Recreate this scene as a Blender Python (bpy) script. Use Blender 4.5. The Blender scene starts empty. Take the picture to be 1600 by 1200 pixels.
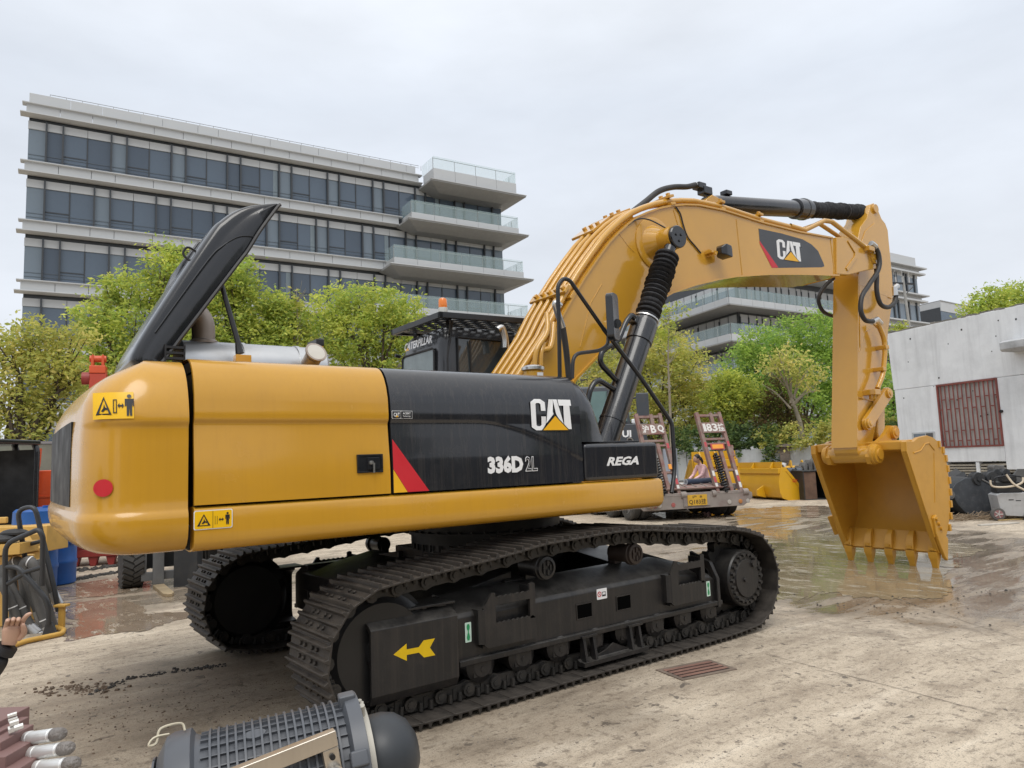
import bpy, bmesh, math, random
from math import radians, sin, cos, pi, sqrt, atan2
from mathutils import Vector, Matrix, noise
random.seed(7)
S = bpy.context.scene
COL = S.collection
# ------------------------------------------------------------------ camera
cam_d = bpy.data.cameras.new("camera"); cam = bpy.data.objects.new("camera", cam_d); COL.objects.link(cam)
cam_d.sensor_width = 36.0; cam_d.lens = 25.49; cam_d.clip_start = 0.05; cam_d.clip_end = 3000
def cam_matrix(loc, yaw, pitch, roll):
    d = Vector((cos(yaw)*cos(pitch), sin(yaw)*cos(pitch), sin(pitch)))
    r = Vector((sin(yaw), -cos(yaw), 0)); u = r.cross(d)
    c, s = cos(roll), sin(roll)
    R, U = c*r + s*u, -s*r + c*u
    m = Matrix((R, U, -d)).transposed().to_4x4(); m.translation = loc
    return m
cam.matrix_world = cam_matrix(Vector((-4.089, -5.650, 1.623)), radians(52.42), radians(6.11), radians(-2.19))
S.camera = cam
# ------------------------------------------------------------------ world: overcast sky over a Nishita base
SUN_EL, SUN_AZ = radians(58), radians(-125)          # azimuth of the sun, measured from +X towards +Y
W = bpy.data.worlds.new("World"); S.world = W; W.use_nodes = True
nt = W.node_tree; nt.nodes.clear()
def wn(t, **k):
    n = nt.nodes.new(t)
    for a, b in k.items(): setattr(n, a, b)
    return n
out = wn("ShaderNodeOutputWorld"); bg = wn("ShaderNodeBackground"); bg.inputs[1].default_value = 0.1
sky = wn("ShaderNodeTexSky"); sky.sky_type = 'NISHITA'; sky.sun_disc = False
sky.sun_elevation = SUN_EL; sky.sun_rotation = radians(90) - SUN_AZ
sky.air_density = 1.0; sky.dust_density = 3.0
tc = wn("ShaderNodeTexCoord"); sep = wn("ShaderNodeSeparateXYZ"); nt.links.new(tc.outputs["Generated"], sep.inputs[0])
rmp = wn("ShaderNodeValToRGB")                      # CIE-like overcast: brighter towards the zenith
e = rmp.color_ramp.elements
e[0].position = 0.0; e[0].color = (0.685, 0.712, 0.755, 1)
e[1].position = 1.0; e[1].color = (1.15, 1.15, 1.15, 1)
el = rmp.color_ramp.elements.new(0.45); el.color = (0.62, 0.665, 0.735, 1)
nt.links.new(sep.outputs[2], rmp.inputs[0])
mp = wn("ShaderNodeMapping"); mp.inputs["Scale"].default_value = (1.2, 1.2, 3.5); nt.links.new(tc.outputs["Generated"], mp.inputs[0])
nz = wn("ShaderNodeTexNoise"); nz.inputs["Scale"].default_value = 2.2; nz.inputs["Detail"].default_value = 5; nz.inputs["Roughness"].default_value = 0.55
nt.links.new(mp.outputs[0], nz.inputs["Vector"])
mr = wn("ShaderNodeMapRange"); mr.inputs[1].default_value = 0.3; mr.inputs[2].default_value = 0.7
mr.inputs[3].default_value = 9.5; mr.inputs[4].default_value = 11.3; nt.links.new(nz.outputs[0], mr.inputs[0])
mul = wn("ShaderNodeVectorMath", operation='SCALE'); nt.links.new(rmp.outputs[0], mul.inputs[0]); nt.links.new(mr.outputs[0], mul.inputs["Scale"])
mx = wn("ShaderNodeMixRGB"); mx.inputs[0].default_value = 0.95
nt.links.new(sky.outputs[0], mx.inputs[1]); nt.links.new(mul.outputs[0], mx.inputs[2])
nt.links.new(mx.outputs[0], bg.inputs[0]); nt.links.new(bg.outputs[0], out.inputs[0])
sd = bpy.data.lights.new("sun", 'SUN'); sd.energy = 1.3; sd.angle = radians(35); sd.color = (1.0, 0.97, 0.92)
sun = bpy.data.objects.new("sun", sd); COL.objects.link(sun)
sdir = Vector((cos(SUN_AZ)*cos(SUN_EL), sin(SUN_AZ)*cos(SUN_EL), sin(SUN_EL)))
sun.rotation_euler = sdir.to_track_quat('Z', 'Y').to_euler()
S.view_settings.view_transform = 'Standard'; S.view_settings.look = 'None'
S.view_settings.exposure = 0.30; S.view_settings.gamma = 1.0; S.view_settings.use_curve_mapping = False
S.render.engine = 'CYCLES'
S.cycles.max_bounces = 6; S.cycles.diffuse_bounces = 3; S.cycles.glossy_bounces = 3; S.cycles.transparent_max_bounces = 12
S.cycles.use_denoising = True
# ------------------------------------------------------------------ materials
MATS = {}
def mat(name, col, rough=0.5, metal=0.0, var=0.10, scale=2.5, dirt=0.0, dcol=(0.10, 0.075, 0.05), dscale=4.0,
        bump=0.0, bscale=60.0, coat=0.0, streak=0.0, stcol=(0.25, 0.2, 0.15), spec=0.5, fine=0.0, alpha=1.0, trans=0.0, emit=0.0, sub=0.0, dust=0.0, dustc=(0.17,0.14,0.11), stsc=42, rvar=0.12, dlo=0.5, dhi=0.72):
    if name in MATS: return MATS[name]
    m = bpy.data.materials.new(name); m.use_nodes = True; t = m.node_tree; N = t.nodes; L = t.links
    b = N["Principled BSDF"]
    b.inputs["Base Color"].default_value = (*col, 1); b.inputs["Roughness"].default_value = rough
    b.inputs["Metallic"].default_value = metal; b.inputs["Specular IOR Level"].default_value = spec
    if coat: b.inputs["Coat Weight"].default_value = coat; b.inputs["Coat Roughness"].default_value = 0.06
    if trans: b.inputs["Transmission Weight"].default_value = trans
    if alpha < 1: b.inputs["Alpha"].default_value = alpha
    if emit: b.inputs["Emission Color"].default_value = (*col, 1); b.inputs["Emission Strength"].default_value = emit
    co = N.new("ShaderNodeTexCoord").outputs["Object"]
    def noise_n(sc, det=4.0, vec=co, rgh=0.55):
        n = N.new("ShaderNodeTexNoise"); n.inputs["Scale"].default_value = sc; n.inputs["Detail"].default_value = det
        n.inputs["Roughness"].default_value = rgh; L.new(vec, n.inputs["Vector"]); return n.outputs[0]
    def rng(x, a, b_, c, d):
        r = N.new("ShaderNodeMapRange"); r.clamp = True; L.new(x, r.inputs[0])
        for i, v in enumerate((a, b_, c, d)): r.inputs[i+1].default_value = v
        return r.outputs[0]
    def mixc(f, a, b_):
        k = N.new("ShaderNodeMixRGB")
        for i, v in ((0, f), (1, a), (2, b_)):
            if isinstance(v, tuple): k.inputs[i].default_value = (*v, 1) if len(v) == 3 else v
            elif isinstance(v, (int, float)): k.inputs[i].default_value = v
            else: L.new(v, k.inputs[i])
        return k.outputs[0]
    c = None
    if var:
        n = noise_n(scale)
        c = mixc(rng(n, 0.3, 0.7, 0, 1), tuple(x*(1-var) for x in col), tuple(min(1, x*(1+var)) for x in col))
    if fine:
        n = noise_n(bscale*1.7, 2.0)
        c = mixc(rng(n, 0.35, 0.65, 0, fine), c if c is not None else col, tuple(x*0.45 for x in col))
    if streak:
        mpn = N.new("ShaderNodeMapping"); mpn.inputs["Scale"].default_value = (stsc, stsc, 0.9 if stsc > 20 else .35); L.new(co, mpn.inputs[0])
        n = noise_n(1.0, 5.0, mpn.outputs[0], 0.65)
        c = mixc(rng(n, 0.48, 0.74, 0, streak), c if c is not None else col, stcol)
    if dirt:
        n = noise_n(dscale, 7.0, co, 0.66)
        f = rng(n, dlo, dhi, 0, dirt)
        c = mixc(f, c if c is not None else col, dcol)
        L.new(rng(f, 0, 1, rough, min(1, rough+0.35)), b.inputs["Roughness"])
    elif rvar:
        L.new(rng(noise_n(scale*1.7), 0.3, 0.7, max(0.02, rough*(1-rvar*2)), min(1, rough*(1+rvar*2))), b.inputs["Roughness"])
    if dust:                                          # dust that has settled on surfaces facing up
        gn = N.new("ShaderNodeNewGeometry"); sp = N.new("ShaderNodeSeparateXYZ"); L.new(gn.outputs["Normal"], sp.inputs[0])
        mm = N.new("ShaderNodeMath"); mm.operation = 'MULTIPLY'; L.new(rng(sp.outputs[2], 0.15, 0.8, 0, 1), mm.inputs[0]); L.new(rng(noise_n(9, 6.0, co, .7), 0.35, 0.62, 0.15*dust, dust), mm.inputs[1])
        c = mixc(mm.outputs[0], c if c is not None else col, dustc)
    if c is not None: L.new(c, b.inputs["Base Color"])
    if bump:
        bn = N.new("ShaderNodeBump"); bn.inputs["Strength"].default_value = bump; bn.inputs["Distance"].default_value = 0.02
        L.new(noise_n(bscale, 4.0), bn.inputs["Height"]); L.new(bn.outputs[0], b.inputs["Normal"])
    MATS[name] = m
    return m
# ------------------------------------------------------------------ mesh helpers
class MB:
    def __init__(s): s.v = []; s.f = []
    def add(s, vs, fs):
        o = len(s.v); s.v += [tuple(x) for x in vs]; s.f += [tuple(i+o for i in f) for f in fs]; return s
    def hexa(s, p):                                   # 4 bottom (ccw from above) + 4 top
        return s.add(p, [(3,2,1,0), (4,5,6,7), (0,1,5,4), (1,2,6,5), (2,3,7,6), (3,0,4,7)])
    def box(s, x0, x1, y0, y1, z0, z1, M=None):
        p = [(x0,y0,z0),(x1,y0,z0),(x1,y1,z0),(x0,y1,z0),(x0,y0,z1),(x1,y0,z1),(x1,y1,z1),(x0,y1,z1)]
        if M is not None: p = [M @ Vector(q) for q in p]
        return s.hexa(p)
    def prism(s, base, vec):                          # planar polygon (3D) swept by vec
        n = len(base); base = [Vector(b) for b in base]; vec = Vector(vec)
        nor = Vector((0,0,0))
        for i in range(n): nor += base[i].cross(base[(i+1) % n])
        top = [b+vec for b in base]
        if nor.dot(vec) > 0: fs = [tuple(range(n-1,-1,-1)), tuple(range(n,2*n))] + [(i,(i+1)%n,n+(i+1)%n,n+i) for i in range(n)]
        else: fs = [tuple(range(n)), tuple(range(2*n-1,n-1,-1))] + [(i,n+i,n+(i+1)%n,(i+1)%n) for i in range(n)]
        return s.add(base+top, fs)
    def pxz(s, pts, y0, y1): return s.prism([(x, y0, z) for x, z in pts], (0, y1-y0, 0))
    def pyz(s, pts, x0, x1): return s.prism([(x0, y, z) for y, z in pts], (x1-x0, 0, 0))
    def pxy(s, pts, z0, z1): return s.prism([(x, y, z0) for x, y in pts], (0, 0, z1-z0))
    def cyl(s, p0, p1, r0, r1=None, n=16, caps=True):
        r1 = r0 if r1 is None else r1
        p0, p1 = Vector(p0), Vector(p1); d = (p1-p0).normalized()
        a = d.orthogonal().normalized(); b = d.cross(a)
        ring = lambda p, r: [p + r*(cos(2*pi*i/n)*a + sin(2*pi*i/n)*b) for i in range(n)]
        fs = [(i,(i+1)%n,n+(i+1)%n,n+i) for i in range(n)]
        if caps: fs += [tuple(range(n-1,-1,-1)), tuple(range(n,2*n))]
        return s.add(ring(p0,r0)+ring(p1,r1), fs)
    def tube(s, path, r, n=8, caps=True):             # r: number or list
        P = [Vector(p) for p in path]; k = len(P); vs = []; a = None
        for i in range(k):
            t = (P[min(i+1,k-1)]-P[max(i-1,0)])
            t = t.normalized() if t.length > 1e-9 else Vector((0,0,1))
            if a is None: a = t.orthogonal().normalized()
            else:
                a = a - t*a.dot(t); a = a.normalized() if a.length > 1e-6 else t.orthogonal().normalized()
            b = t.cross(a); rr = r[i] if isinstance(r, (list, tuple)) else r
            vs += [P[i] + rr*(cos(2*pi*j/n)*a + sin(2*pi*j/n)*b) for j in range(n)]
        fs = [(i*n+j, i*n+(j+1)%n, (i+1)*n+(j+1)%n, (i+1)*n+j) for i in range(k-1) for j in range(n)]
        if caps: fs += [tuple(range(n-1,-1,-1)), tuple(range((k-1)*n, k*n))]
        return s.add(vs, fs)
    def lathe(s, prof, p0, d, n=20):                  # prof: (t along d, radius)
        p0, d = Vector(p0), Vector(d).normalized()
        return s.tube2([p0+d*t for t, _ in prof], [max(r,1e-4) for _, r in prof], d, n)
    def tube2(s, P, R, d, n):
        a = d.orthogonal().normalized(); b = d.cross(a); vs = []
        for p, r in zip(P, R): vs += [p + r*(cos(2*pi*j/n)*a + sin(2*pi*j/n)*b) for j in range(n)]
        k = len(P)
        fs = [(i*n+j, i*n+(j+1)%n, (i+1)*n+(j+1)%n, (i+1)*n+j) for i in range(k-1) for j in range(n)]
        fs += [tuple(range(n-1,-1,-1)), tuple(range((k-1)*n, k*n))]
        return s.add(vs, fs)
    def grid(s, fn, nu, nv, flip=False):              # fn(u,v) -> point, u,v in 0..1
        vs = [fn(i/nu, j/nv) for i in range(nu+1) for j in range(nv+1)]; w = nv+1
        fs = [(i*w+j, (i+1)*w+j, (i+1)*w+j+1, i*w+j+1) for i in range(nu) for j in range(nv)]
        if flip: fs = [f[::-1] for f in fs]
        return s.add(vs, fs)
    def loft(s, rings, caps=True):                    # closed rings of equal length
        n = len(rings[0]); vs = [p for r in rings for p in r]; k = len(rings)
        fs = [(i*n+j, i*n+(j+1)%n, (i+1)*n+(j+1)%n, (i+1)*n+j) for i in range(k-1) for j in range(n)]
        if caps: fs += [tuple(range(n-1,-1,-1)), tuple(range((k-1)*n, k*n))]
        return s.add(vs, fs)
    def sph(s, c, r, n=10, m=7, sc=(1,1,1)):
        c = Vector(c)
        return s.loft([[c+Vector((sc[0]*r*sin(t)*cos(p), sc[1]*r*sin(t)*sin(p), -sc[2]*r*cos(t))) for p in [2*pi*j/n for j in range(n)]] for t in [0.02+(pi-0.04)*i/m for i in range(m+1)]])
    def xf(s, M): s.v = [tuple(M @ Vector(q)) for q in s.v]; return s
    def join(s, o, M=None):
        return s.add([M @ Vector(q) for q in o.v] if M is not None else o.v, o.f)
    def mesh(s, name, m, smooth=35, bevel=0.0, seg=2, fix=False, sub=0):
        me = bpy.data.meshes.new(name); me.from_pydata(s.v, [], s.f)
        if bevel or fix or sub:
            bm = bmesh.new(); bm.from_mesh(me)
            if fix: bmesh.ops.recalc_face_normals(bm, faces=bm.faces)
            if bevel:
                ed = [e for e in bm.edges if len(e.link_faces) == 2 and e.calc_face_angle(0) > radians(28)]
                bmesh.ops.bevel(bm, geom=ed, offset=bevel, segments=seg, profile=0.5, affect='EDGES', clamp_overlap=True)
            bm.to_mesh(me); bm.free()
        for k in (m if isinstance(m, (list, tuple)) else [m]): me.materials.append(k)
        if smooth:
            me.shade_smooth(); me.set_sharp_from_angle(angle=radians(smooth))
            if bevel:                                 # area-weighted normals keep the large flat faces flat
                vn = [Vector((0,0,0)) for _ in me.vertices]
                for p in me.polygons:
                    w = p.normal*p.area
                    for i in p.vertices: vn[i] += w
                me.normals_split_custom_set_from_vertices([n.normalized() if n.length > 1e-12 else Vector((0,0,1)) for n in vn])
        return me
PSI = radians(-2.135)
def link(name, data, parent=None, loc=(0,0,0), rz=0.0, label=None, cat=None, group=None, kind=None):
    o = bpy.data.objects.new(name, data); COL.objects.link(o)
    o.location = loc; o.rotation_euler = (0, 0, rz); o.parent = parent
    if label: o["label"] = label
    if cat: o["category"] = cat
    if group: o["group"] = group
    if kind: o["kind"] = kind
    return o
def empty(name, loc, rz, label, cat, group=None):
    o = link(name, None, None, loc, rz, label, cat, group); o.empty_display_size = 0.2; return o
def obj(name, mb, m, parent=None, **k):
    a = {q: k.pop(q) for q in ("smooth", "bevel", "seg", "fix") if q in k}
    return link(name, mb.mesh(name, m, **a), parent, **k)
def dup(o, parent=None, loc=None, rz=None, label=None):
    c = o.copy(); COL.objects.link(c); c.parent = parent
    if loc is not None: c.location = loc
    if rz is not None: c.rotation_euler = (0, 0, rz)
    if label: c["label"] = label
    for ch in list(o.children): dup(ch, c)
    return c
def ground_z(x): 
    t = min(1, max(0, (x-1.9)/1.9)); return -0.1*t*t*(3-2*t)
# text / print helpers: flat lettering meshes 1.5 mm thick
def text_mb(txt, w, h, bold=0.0, shear=0.0, thick=0.0015, res=2):
    cu = bpy.data.curves.new("txt", 'FONT'); cu.body = txt; cu.size = 1; cu.offset = bold; cu.shear = shear
    cu.extrude = 0.0; cu.resolution_u = res; cu.fill_mode = 'BOTH'
    ob = bpy.data.objects.new("txt", cu); COL.objects.link(ob)
    dg = bpy.context.evaluated_depsgraph_get(); me = bpy.data.meshes.new_from_object(ob.evaluated_get(dg))
    vs = [v.co.copy() for v in me.vertices]; fs = [tuple(p.vertices) for p in me.polygons]
    bpy.data.objects.remove(ob); bpy.data.curves.remove(cu); bpy.data.meshes.remove(me)
    if not vs: return MB()
    x0 = min(v.x for v in vs); x1 = max(v.x for v in vs); y0 = min(v.y for v in vs); y1 = max(v.y for v in vs)
    b = MB(); b.add([((v.x-x0)/(x1-x0)*w, (v.y-y0)/(y1-y0)*h, 0) for v in vs], fs)
    return b
def poly_mb(polys, w=1, h=1):
    b = MB()
    for p in polys: b.add([(x*w, y*h, 0) for x, y in p], [tuple(range(len(p)))])
    return b
def place(mb, o, xd, yd, lift=0.0):                   # put a flat (x,y) mesh at o with axes xd, yd
    o, xd, yd = Vector(o), Vector(xd).normalized(), Vector(yd).normalized(); n = xd.cross(yd)
    mb.v = [tuple(o + xd*v[0] + yd*v[1] + n*(lift+v[2])) for v in mb.v]; return mb
def rrect(w, h, r, n=3):
    p = []
    for cx, cy, a0 in ((w-r, r, -90), (w-r, h-r, 0), (r, h-r, 90), (r, r, 180)):
        p += [(cx+r*cos(radians(a0+90*i/n)), cy+r*sin(radians(a0+90*i/n))) for i in range(n+1)]
    return p
CAT_W = [[(.1,1),(.25,1),(.345,.9),(.345,.62),(.235,.62),(.235,.84),(.2,.87),(.14,.87),(.115,.84),(.115,.17),(.14,.13),(.2,.13),(.235,.17),(.235,.44),(.345,.44),(.345,.21),(.245,0),(.1,0),(0,.1),(0,.9)],
         [(.45,1),(.555,1),(.54,.80),(.52,.60),(.535,.52),(.40,.29),(.355,.22)], [(.555,1),(.655,1),(.79,.19),(.70,.30),(.60,.52),(.59,.60),(.57,.80)],
         [(.676,1),(1,1),(1,.8),(.955,.8),(.98,.03),(.905,.03),(.82,.15),(.80,.2),(.80,.8),(.69,.8)]]
CAT_T = [[(.26,.0),(.885,.0),(.565,.455)]]
CAT_K = [[(.215,-.02),(.93,-.02),(.565,.51)]]
def arc(cx, cy, r, a0, a1, n): return [(cx+r*cos(radians(a0+(a1-a0)*i/n)), cy+r*sin(radians(a0+(a1-a0)*i/n))) for i in range(n+1)]
def smooth_path(P, n=6):                              # Catmull-Rom through P
    P = [Vector(p) for p in P]; out = []
    for i in range(len(P)-1):
        a, b, c, d = P[max(i-1,0)], P[i], P[i+1], P[min(i+2,len(P)-1)]
        for k in range(n):
            t = k/n; out.append(0.5*((2*b)+(c-a)*t+(2*a-5*b+4*c-d)*t*t+(3*b-a-3*c+d)*t**3))
    return out + [P[-1]]
def round_path(P, r=0.08, n=4):                       # straight runs with rounded corners
    P = [Vector(p) for p in P]; out = [P[0]]
    for i in range(1, len(P)-1):
        a, b, c = P[i-1], P[i], P[i+1]; d1 = (a-b); d2 = (c-b)
        k = min(r, d1.length*.45, d2.length*.45); s, e_ = b+d1.normalized()*k, b+d2.normalized()*k
        for j in range(n+1):
            t = j/n; out.append(s*(1-t)**2 + b*2*t*(1-t) + e_*t*t)
    return out + [P[-1]]
# ------------------------------------------------------------------ shared materials
YEL = mat("cat_yellow_paint", (0.56, 0.288, 0.023), 0.24, var=0.06, scale=1.2, coat=0.35, streak=0.20, stcol=(0.43, 0.21, 0.02), bump=0.012, bscale=5, dirt=.14, dcol=(.38,.20,.05), dscale=3)
YELB = mat("boom_yellow_paint", (0.56, 0.290, 0.031), 0.17, var=0.05, scale=1.5, coat=0.6, dirt=0.10, dcol=(0.38, 0.2, 0.06), rvar=.05)
YEL2 = mat("loader_yellow_paint", (0.70, 0.37, 0.02), 0.38, var=0.08, dirt=0.25, dcol=(0.3, 0.2, 0.08))
BLK = mat("black_panel_paint", (0.016, 0.017, 0.021), 0.22, var=0.1, coat=0.5, streak=0.6, stcol=(0.052, 0.046, 0.042), bump=0.01, bscale=4, dirt=.25, dcol=(.05,.047,.045), dscale=3)
BLKP = mat("black_frame_paint", (0.018, 0.018, 0.020), 0.38, var=0.2)
BLKG = mat("black_gloss_plastic", (0.014, 0.015, 0.018), 0.2, var=0.1, coat=0.3, dirt=0.12, dcol=(0.06, 0.055, 0.05))
TRK = mat("track_steel", (0.042, 0.037, 0.033), 0.5, metal=0.4, var=0.25, scale=5, dirt=0.5, dcol=(0.10, 0.085, 0.07), dscale=7, bump=0.15, bscale=50, dlo=.42, dust=.45, dustc=(.15,.13,.11))
TRKD = mat("undercarriage_black", (0.012, 0.0115, 0.012), 0.40, var=0.25, scale=3, dirt=0.30, dcol=(0.05, 0.038, 0.028), dscale=6, streak=0.5, stcol=(0.045,0.037,0.031), bump=0.05, dust=.6, dustc=(.105,.098,.088))
STEEL = mat("bright_steel", (0.62, 0.61, 0.59), 0.28, metal=1.0, var=0.1, dirt=0.2, dcol=(0.25,0.22,0.18))
RUB = mat("black_rubber", (0.02, 0.02, 0.021), 0.6, var=0.2, bump=0.05)
HOSE = mat("hose_rubber", (0.03, 0.028, 0.027), 0.5, var=0.2)
WHT = mat("white_print", (0.78, 0.78, 0.78), 0.4, var=0.03)
YPR = mat("yellow_print", (0.80, 0.42, 0.01), 0.4, var=0.03)
YST = mat("sticker_yellow", (0.86, 0.50, 0.0), 0.35, var=0.04)
RPR = mat("red_print", (0.55, 0.015, 0.025), 0.4, var=0.04)
KPR = mat("black_print", (0.012, 0.012, 0.014), 0.4, var=0.05)
GPR = mat("green_print", (0.02, 0.28, 0.10), 0.4, var=0.04)
CONC = mat("grey_concrete", (0.36, 0.36, 0.35), 0.85, var=0.15, scale=1.5, dirt=0.5, dcol=(0.17, 0.165, 0.155), dscale=1.2, bump=0.2, bscale=20)
# ------------------------------------------------------------------ placing helpers: pixel of the 1600x1200 photograph -> point in the yard
SURVEY = cam_matrix(Vector((-4.0890, -5.650, 1.623)), radians(52.420), radians(6.11), radians(-2.19)); CM = SURVEY.to_3x3(); CL = SURVEY.translation.copy(); FPX = 1133.0
def ray(u, v): return CM @ Vector(((u-800)/FPX, (600-v)/FPX, -1.0))
def at(u, v, z=0.0): d = ray(u, v); return CL + d*((z-CL.z)/d.z)            # on the level z
def atd(u, v, dep): return CL + ray(u, v)*dep                                # at a depth along the view
def atplane(u, v, p, h):                                                     # on the vertical plane through p with heading h
    n = Vector((-sin(h), cos(h), 0)); d = ray(u, v); return CL + d*((Vector(p)-CL).dot(n)/d.dot(n))
def atx(u, v, x): d = ray(u, v); return CL + d*((x-CL.x)/d.x)
# ------------------------------------------------------------------ ground
def ground_mat():
    m = bpy.data.materials.new("yard_concrete"); m.use_nodes = True; t = m.node_tree; N = t.nodes; L = t.links; b = N["Principled BSDF"]
    geo = N.new("ShaderNodeNewGeometry").outputs["Position"]
    def nse(sc, det=6, rgh=.6, vec=None, dist=0.0):
        n = N.new("ShaderNodeTexNoise"); n.inputs["Scale"].default_value = sc; n.inputs["Detail"].default_value = det
        n.inputs["Roughness"].default_value = rgh; n.inputs["Distortion"].default_value = dist; L.new(vec or geo, n.inputs["Vector"]); return n.outputs[0]
    def rng(x, a, b_, c, d, ty='SMOOTHSTEP'):
        r = N.new("ShaderNodeMapRange"); r.clamp = True; r.interpolation_type = ty; L.new(x, r.inputs[0])
        for i, v in enumerate((a, b_, c, d)): r.inputs[i+1].default_value = v
        return r.outputs[0]
    def mth(op, a, b_):
        n = N.new("ShaderNodeMath"); n.operation = op; n.use_clamp = False
        for i, v in enumerate((a, b_)):
            if isinstance(v, (int, float)): n.inputs[i].default_value = v
            else: L.new(v, n.inputs[i])
        return n.outputs[0]
    def mix(f, a, b_):
        k = N.new("ShaderNodeMixRGB")
        for i, v in ((0, f), (1, a), (2, b_)):
            if isinstance(v, tuple): k.inputs[i].default_value = (*v, 1)
            elif isinstance(v, (int, float)): k.inputs[i].default_value = v
            else: L.new(v, k.inputs[i])
        return k.outputs[0]
    big = nse(0.35, 5, .6); med = nse(1.6, 7, .65, dist=.3); fin = nse(14, 6, .7); grit = nse(90, 3, .7)
    wob = mth('MULTIPLY', mth('SUBTRACT', nse(0.9, 6, .65), 0.5), 1.5)
    def ell(cx, cy, rx, ry, rot, a=0.65, b_=1.1):
        mp = N.new("ShaderNodeMapping"); mp.vector_type = 'TEXTURE'; L.new(geo, mp.inputs[0])
        mp.inputs["Location"].default_value = (cx, cy, 0); mp.inputs["Rotation"].default_value = (0, 0, radians(rot)); mp.inputs["Scale"].default_value = (rx, ry, 1e5)
        ln = N.new("ShaderNodeVectorMath"); ln.operation = 'LENGTH'; L.new(mp.outputs[0], ln.inputs[0])
        return rng(mth('ADD', ln.outputs["Value"], wob), a, b_, 1, 0)
    def union(xs):
        r = xs[0]
        for x in xs[1:]: r = mth('MAXIMUM', r, x)
        return r
    mp = N.new("ShaderNodeMapping"); mp.inputs["Rotation"].default_value = (0, 0, radians(24)); mp.inputs["Scale"].default_value = (0.5, 2.6, 1); L.new(geo, mp.inputs[0])
    strk = nse(1.3, 8, .7, mp.outputs[0], .2)
    c = mix(rng(big, .35, .65, 0, 1), (0.61, 0.52, 0.40), (0.52, 0.435, 0.33))
    c = mix(rng(strk, .42, .66, 0, .75), c, (0.31, 0.25, 0.185))
    c = mix(rng(strk, .30, .45, .55, 0), c, (0.76, 0.67, 0.54))
    c = mix(rng(med, .52, .70, 0, .7), c, (0.26, 0.205, 0.148))
    c = mix(rng(fin, .52, .64, 0, .7), c, (0.17, 0.135, 0.10)); c = mix(rng(nse(38, 6, .75), .54, .66, 0, .6), c, (0.145, 0.115, 0.088)); c = mix(rng(nse(22, 6, .75, mp.outputs[0]), .56, .66, 0, .6), c, (0.13, 0.105, 0.08)); c = mix(rng(nse(26, 6, .75, mp.outputs[0]), .34, .44, .6, 0), c, (0.60, 0.52, 0.42))
    c = mix(rng(grit, .56, .66, 0, .7), c, (0.11, 0.09, 0.07)); c = mix(rng(nse(160, 2, .6), .62, .68, 0, .8), c, (0.07,.06,.05))
    c = mix(rng(nse(30, 4, .7), .30, .40, .5, 0), c, (0.62, 0.56, 0.47))
    c = mix(rng(nse(6.5, 5, .65, dist=.5), .62, .66, 0, .8), c, (0.085, 0.072, 0.06))
    # damp, wet and darkened stretches
    damp_dark = union([ell(0.0, 0.0, 3.6, 1.9, 0), ell(-2.6, 0.4, 1.7, 1.5, 20), ell(-2.2, 6.3, 4.2, 3.0, 0), ell(7.2, 0.3, 5.8, 4.6, 15), ell(9.5, 3.6, 7.5, 3.0, 35), ell(13.0, 5.5, 6, 3.5, 60), ell(-1.4, -1.5, 0.9, 1.3, 40), ell(-2, -10.0, 11, 3.8, 0)])  # last ellipse is dark ground added behind the viewer to darken reflections
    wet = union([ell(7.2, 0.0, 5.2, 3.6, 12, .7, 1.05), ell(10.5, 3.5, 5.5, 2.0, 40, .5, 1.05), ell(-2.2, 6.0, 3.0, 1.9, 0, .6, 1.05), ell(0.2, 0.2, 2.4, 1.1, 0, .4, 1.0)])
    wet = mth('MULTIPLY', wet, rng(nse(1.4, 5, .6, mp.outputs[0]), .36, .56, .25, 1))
    c = mix(mth('MULTIPLY', damp_dark, .46), c, mix(rng(med, .35, .65, 0, 1), (0.17, 0.125, 0.085), (0.10, 0.075, 0.052)))
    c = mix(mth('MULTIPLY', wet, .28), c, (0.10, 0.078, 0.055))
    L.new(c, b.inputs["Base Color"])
    r = mth('SUBTRACT', mth('SUBTRACT', rng(fin, .3, .7, .95, .8), mth('MULTIPLY', damp_dark, .25)), mth('MULTIPLY', wet, .62))
    L.new(mth('MAXIMUM', r, .05), b.inputs["Roughness"])
    bn = N.new("ShaderNodeBump"); bn.inputs["Distance"].default_value = 0.012
    L.new(mth('SUBTRACT', .75, mth('MULTIPLY', wet, .72)), bn.inputs["Strength"])
    L.new(mth('ADD', mth('MULTIPLY', fin, .8), mth('ADD', mth('MULTIPLY', grit, .35), mth('MULTIPLY', strk, 1.2))), bn.inputs["Height"]); L.new(bn.outputs[0], b.inputs["Normal"])
    return m
GMAT = ground_mat()
xs = [-900,-300,-120,-60,-30,-15,-8,-5] + [1.5+i*0.2 for i in range(16)] + [6,9,14,22,35,60,120,300,900]
ys = [-900,-200,-50,-20,-8,0,8,20,50,120,300,900]
g = MB(); g.add([(x, y, ground_z(x)) for x in xs for y in ys], [(i*len(ys)+j, (i+1)*len(ys)+j, (i+1)*len(ys)+j+1, i*len(ys)+j+1) for i in range(len(xs)-1) for j in range(len(ys)-1)])
obj("ground", g, GMAT, kind="structure", smooth=180)
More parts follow.
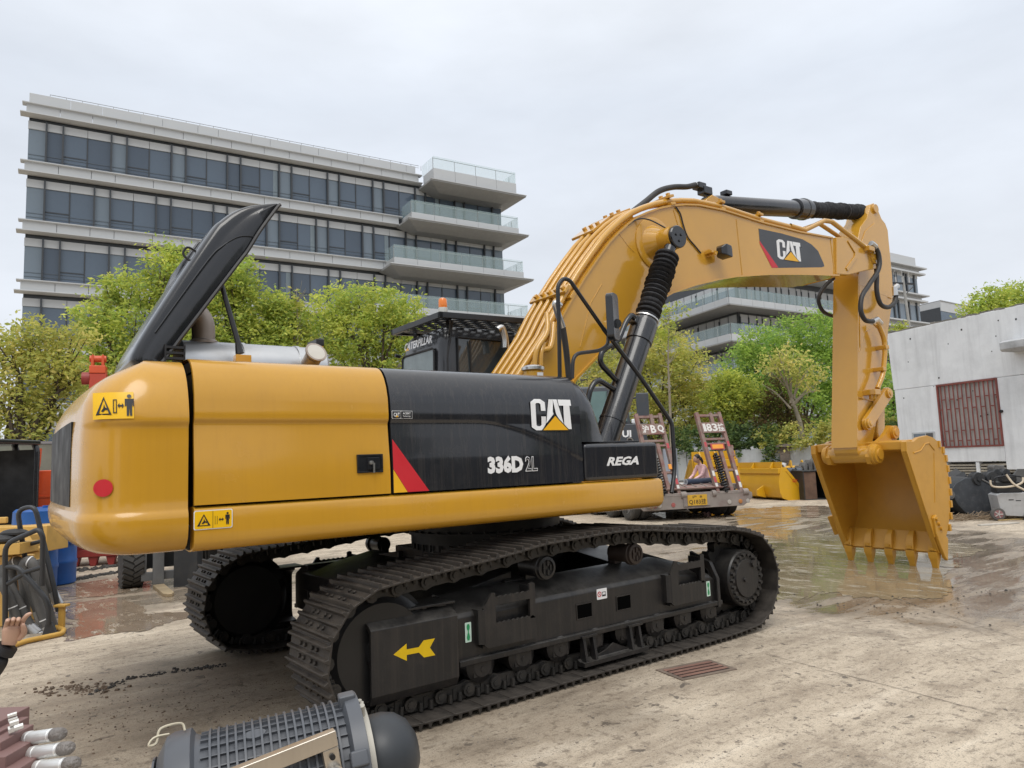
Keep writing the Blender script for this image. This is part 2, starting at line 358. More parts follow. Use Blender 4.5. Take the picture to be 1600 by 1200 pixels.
# puddles: thin sheets of muddy water lying on the concrete
def water_mat(name, col, rough=0.03):
    m = mat(name, col, rough, var=0.25, scale=1.2, spec=0.32, rvar=0.0, bump=0.0)
    t = m.node_tree; N = t.nodes; L = t.links; b = N["Principled BSDF"]; geo = N.new("ShaderNodeNewGeometry").outputs["Position"]
    n = N.new("ShaderNodeTexNoise"); n.inputs["Scale"].default_value = 9; n.inputs["Detail"].default_value = 3; L.new(geo, n.inputs["Vector"])
    bn = N.new("ShaderNodeBump"); bn.inputs["Strength"].default_value = 0.05; bn.inputs["Distance"].default_value = 0.01; L.new(n.outputs[0], bn.inputs["Height"]); L.new(bn.outputs[0], b.inputs["Normal"])
    # scum and foam specks floating on the water
    mp = N.new("ShaderNodeMapping"); mp.inputs["Rotation"].default_value = (0,0,radians(35)); mp.inputs["Scale"].default_value = (3.5, 1, 1); L.new(geo, mp.inputs[0])
    n2 = N.new("ShaderNodeTexNoise"); n2.inputs["Scale"].default_value = 1.6; n2.inputs["Detail"].default_value = 12; n2.inputs["Roughness"].default_value = .82; L.new(mp.outputs[0], n2.inputs["Vector"])
    r = N.new("ShaderNodeMapRange"); r.inputs[1].default_value = .565; r.inputs[2].default_value = .61; L.new(n2.outputs[0], r.inputs[0])
    k = N.new("ShaderNodeMixRGB"); k.inputs[2].default_value = (.46, .42, .35, 1); L.new(r.outputs[0], k.inputs[0])
    src = b.inputs["Base Color"].links[0].from_socket; L.new(src, k.inputs[1]); L.new(k.outputs[0], b.inputs["Base Color"])
    r2 = N.new("ShaderNodeMapRange"); r2.inputs[1].default_value = .50; r2.inputs[2].default_value = .60; r2.inputs[3].default_value = rough; r2.inputs[4].default_value = .5; L.new(n2.outputs[0], r2.inputs[0]); L.new(r2.outputs[0], b.inputs["Roughness"])
    return m
WAT = water_mat("muddy_water", (0.25, 0.205, 0.135)); WAT2 = water_mat("brown_water", (0.25, 0.19, 0.135))
def puddle(pix, z, m, amp=0.12, sub=24):
    P = [at(u, v, z) for u, v in pix]; P = smooth_path(P+[P[0]], sub)[:-1]; c = sum(P, Vector())/len(P)
    out = []
    for i, p in enumerate(P):
        q = p + (p-c).normalized()*amp*3*(noise.noise(Vector((p.x*1.7, p.y*1.7, 3)))+.7*noise.noise(Vector((p.x*5, p.y*5, 7)))+.4*noise.noise(Vector((p.x*14, p.y*14, 9)))); out.append(Vector((q.x, q.y, z)))
    b = MB(); n = len(out); b.add(out, [tuple(range(n))])
    bmn = b.mesh("puddle", m, smooth=0)
    if bmn.polygons[0].normal.z < 0: bmn.flip_normals()
    return link("puddle", bmn, kind="structure")
puddle([(1190,850),(1200,900),(1228,938),(1300,922),(1345,930),(1420,938),(1488,920),(1478,885),(1520,858),(1470,840),(1390,830),(1300,838),(1262,826),(1210,832)], -0.096, WAT)
puddle([(1150,802),(1205,811),(1290,806),(1330,800),(1300,791),(1240,791),(1165,795)], -0.096, WAT2, .2)
puddle([(1160,838),(1182,846),(1215,838),(1200,826)], -0.0955, WAT2, .1)
puddle([(104,1000),(112,952),(190,938),(240,955),(292,957),(288,968),(205,986)], 0.004, WAT2, .06)
puddle([(100,932),(118,912),(190,905),(225,915),(175,930)], 0.004, WAT2, .05)
puddle([(1000,806),(1080,812),(1150,806),(1120,800),(1040,800)], -0.096, WAT2, .1)
# slab joints in the yard
JM = mat("joint_filler", (0.20, 0.165, 0.13), 0.9, var=.3)
def joint(a, b_, w=0.012):
    p, q = at(*a), at(*b_); d = (q-p).normalized(); n = Vector((-d.y, d.x, 0)); mb = MB(); K = 24
    L_, R_ = [], []
    for i in range(K+1):
        c = p+(q-p)*i/K; c = c + n*0.02*noise.noise(c*1.5); ww = w*(.5+abs(noise.noise(c*4))); c.z = ground_z(c.x)+0.004
        L_.append(c+n*ww); R_.append(c-n*ww)
    mb.add(L_+R_, [(K+1+i, K+2+i, i+1, i) for i in range(K)]); obj("slab_joint", mb, JM, kind="structure", smooth=0)
joint((1195,1022),(1560,1118), .004); joint((1380,915),(1600,985), .004)
# drain: recessed slot frame with rusty bars
DRM = mat("drain_rust", (0.22, 0.12, 0.09), .8, var=.3, dirt=.5)
DS = .72
dr = empty("storm_drain", at(1088,1047), radians(-12), "small rusty drain grating let into the concrete beside the near track", "drain")
fr = MB()
for a in ((-.36,.36,-.22,-.17),(-.36,.36,.17,.22),(-.36,-.31,-.17,.17),(.31,.36,-.17,.17)): fr.box(a[0],a[1],a[2],a[3],-.02,.007)
obj("drain_frame", fr, mat("drain_concrete", (.17,.13,.10), .9, var=.3), dr)
obj("drain_pit", MB().box(-.31,.31,-.17,.17,-.01,.0045), KPR, dr)
for i in range(4): obj("grate_bar", MB().box(-.31,.31,-.145+i*.085,-.095+i*.085,.004,.011), DRM, dr, bevel=.003)
dr.scale = (DS, DS, 1)
# ------------------------------------------------------------------ office buildings
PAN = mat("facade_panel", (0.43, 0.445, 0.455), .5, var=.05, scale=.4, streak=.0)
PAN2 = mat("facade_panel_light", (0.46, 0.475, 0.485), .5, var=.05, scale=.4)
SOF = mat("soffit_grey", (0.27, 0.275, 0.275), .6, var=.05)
FIN = mat("mullion_dark", (0.035, 0.04, 0.046), .4, var=.1)
def facade_glass(n, c, r=.06):
    return mat(n, c, r, var=.25, scale=.15, spec=.6, rvar=0)
GL = [facade_glass("office_glass", (.085,.115,.155)), facade_glass("office_glass_pale", (.15,.19,.23)), facade_glass("office_glass_deep", (.062,.085,.118))]
RG = mat("rail_glass", (.48,.62,.62), .04, var=0, alpha=.20, spec=.6, rvar=0)
UNIT = {}
def unit(m, bev=0.0):
    k = (m.name, bev)
    if k not in UNIT: UNIT[k] = MB().box(0,1,0,1,0,1).mesh("panel", m, smooth=0)
    return UNIT[k]
def slab(name, m, parent, x0, x1, y0, y1, z0, z1):    # an axis-aligned box part that shares one unit mesh
    o = link(name, unit(m), parent, (x0, y0, z0)); o.scale = (x1-x0, y1-y0, z1-z0); return o
def wedge(name, m, parent, x0, x1, prof):             # (y,z) profile swept along x
    return obj(name, MB().pyz(prof, x0, x1), m, parent, smooth=0)
rb = random.Random(3)
HL = radians(52.42-58.7)
OB = atd(40,300,50); OB.z = 0
ob = empty("office_building", OB, HL, "long grey office block with glass balconies at its right end, left of the machine", "building")
LF = 38.2
ZB = [23.57-4.2*k for k in range(6)]                  # underside of each window strip = top of the band below it
obj("core", MB().box(.05, LF-.05, .2, 14, -1, 27.0), FIN, ob, smooth=0)
def band(parent, z, x0, x1, ext0=.35, ext1=.3):
    # projecting double ledge, joints between panels left open
    for (a, c, d) in ((.42, -.70, 0), (.80, -.86, -.72)): pass
    wedge("ledge", PAN2, parent, x0-ext0, x1+ext1, [(.1,z),(-.46,z-.02),(-.46,z-.08),(-.34,z-.13),(.1,z-.13)])
    wedge("ledge", PAN2, parent, x0-ext0-.1, x1+ext1, [(.1,z-.72),(-.34,z-.72),(-.56,z-.78),(-.56,z-.84),(-.1,z-.93),(.1,z-.93)])
    x = x0-.12; k = 0
    while x < x1:
        w = (2.0, 2.0, 1.5, 2.5)[k % 4]; w = min(w, x1-x)
        slab("fascia_panel", PAN, parent, x+.015, x+w-.015, -.30, .05, z-.718, z-.132); x += w; k += 1
def window_row(parent, z0, z1, x1, off, lvl, balcony=None):
    spans = []; x = 0.0
    cuts = sorted([off+4*k for k in range(-1, 11)] + [off+1+4*k for k in range(-1, 11)])
    cuts = [0.0]+[c for c in cuts if .3 < c < x1-.3]+[x1]
    for a, b_ in zip(cuts, cuts[1:]):
        wide = (b_-a) > 1.6
        parts = [(a, (a+b_)/2), ((a+b_)/2, b_)] if wide else [(a, b_)]
        for i, (p, q) in enumerate(parts):
            gm = GL[1] if (not wide and rb.random() < .5) else rb.choice([GL[0], GL[0], GL[2]])
            dy = rb.uniform(0, .02)
            slab("window", gm, parent, p+.04, q-.04, .06+dy, .16, z0, z1)
            if wide and i == 0:
                slab("transom", FIN, parent, p+.04, q-.04, .035, .058, z0+.72, z0+.79)
            if i == 1: slab("window_frame", FIN, parent, p-.035, p+.035, .02, .06, z0, z1)
            if rb.random() < .12: slab("curtain", mat("pale_curtain", (.16,.20,.225), .3), parent, q-.45, q-.1, .05, .058, z0+.02, z1-.02)
            slab("spandrel_panel", PAN, parent, p+.015, q-.015, 0.0, .1, z1, z1+.56)
        if a > 0.1: slab("mullion", FIN, parent, a-.055, a+.055, -.20, .1, z0, z1+.56)
    for dz in (.28, .55): slab("guard_rail", mat("guard_rail_grey", (.10,.12,.14), .4), parent, .05, x1-.05, .03, .05, z0+dz, z0+dz+.025)
for k in range(6):
    band(ob, ZB[k], 0, LF if k == 9 else (27.4 if k < 5 else LF))
    window_row(ob, ZB[k]+.02, ZB[k]+2.42, LF, (1.1, .1, 1.1, .1, 1.1, .1)[k] if k else 1.1, k)
band(ob, 27.75, 0, 29.4)
# parapet
x = 0.0
while x < 29.3:
    w = (2.5, 2.0, 2.0, 1.5)[int(x) % 4]; slab("parapet_panel", PAN2, ob, x+.012, min(x+w, 29.4)-.012, .35, .6, 27.75, 28.75); x += w
pr = MB()
for i in range(30): pr.box(1.2+i, 1.23+i, .9, .93, 28.7, 29.15)
pr.box(1.2, 30, .9, .93, 29.13, 29.16); pr.box(1.2, 30, .9, .93, 28.93, 28.95); obj("roof_railing", pr, SOF, ob, smooth=0)
def terrace(parent, x0, x1, z, box_h, dep=2.6, back=4.0):
    # projecting balcony: tapered soffit slab, panelled upstand, glass railing with posts
    s = MB(); zt = z
    lo = [(x0-.5, -dep-.55), (x1+.7, -dep-.55), (x1+.7, back), (x0-.5, 0)]
    inn = [(x0+.9, -dep+.9), (x1-1.0, -dep+.9), (x1-1.0, back), (x0+.9, 0)]
    s.add([(x, y, zt) for x, y in lo]+[(x, y, zt-.16) for x, y in lo]+[(x, y, zt-.62) for x, y in inn],
          [(0,1,2,3)]+[(i, i+4, (i+1)%4+4, (i+1)%4) for i in range(4)]+[(4+i, 8+i, 8+(i+1)%4, 4+(i+1)%4) for i in range(4)]+[(11,10,9,8)])
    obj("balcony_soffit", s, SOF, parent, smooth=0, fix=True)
    wedge("ledge", PAN2, parent, x0-.55, x1+.75, [(-dep-.4, zt+.10), (-dep-.62, zt+.02), (-dep-.62, zt-.04), (-dep-.4, zt-.04)])
    n = max(3, int((x1-x0)/2.0))
    for i in range(n):
        a, b_ = x0+(x1-x0)*i/n, x0+(x1-x0)*(i+1)/n
        slab("upstand_panel", PAN2, parent, a+.012, b_-.012, -dep, -dep+.12, zt+.1, zt+box_h)
    slab("upstand_panel", PAN, parent, x0, x0+.12, -dep+.13, -.02, zt+.1, zt+box_h)
    slab("upstand_panel", PAN, parent, x1-.12, x1, -dep+.13, back, zt+.1, zt+box_h)
    for i in range(n):
        a, b_ = x0+(x1-x0)*i/n, x0+(x1-x0)*(i+1)/n
        slab("rail_pane", RG, parent, a+.02, b_-.02, -dep+.05, -dep+.07, zt+box_h+.02, zt+box_h+1.12)
        slab("rail_post", SOF, parent, a-.02, a+.02, -dep+.09, -dep+.12, zt+box_h, zt+box_h+.98)
    for j in range(2):
        slab("rail_pane", RG, parent, x0+.04, x0+.06, -dep+.1+j*1.25, -dep+1.25+j*1.25, zt+box_h+.02, zt+box_h+1.12)
        slab("rail_pane", RG, parent, x1-.06, x1-.04, -dep+.1+j*1.9, -dep+1.9+j*1.9, zt+box_h+.02, zt+box_h+1.12)
        slab("rail_post", SOF, parent, x1-.12, x1-.08, -dep+1.1+j*1.9, -dep+1.14+j*1.9, zt+box_h, zt+box_h+1.0)
    slab("hand_rail", SOF, parent, x0, x1, -dep+.085, -dep+.125, zt+box_h+.93, zt+box_h+.97)
terrace(ob, 30.0, 38.6, 26.55, 1.25, 2.2)
for k, x0 in ((0, 27.8), (1, 26.1), (2, 24.4), (3, 22.7)): terrace(ob, x0, 38.7+.35*k, ZB[k]-.85, .72, 2.2)
# right building: corner towards the yard, balconies all along both faces
HR = radians(-4.5); CR = atd(1152,470,85); CR.z = 0
rbld = empty("office_building", CR, HR, "grey office block with wrap-round glass balconies seen under the raised boom", "building")
HA = radians(77)-HR                                  # heading of its left face in local axes
def LP(s, n, z): # along the left face: s metres from the corner, n metres outwards
    d = Vector((cos(HA), sin(HA), 0)); o = Vector((-sin(HA), cos(HA), 0)); p = d*s + o*n; p.z = z; return p
co = MB(); co.pxy([(0.0,0.0),(24,0.0),(24,26),tuple(LP(40,0,0).xy)], -1, 23); obj("core", co, FIN, rbld, smooth=0)
for k in range(6):
    zr = 18.4-4.12*k                                  # deck of the balcony
    s = MB()
    P0 = [tuple(LP(42,2.6,0).xy), tuple((LP(0,2.6,0)+Vector((-1.6,-2.6,0))).xy), (25,-2.6), (25,.2), (.2,.2), tuple(LP(42,-.2,0).xy)]
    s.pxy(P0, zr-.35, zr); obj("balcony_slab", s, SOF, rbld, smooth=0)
    c0 = Vector((*P0[1],0)); A = Vector((*P0[0],0)); B = Vector((*P0[2],0))
    for (p, q) in ((c0, A), (c0, B)):
        n = 20 if q is A else 15; d = (q-p)/n; out = Vector((d.y,-d.x,0)).normalized()*(1 if q is B else -1)
        for i in range(n):
            a, b_ = p+d*(i+.01), p+d*(i+.99)
            def q4(t, off, z0, z1, th): 
                mb = MB(); a2, b2 = a+out*off, b_+out*off
                mb.prism([(a2.x,a2.y,z0),(b2.x,b2.y,z0),(b2.x,b2.y,z1),(a2.x,a2.y,z1)], out*th); return mb
            obj("upstand_panel", q4(0,0,zr-.3,zr+.55,.1), PAN2, rbld, smooth=0)
            obj("rail_pane", q4(0,.04,zr+.58,zr+1.75,.02), RG, rbld, smooth=0)
            pp = p+d*i; obj("rail_post", MB().box(pp.x-.03,pp.x+.03,pp.y-.03,pp.y+.03,zr+.55,zr+1.6), SOF, rbld, smooth=0)
        e0, e1 = p-d.normalized()*.5+out*.1, q+out*.1
        mb = MB(); mb.prism([(e0.x,e0.y,zr-.45),(e1.x,e1.y,zr-.45),(e1.x,e1.y,zr-.3),(e0.x,e0.y,zr-.3)], out*.45); obj("ledge", mb, SOF, rbld, smooth=0)
    # glazing of both faces
    for face in (0, 1):
        x = .2; i = 0
        while x < (40 if face == 0 else 23.5):
            w = 1.0 if i % 3 == 2 else 1.5; gm = rb.choice([GL[0],GL[1],GL[2],GL[0]])
            if face: slab("window", gm, rbld, x+.08, x+w-.08, -.06, .02, zr+.05, zr+2.55); slab("mullion", FIN, rbld, x-.08, x+.08, -.14, .02, zr, zr+3.2); slab("spandrel_panel", PAN, rbld, x+.09, x+w-.09, -.05, .02, zr+2.56, zr+3.5)
            else:
                a, b_ = LP(x+.08,.06,0), LP(x+w-.08,.06,0); n_ = (LP(0,-.08,0))
                mb = MB(); mb.prism([(a.x,a.y,zr+.05),(b_.x,b_.y,zr+.05),(b_.x,b_.y,zr+2.55),(a.x,a.y,zr+2.55)], n_); obj("window", mb, gm, rbld, smooth=0)
                mb = MB(); mb.prism([(a.x,a.y,zr+2.56),(b_.x,b_.y,zr+2.56),(b_.x,b_.y,zr+3.5),(a.x,a.y,zr+3.5)], n_); obj("spandrel_panel", mb, PAN, rbld, smooth=0)
                if i % 3 == 2:
                    a = LP(x,.14,0); b_ = LP(x+.16,.14,0); mb = MB(); mb.prism([(a.x,a.y,zr),(b_.x,b_.y,zr),(b_.x,b_.y,zr+3.2),(a.x,a.y,zr+3.2)], n_); obj("mullion", mb, FIN, rbld, smooth=0)
            x += w; i += 1
slab("parapet", PAN2, rbld, -1.5, 25, -2.5, .0, 22.6, 24.0)
# taller end block of the same site, right of the dipper arm
T0 = atd(1433,437,112); T0.z = 0
tb = empty("office_building", T0, HR, "grey tower block with tall windows just right of the dipper arm", "building")
obj("core", MB().box(-24, -.1, .1, 16, -1, 29), FIN, tb, smooth=0)
for k in range(7):
    z = 25.2-4.3*k
    slab("ledge", PAN2, tb, -24, .9, -.9, .1, z+2.55, z+2.8); slab("ledge", PAN2, tb, -24, 1.1, -1.1, .1, z+3.45, z+3.65)
    slab("fascia_panel", PAN, tb, -24, .2, -.3, .1, z+2.8, z+3.45); slab("spandrel_panel", PAN, tb, -24, 0, -.05, .1, z+2.05, z+2.55)
    x = -.1; i = 0
    while x > -23.5:
        w = (.9, 1.9, .5, 1.9)[i % 4]
        slab("window", GL[1] if i % 4 != 2 else GL[2], tb, x-w+.05, x-.05, -.04, .08, z-.6, z+2.05)
        slab("mullion", FIN, tb, x-w-.28, x-w+.04, -.2, .08, z-.6, z+2.5); x -= w+.25; i += 1
slab("parapet", PAN2, tb, -24, 0, 0, .3, 28.85, 30.6)
T1 = atd(1468,475,135); T1.z = 0
lb = empty("office_building", T1, radians(-2), "low far office block with blue grey band above the white leaning wall", "building")
HB = radians(78); dl = Vector((cos(HB), sin(HB), 0)); ol = Vector((-sin(HB), cos(HB), 0))
zt = T1.z + atd(1468,470,135).z
BLU = mat("blue_grey_cladding", (.10,.135,.18), .5, var=.06)
def twof(name, m, z0, z1, off):
    b = MB(); b.pxy([(off*.2,-off),(26+off,-off),(26,20),tuple((dl*26+ol*off).xy)], z0, z1); obj(name, b, m, lb, smooth=0)
twof("core", FIN, -1, zt-1.2, 0); twof("roof_coping", SOF, zt-.05, zt+.12, .25); twof("fascia_panel", PAN2, zt-1.9, zt-.06, .15); twof("band", BLU, zt-4.3, zt-1.95, .1)
for i in range(11):
    slab("window", GL[1], lb, .4+i*2.3, 1.9+i*2.3, -.06, .02, zt-8.3, zt-4.5)
    a = dl*(1+i*2.3)+ol*.03; b_ = dl*(2.9+i*2.3)+ol*.03; mb = MB()
    for q in range(4):
        z0 = zt-8.3+q*.95; mb.prism([(a.x,a.y,z0),(b_.x,b_.y,z0),(b_.x,b_.y,z0+.75),(a.x,a.y,z0+.75)], ol*.03)
    obj("window", mb, GL[0], lb, smooth=0)
# ------------------------------------------------------------------ the crawler excavator
EX = empty("excavator", (0,0,0), 0, "large yellow and black crawler excavator with its engine hood propped open", "excavator")
def up(name, mb, m, parent=None, **k):                # part of the slewed upper structure
    if parent is None: return obj(name, mb, m, EX, rz=PSI, **k)
    return obj(name, mb, m, parent, **k)
# ---- tracks
def track_loop():
    P = [(-1.75,0.0),(-.9,0),(0,0),(.9,0),(1.45,0.0)]
    P += [(1.70+.465*cos(radians(a)), .475+.465*sin(radians(a))) for a in range(-75, 76, 15)]
    P += [(1.50,.985),(1.1,1.0),(.755,1.034),(.33,1.082),(.046,1.098),(-.33,1.085),(-.746,1.070),(-1.09,1.026),(-1.38,.998),(-1.63,.977)]
    P += [(-1.94+.475*cos(radians(a)), .475+.475*sin(radians(a))) for a in range(98, 262, 15)]
    return [Vector((x,0,z)) for x, z in P]
def resample(P, n):
    Q = P+[P[0]]; D = [0]
    for a, b in zip(Q, Q[1:]): D.append(D[-1]+(b-a).length)
    out = []
    for i in range(n):
        s = D[-1]*i/n; k = max(j for j in range(len(D)-1) if D[j] <= s+1e-9)
        out.append(Q[k].lerp(Q[k+1], (s-D[k])/(D[k+1]-D[k])))
    return out, D[-1]
NS = 46
PTS, PER = resample(track_loop(), NS); PITCH = PER/NS
def shoe_mesh():
    w = PITCH; h = .028
    prof = [(-.5*w-.012,-.052)]
    def bar(c, hh=h): return [(c-.016,-.038),(c-.009,-.038+hh),(c+.007,-.038+hh),(c+.014,-.038)]
    top = [(-.5*w-.004,-.040)]+bar(-.39*w)+bar(-.05*w,.024)+bar(.29*w)+[(.47*w,-.038),(.5*w+.006,-.046)]
    prof = [(-.5*w,-.052)]+top+[(.5*w+.006,-.058),(.42*w,-.052)]
    b = MB(); b.pxz(prof, -.3, .3)
    for sx in (-.22, .12):
        for sy in (-.125,-.055,.055,.125): b.cyl((sx*w,sy,-.040),(sx*w,sy,-.024),.014,n=6)
    return b.mesh("track_shoe", TRK, smooth=20, bevel=.003, seg=1)
SHOE = shoe_mesh()
CHAIN = mat("track_chain_steel", (0.035,.033,.031), .45, metal=.4, var=.3, dirt=.4, dcol=(.1,.08,.06), dscale=9, bump=.1)
def make_track(y):
    ch = MB()
    for i in range(NS):
        a, b_ = PTS[i], PTS[(i+1) % NS]; m = (a+b_)/2; d = (b_-a).normalized(); n = Vector((d.z,0,-d.x))
        M = Matrix(((d.x,0,n.x,m.x),(0,1,0,0),(d.z,0,n.z,m.z),(0,0,0,1)))
        for s in (-1, 1):
            k = MB()
            k.pxz([(-.11,-.175),(-.06,-.16),(.06,-.16),(.11,-.175),(.125,-.12),(.10,-.062),(-.10,-.062),(-.125,-.12)], s*.092-.018, s*.092+.018)
            k.cyl((-.108,s*.085,-.118),(-.108,s*.138,-.118),.044,n=10); k.cyl((-.108,s*.136,-.118),(-.108,s*.146,-.118),.024,n=8)
            k.box(.0,.03,s*.112-.004,s*.112+.012,-.14,-.07); k.cyl((.045,s*.125,-.115),(.045,s*.125,-.06),.016,n=6); k.cyl((-.03,s*.125,-.115),(-.03,s*.125,-.06),.016,n=6)
            ch.join(k, M)
        ch.cyl(M @ Vector((-.108,-.09,-.118)), M @ Vector((-.108,.09,-.118)), .03, n=8)
    tr = obj("crawler_track", ch, CHAIN, EX, loc=(0,y,0), smooth=30)
    for i in range(NS):
        a, b_ = PTS[i], PTS[(i+1) % NS]; m = (a+b_)/2; d = (b_-a).normalized()
        s = link("track_shoe", SHOE, tr, m); s.rotation_euler = (0, atan2(-d.z, d.x)+pi, 0)
        # outward normal of the loop is (d.z,-d.x); the shoe's +z must face it
        s.matrix_local = Matrix(((-d.x,0,d.z,m.x),(0,-1,0,0),(-d.z,0,-d.x,m.z),(0,0,0,1)))
    return tr
T1_ = make_track(-1.295); T2_ = make_track(1.295)
# ---- track frames
def make_frame(y, s):                                  # s=-1: near side, outer face towards -y
    o = lambda yy: s*yy                                # outward offset from the track centre line
    f = MB()
    sec = [(.155,.29),(.155,.595),(.135,.625),(-.06,.72),(-.16,.72),(-.16,.29)]
    ring = lambda x, k=1.0, dz=0: [Vector((x, o(a), .29+(z-.29)*k+dz)) for a, z in sec]
    f.loft([ring(-1.40), ring(.80,1.05), ring(1.28,.80), ring(1.40,.55)] if s > 0 else [ring(-1.40)[::-1], ring(.80,1.05)[::-1], ring(1.28,.80)[::-1], ring(1.40,.55)[::-1]])
    fr = obj("track_frame", f, TRKD, EX, loc=(0,y,0), bevel=.008, smooth=30, fix=True)
    obj("lower_rail", MB().box(-1.40,1.40,min(o(.14),o(.185)),max(o(.14),o(.185)),.285,.325), TRKD, fr, bevel=.006)
    obj("end_plate", MB().pyz([(o(.19),.27),(o(.19),.52),(o(.12),.66),(o(-.1),.74),(o(-.1),.66),(o(.09),.60),(o(.15),.50),(o(.15),.27)], 1.33, 1.37), TRKD, fr, fix=True, bevel=.005)
    # idler end guard
    g = MB(); sec2 = [(.10,.685),(.175,.655),(.205,.63),(.205,.24),(.175,.185),(.06,.165),(.06,.19),(.16,.21),(.18,.25),(.18,.61),(.15,.635),(.10,.66)]
    g.pyz([(o(a), z) for a, z in sec2], -2.05, -1.42)
    gd = obj("idler_guard", g, TRKD, fr, fix=True, bevel=.004)
    g2 = MB(); g2.pxy([(-1.80,o(.10)),(-1.70,o(-.10)),(-1.40,o(-.10)),(-1.40,o(.15)),(-1.75,o(.15))], .70, .715); obj("top_plate", g2, TRKD, fr, fix=True, bevel=.003)
    # idler wheel
    w = MB(); w.lathe([(-.14,.30),(-.14,.30),(-.11,.335),(-.10,.36),(-.055,.365),(-.05,.40),(.05,.40),(.055,.365),(.10,.36),(.11,.335),(.14,.30),(.14,.12),(.17,.11),(.17,.0)] if s > 0 else [(-.17,0),(-.17,.11),(-.14,.12),(-.14,.30),(-.11,.335),(-.10,.36),(-.055,.365),(-.05,.40),(.05,.40),(.055,.365),(.10,.36),(.11,.335),(.14,.30)], (-1.94,0,.475), (0,1,0), 40)
    obj("idler_wheel", w, mat("idler_black", (.009,.009,.0095), .35, var=.3, dirt=.2, dcol=(.03,.026,.022)), fr, smooth=25)
    # final drive and sprocket
    d = MB(); d.lathe([(-.10,.27),(.02,.27),(.03,.262),(.20,.255),(.215,.245),(.215,.175),(.235,.168),(.235,0)], (1.72,0,.48), (0,o(1),0), 40)
    for i in range(22):
        a = 2*pi*i/22; c = Vector((1.72+.212*cos(a), o(.212), .48+.212*sin(a))); d.cyl(c, c+Vector((0,o(.028),0)), .019, n=6)
    c = Vector((1.72+.1, o(.233), .48+.12)); d.cyl(c, c+Vector((0,o(.02),0)), .035, n=12); c = Vector((1.68, o(.233), .47)); d.cyl(c, c+Vector((0,o(.018),0)), .022, n=6)
    obj("final_drive", d, TRKD, fr, smooth=30)
    sp = MB(); n = 19; pts = []
    for i in range(n*4):
        r = (.325,.375,.375,.325)[i % 4]; a = 2*pi*(i+.5*(i % 4 in (1,2))*0)/(n*4); pts.append((1.72+r*cos(a), .48+r*sin(a)))
    sp.pxz(pts, -.04, .04); obj("sprocket", sp, CHAIN, fr, fix=True)
    # rollers
    for i in range(8):
        x = -1.20+i*.352; r = MB()
        r.lathe([(-.16,.07),(-.13,.115),(-.07,.115),(-.06,.095),(.06,.095),(.07,.115),(.13,.115),(.16,.07)], (x,0,.255), (0,1,0), 18)
        r.box(x-.075,x+.075,min(o(.13),o(.155)),max(o(.13),o(.155)),.19,.29); r.cyl((x,o(.15),.235),(x,o(.165),.235),.02,n=8)
        obj("track_roller", r, TRKD, fr, smooth=30)
    for x, rust in ((-.575,0),(.38,1)):
        r = MB(); r.lathe([(-.13,.03),(-.13,.075),(.06,.075),(.065,.092),(.10,.092),(.105,.085),(.13,.082),(.135,.06),(.12,.055),(.12,0)], (x,0,.83), (0,o(1),0), 24)
        for i in range(5):
            a = 2*pi*i/5; r.box(x+.035*cos(a)-.008,x+.035*cos(a)+.008,min(o(.12),o(.132)),max(o(.12),o(.132)),.83+.035*sin(a)-.02,.83+.035*sin(a)+.02)
        r.box(x-.04,x+.04,min(o(-.16),o(-.08)),max(o(-.16),o(-.08)),.66,.86)
        obj("carrier_roller", r, mat("rusty_roller", (.035,.024,.019), .6, var=.4) if rust else TRKD, fr, smooth=30)
    # roller guard in the middle
    gg = MB(); y0, y1 = o(.15), o(.20)
    gg.pyz([(y0,.085),(o(.225),.085),(o(.225),.115),(o(.17),.115),(y0,.13)], -.33, .37)
    for x in (-.29,-.19,.21,.31): gg.pyz([(y0,.11),(o(.215),.11),(o(.185),.29),(y0,.29)], x-.012, x+.012)
    gg.box(-.32,-.16,min(y0,o(.2)),max(y0,o(.2)),.285,.30); gg.box(.18,.34,min(y0,o(.2)),max(y0,o(.2)),.285,.30)
    gg.pxz([(-.15,.13),(-.05,.15),(.04,.19),(.13,.15),(.19,.13),(.19,.1),(-.15,.1)], min(y0,o(.165)), max(y0,o(.165)))
    obj("roller_guard", gg, TRKD, fr, fix=True)
    # two boarding steps: notched plates standing off the frame
    for xc in (-1.0, .90):
        st = MB(); wd = .225; ya, yb = o(.205), o(.225)
        x0, x1, z0, z1 = xc-wd, xc+wd, .40, .735
        st.pxz([(x0,z0),(x0+.03,z0-.02),(x1,z0-.02),(x1,z0+.12),(x1-.03,z0+.14)]+[(x1-.03-i*(2*wd-.13)/16, z0+.14-.010*(i%2)) for i in range(17)]+[(x0,z0+.14)], min(ya,yb), max(ya,yb))
        st.pxz([(x0,z0+.14),(x0+.10,z0+.14),(x0+.10,.70),(x0+.10,z1),(x0+.07,z1+.005),(x0,z1-.09)], min(ya,yb), max(ya,yb))
        st.pxz([(x1-.05,z0+.12),(x1,z0+.12),(x1,z1+.02),(x1-.02,z1+.03),(x1-.05,z1+.02)], min(ya,yb), max(ya,yb))
        st.pxz([(x0+.10,.655),(x1-.05,.655)]+[(x1-.05-i*(2*wd-.15)/12, z1-.022-.010*(i%2)) for i in range(13)], min(ya,yb), max(ya,yb))
        st.pxy([(x0,o(.20)),(x0,o(.235)),(x0-.03,o(.20)),(x0-.03,o(.10))], z0+.01, z1-.1)
        st.box(x1-.012,x1,min(o(.06),ya),max(o(.06),ya),z0,z1+.0); st.box(x0,x0+.012,min(o(.1),ya),max(o(.1),ya),z0,z1-.12)
        st.box(x0,x1,min(o(.15),ya),max(o(.15),ya),z0-.02,z0-.005)
        obj("boarding_step", st, TRKD, fr, fix=True)
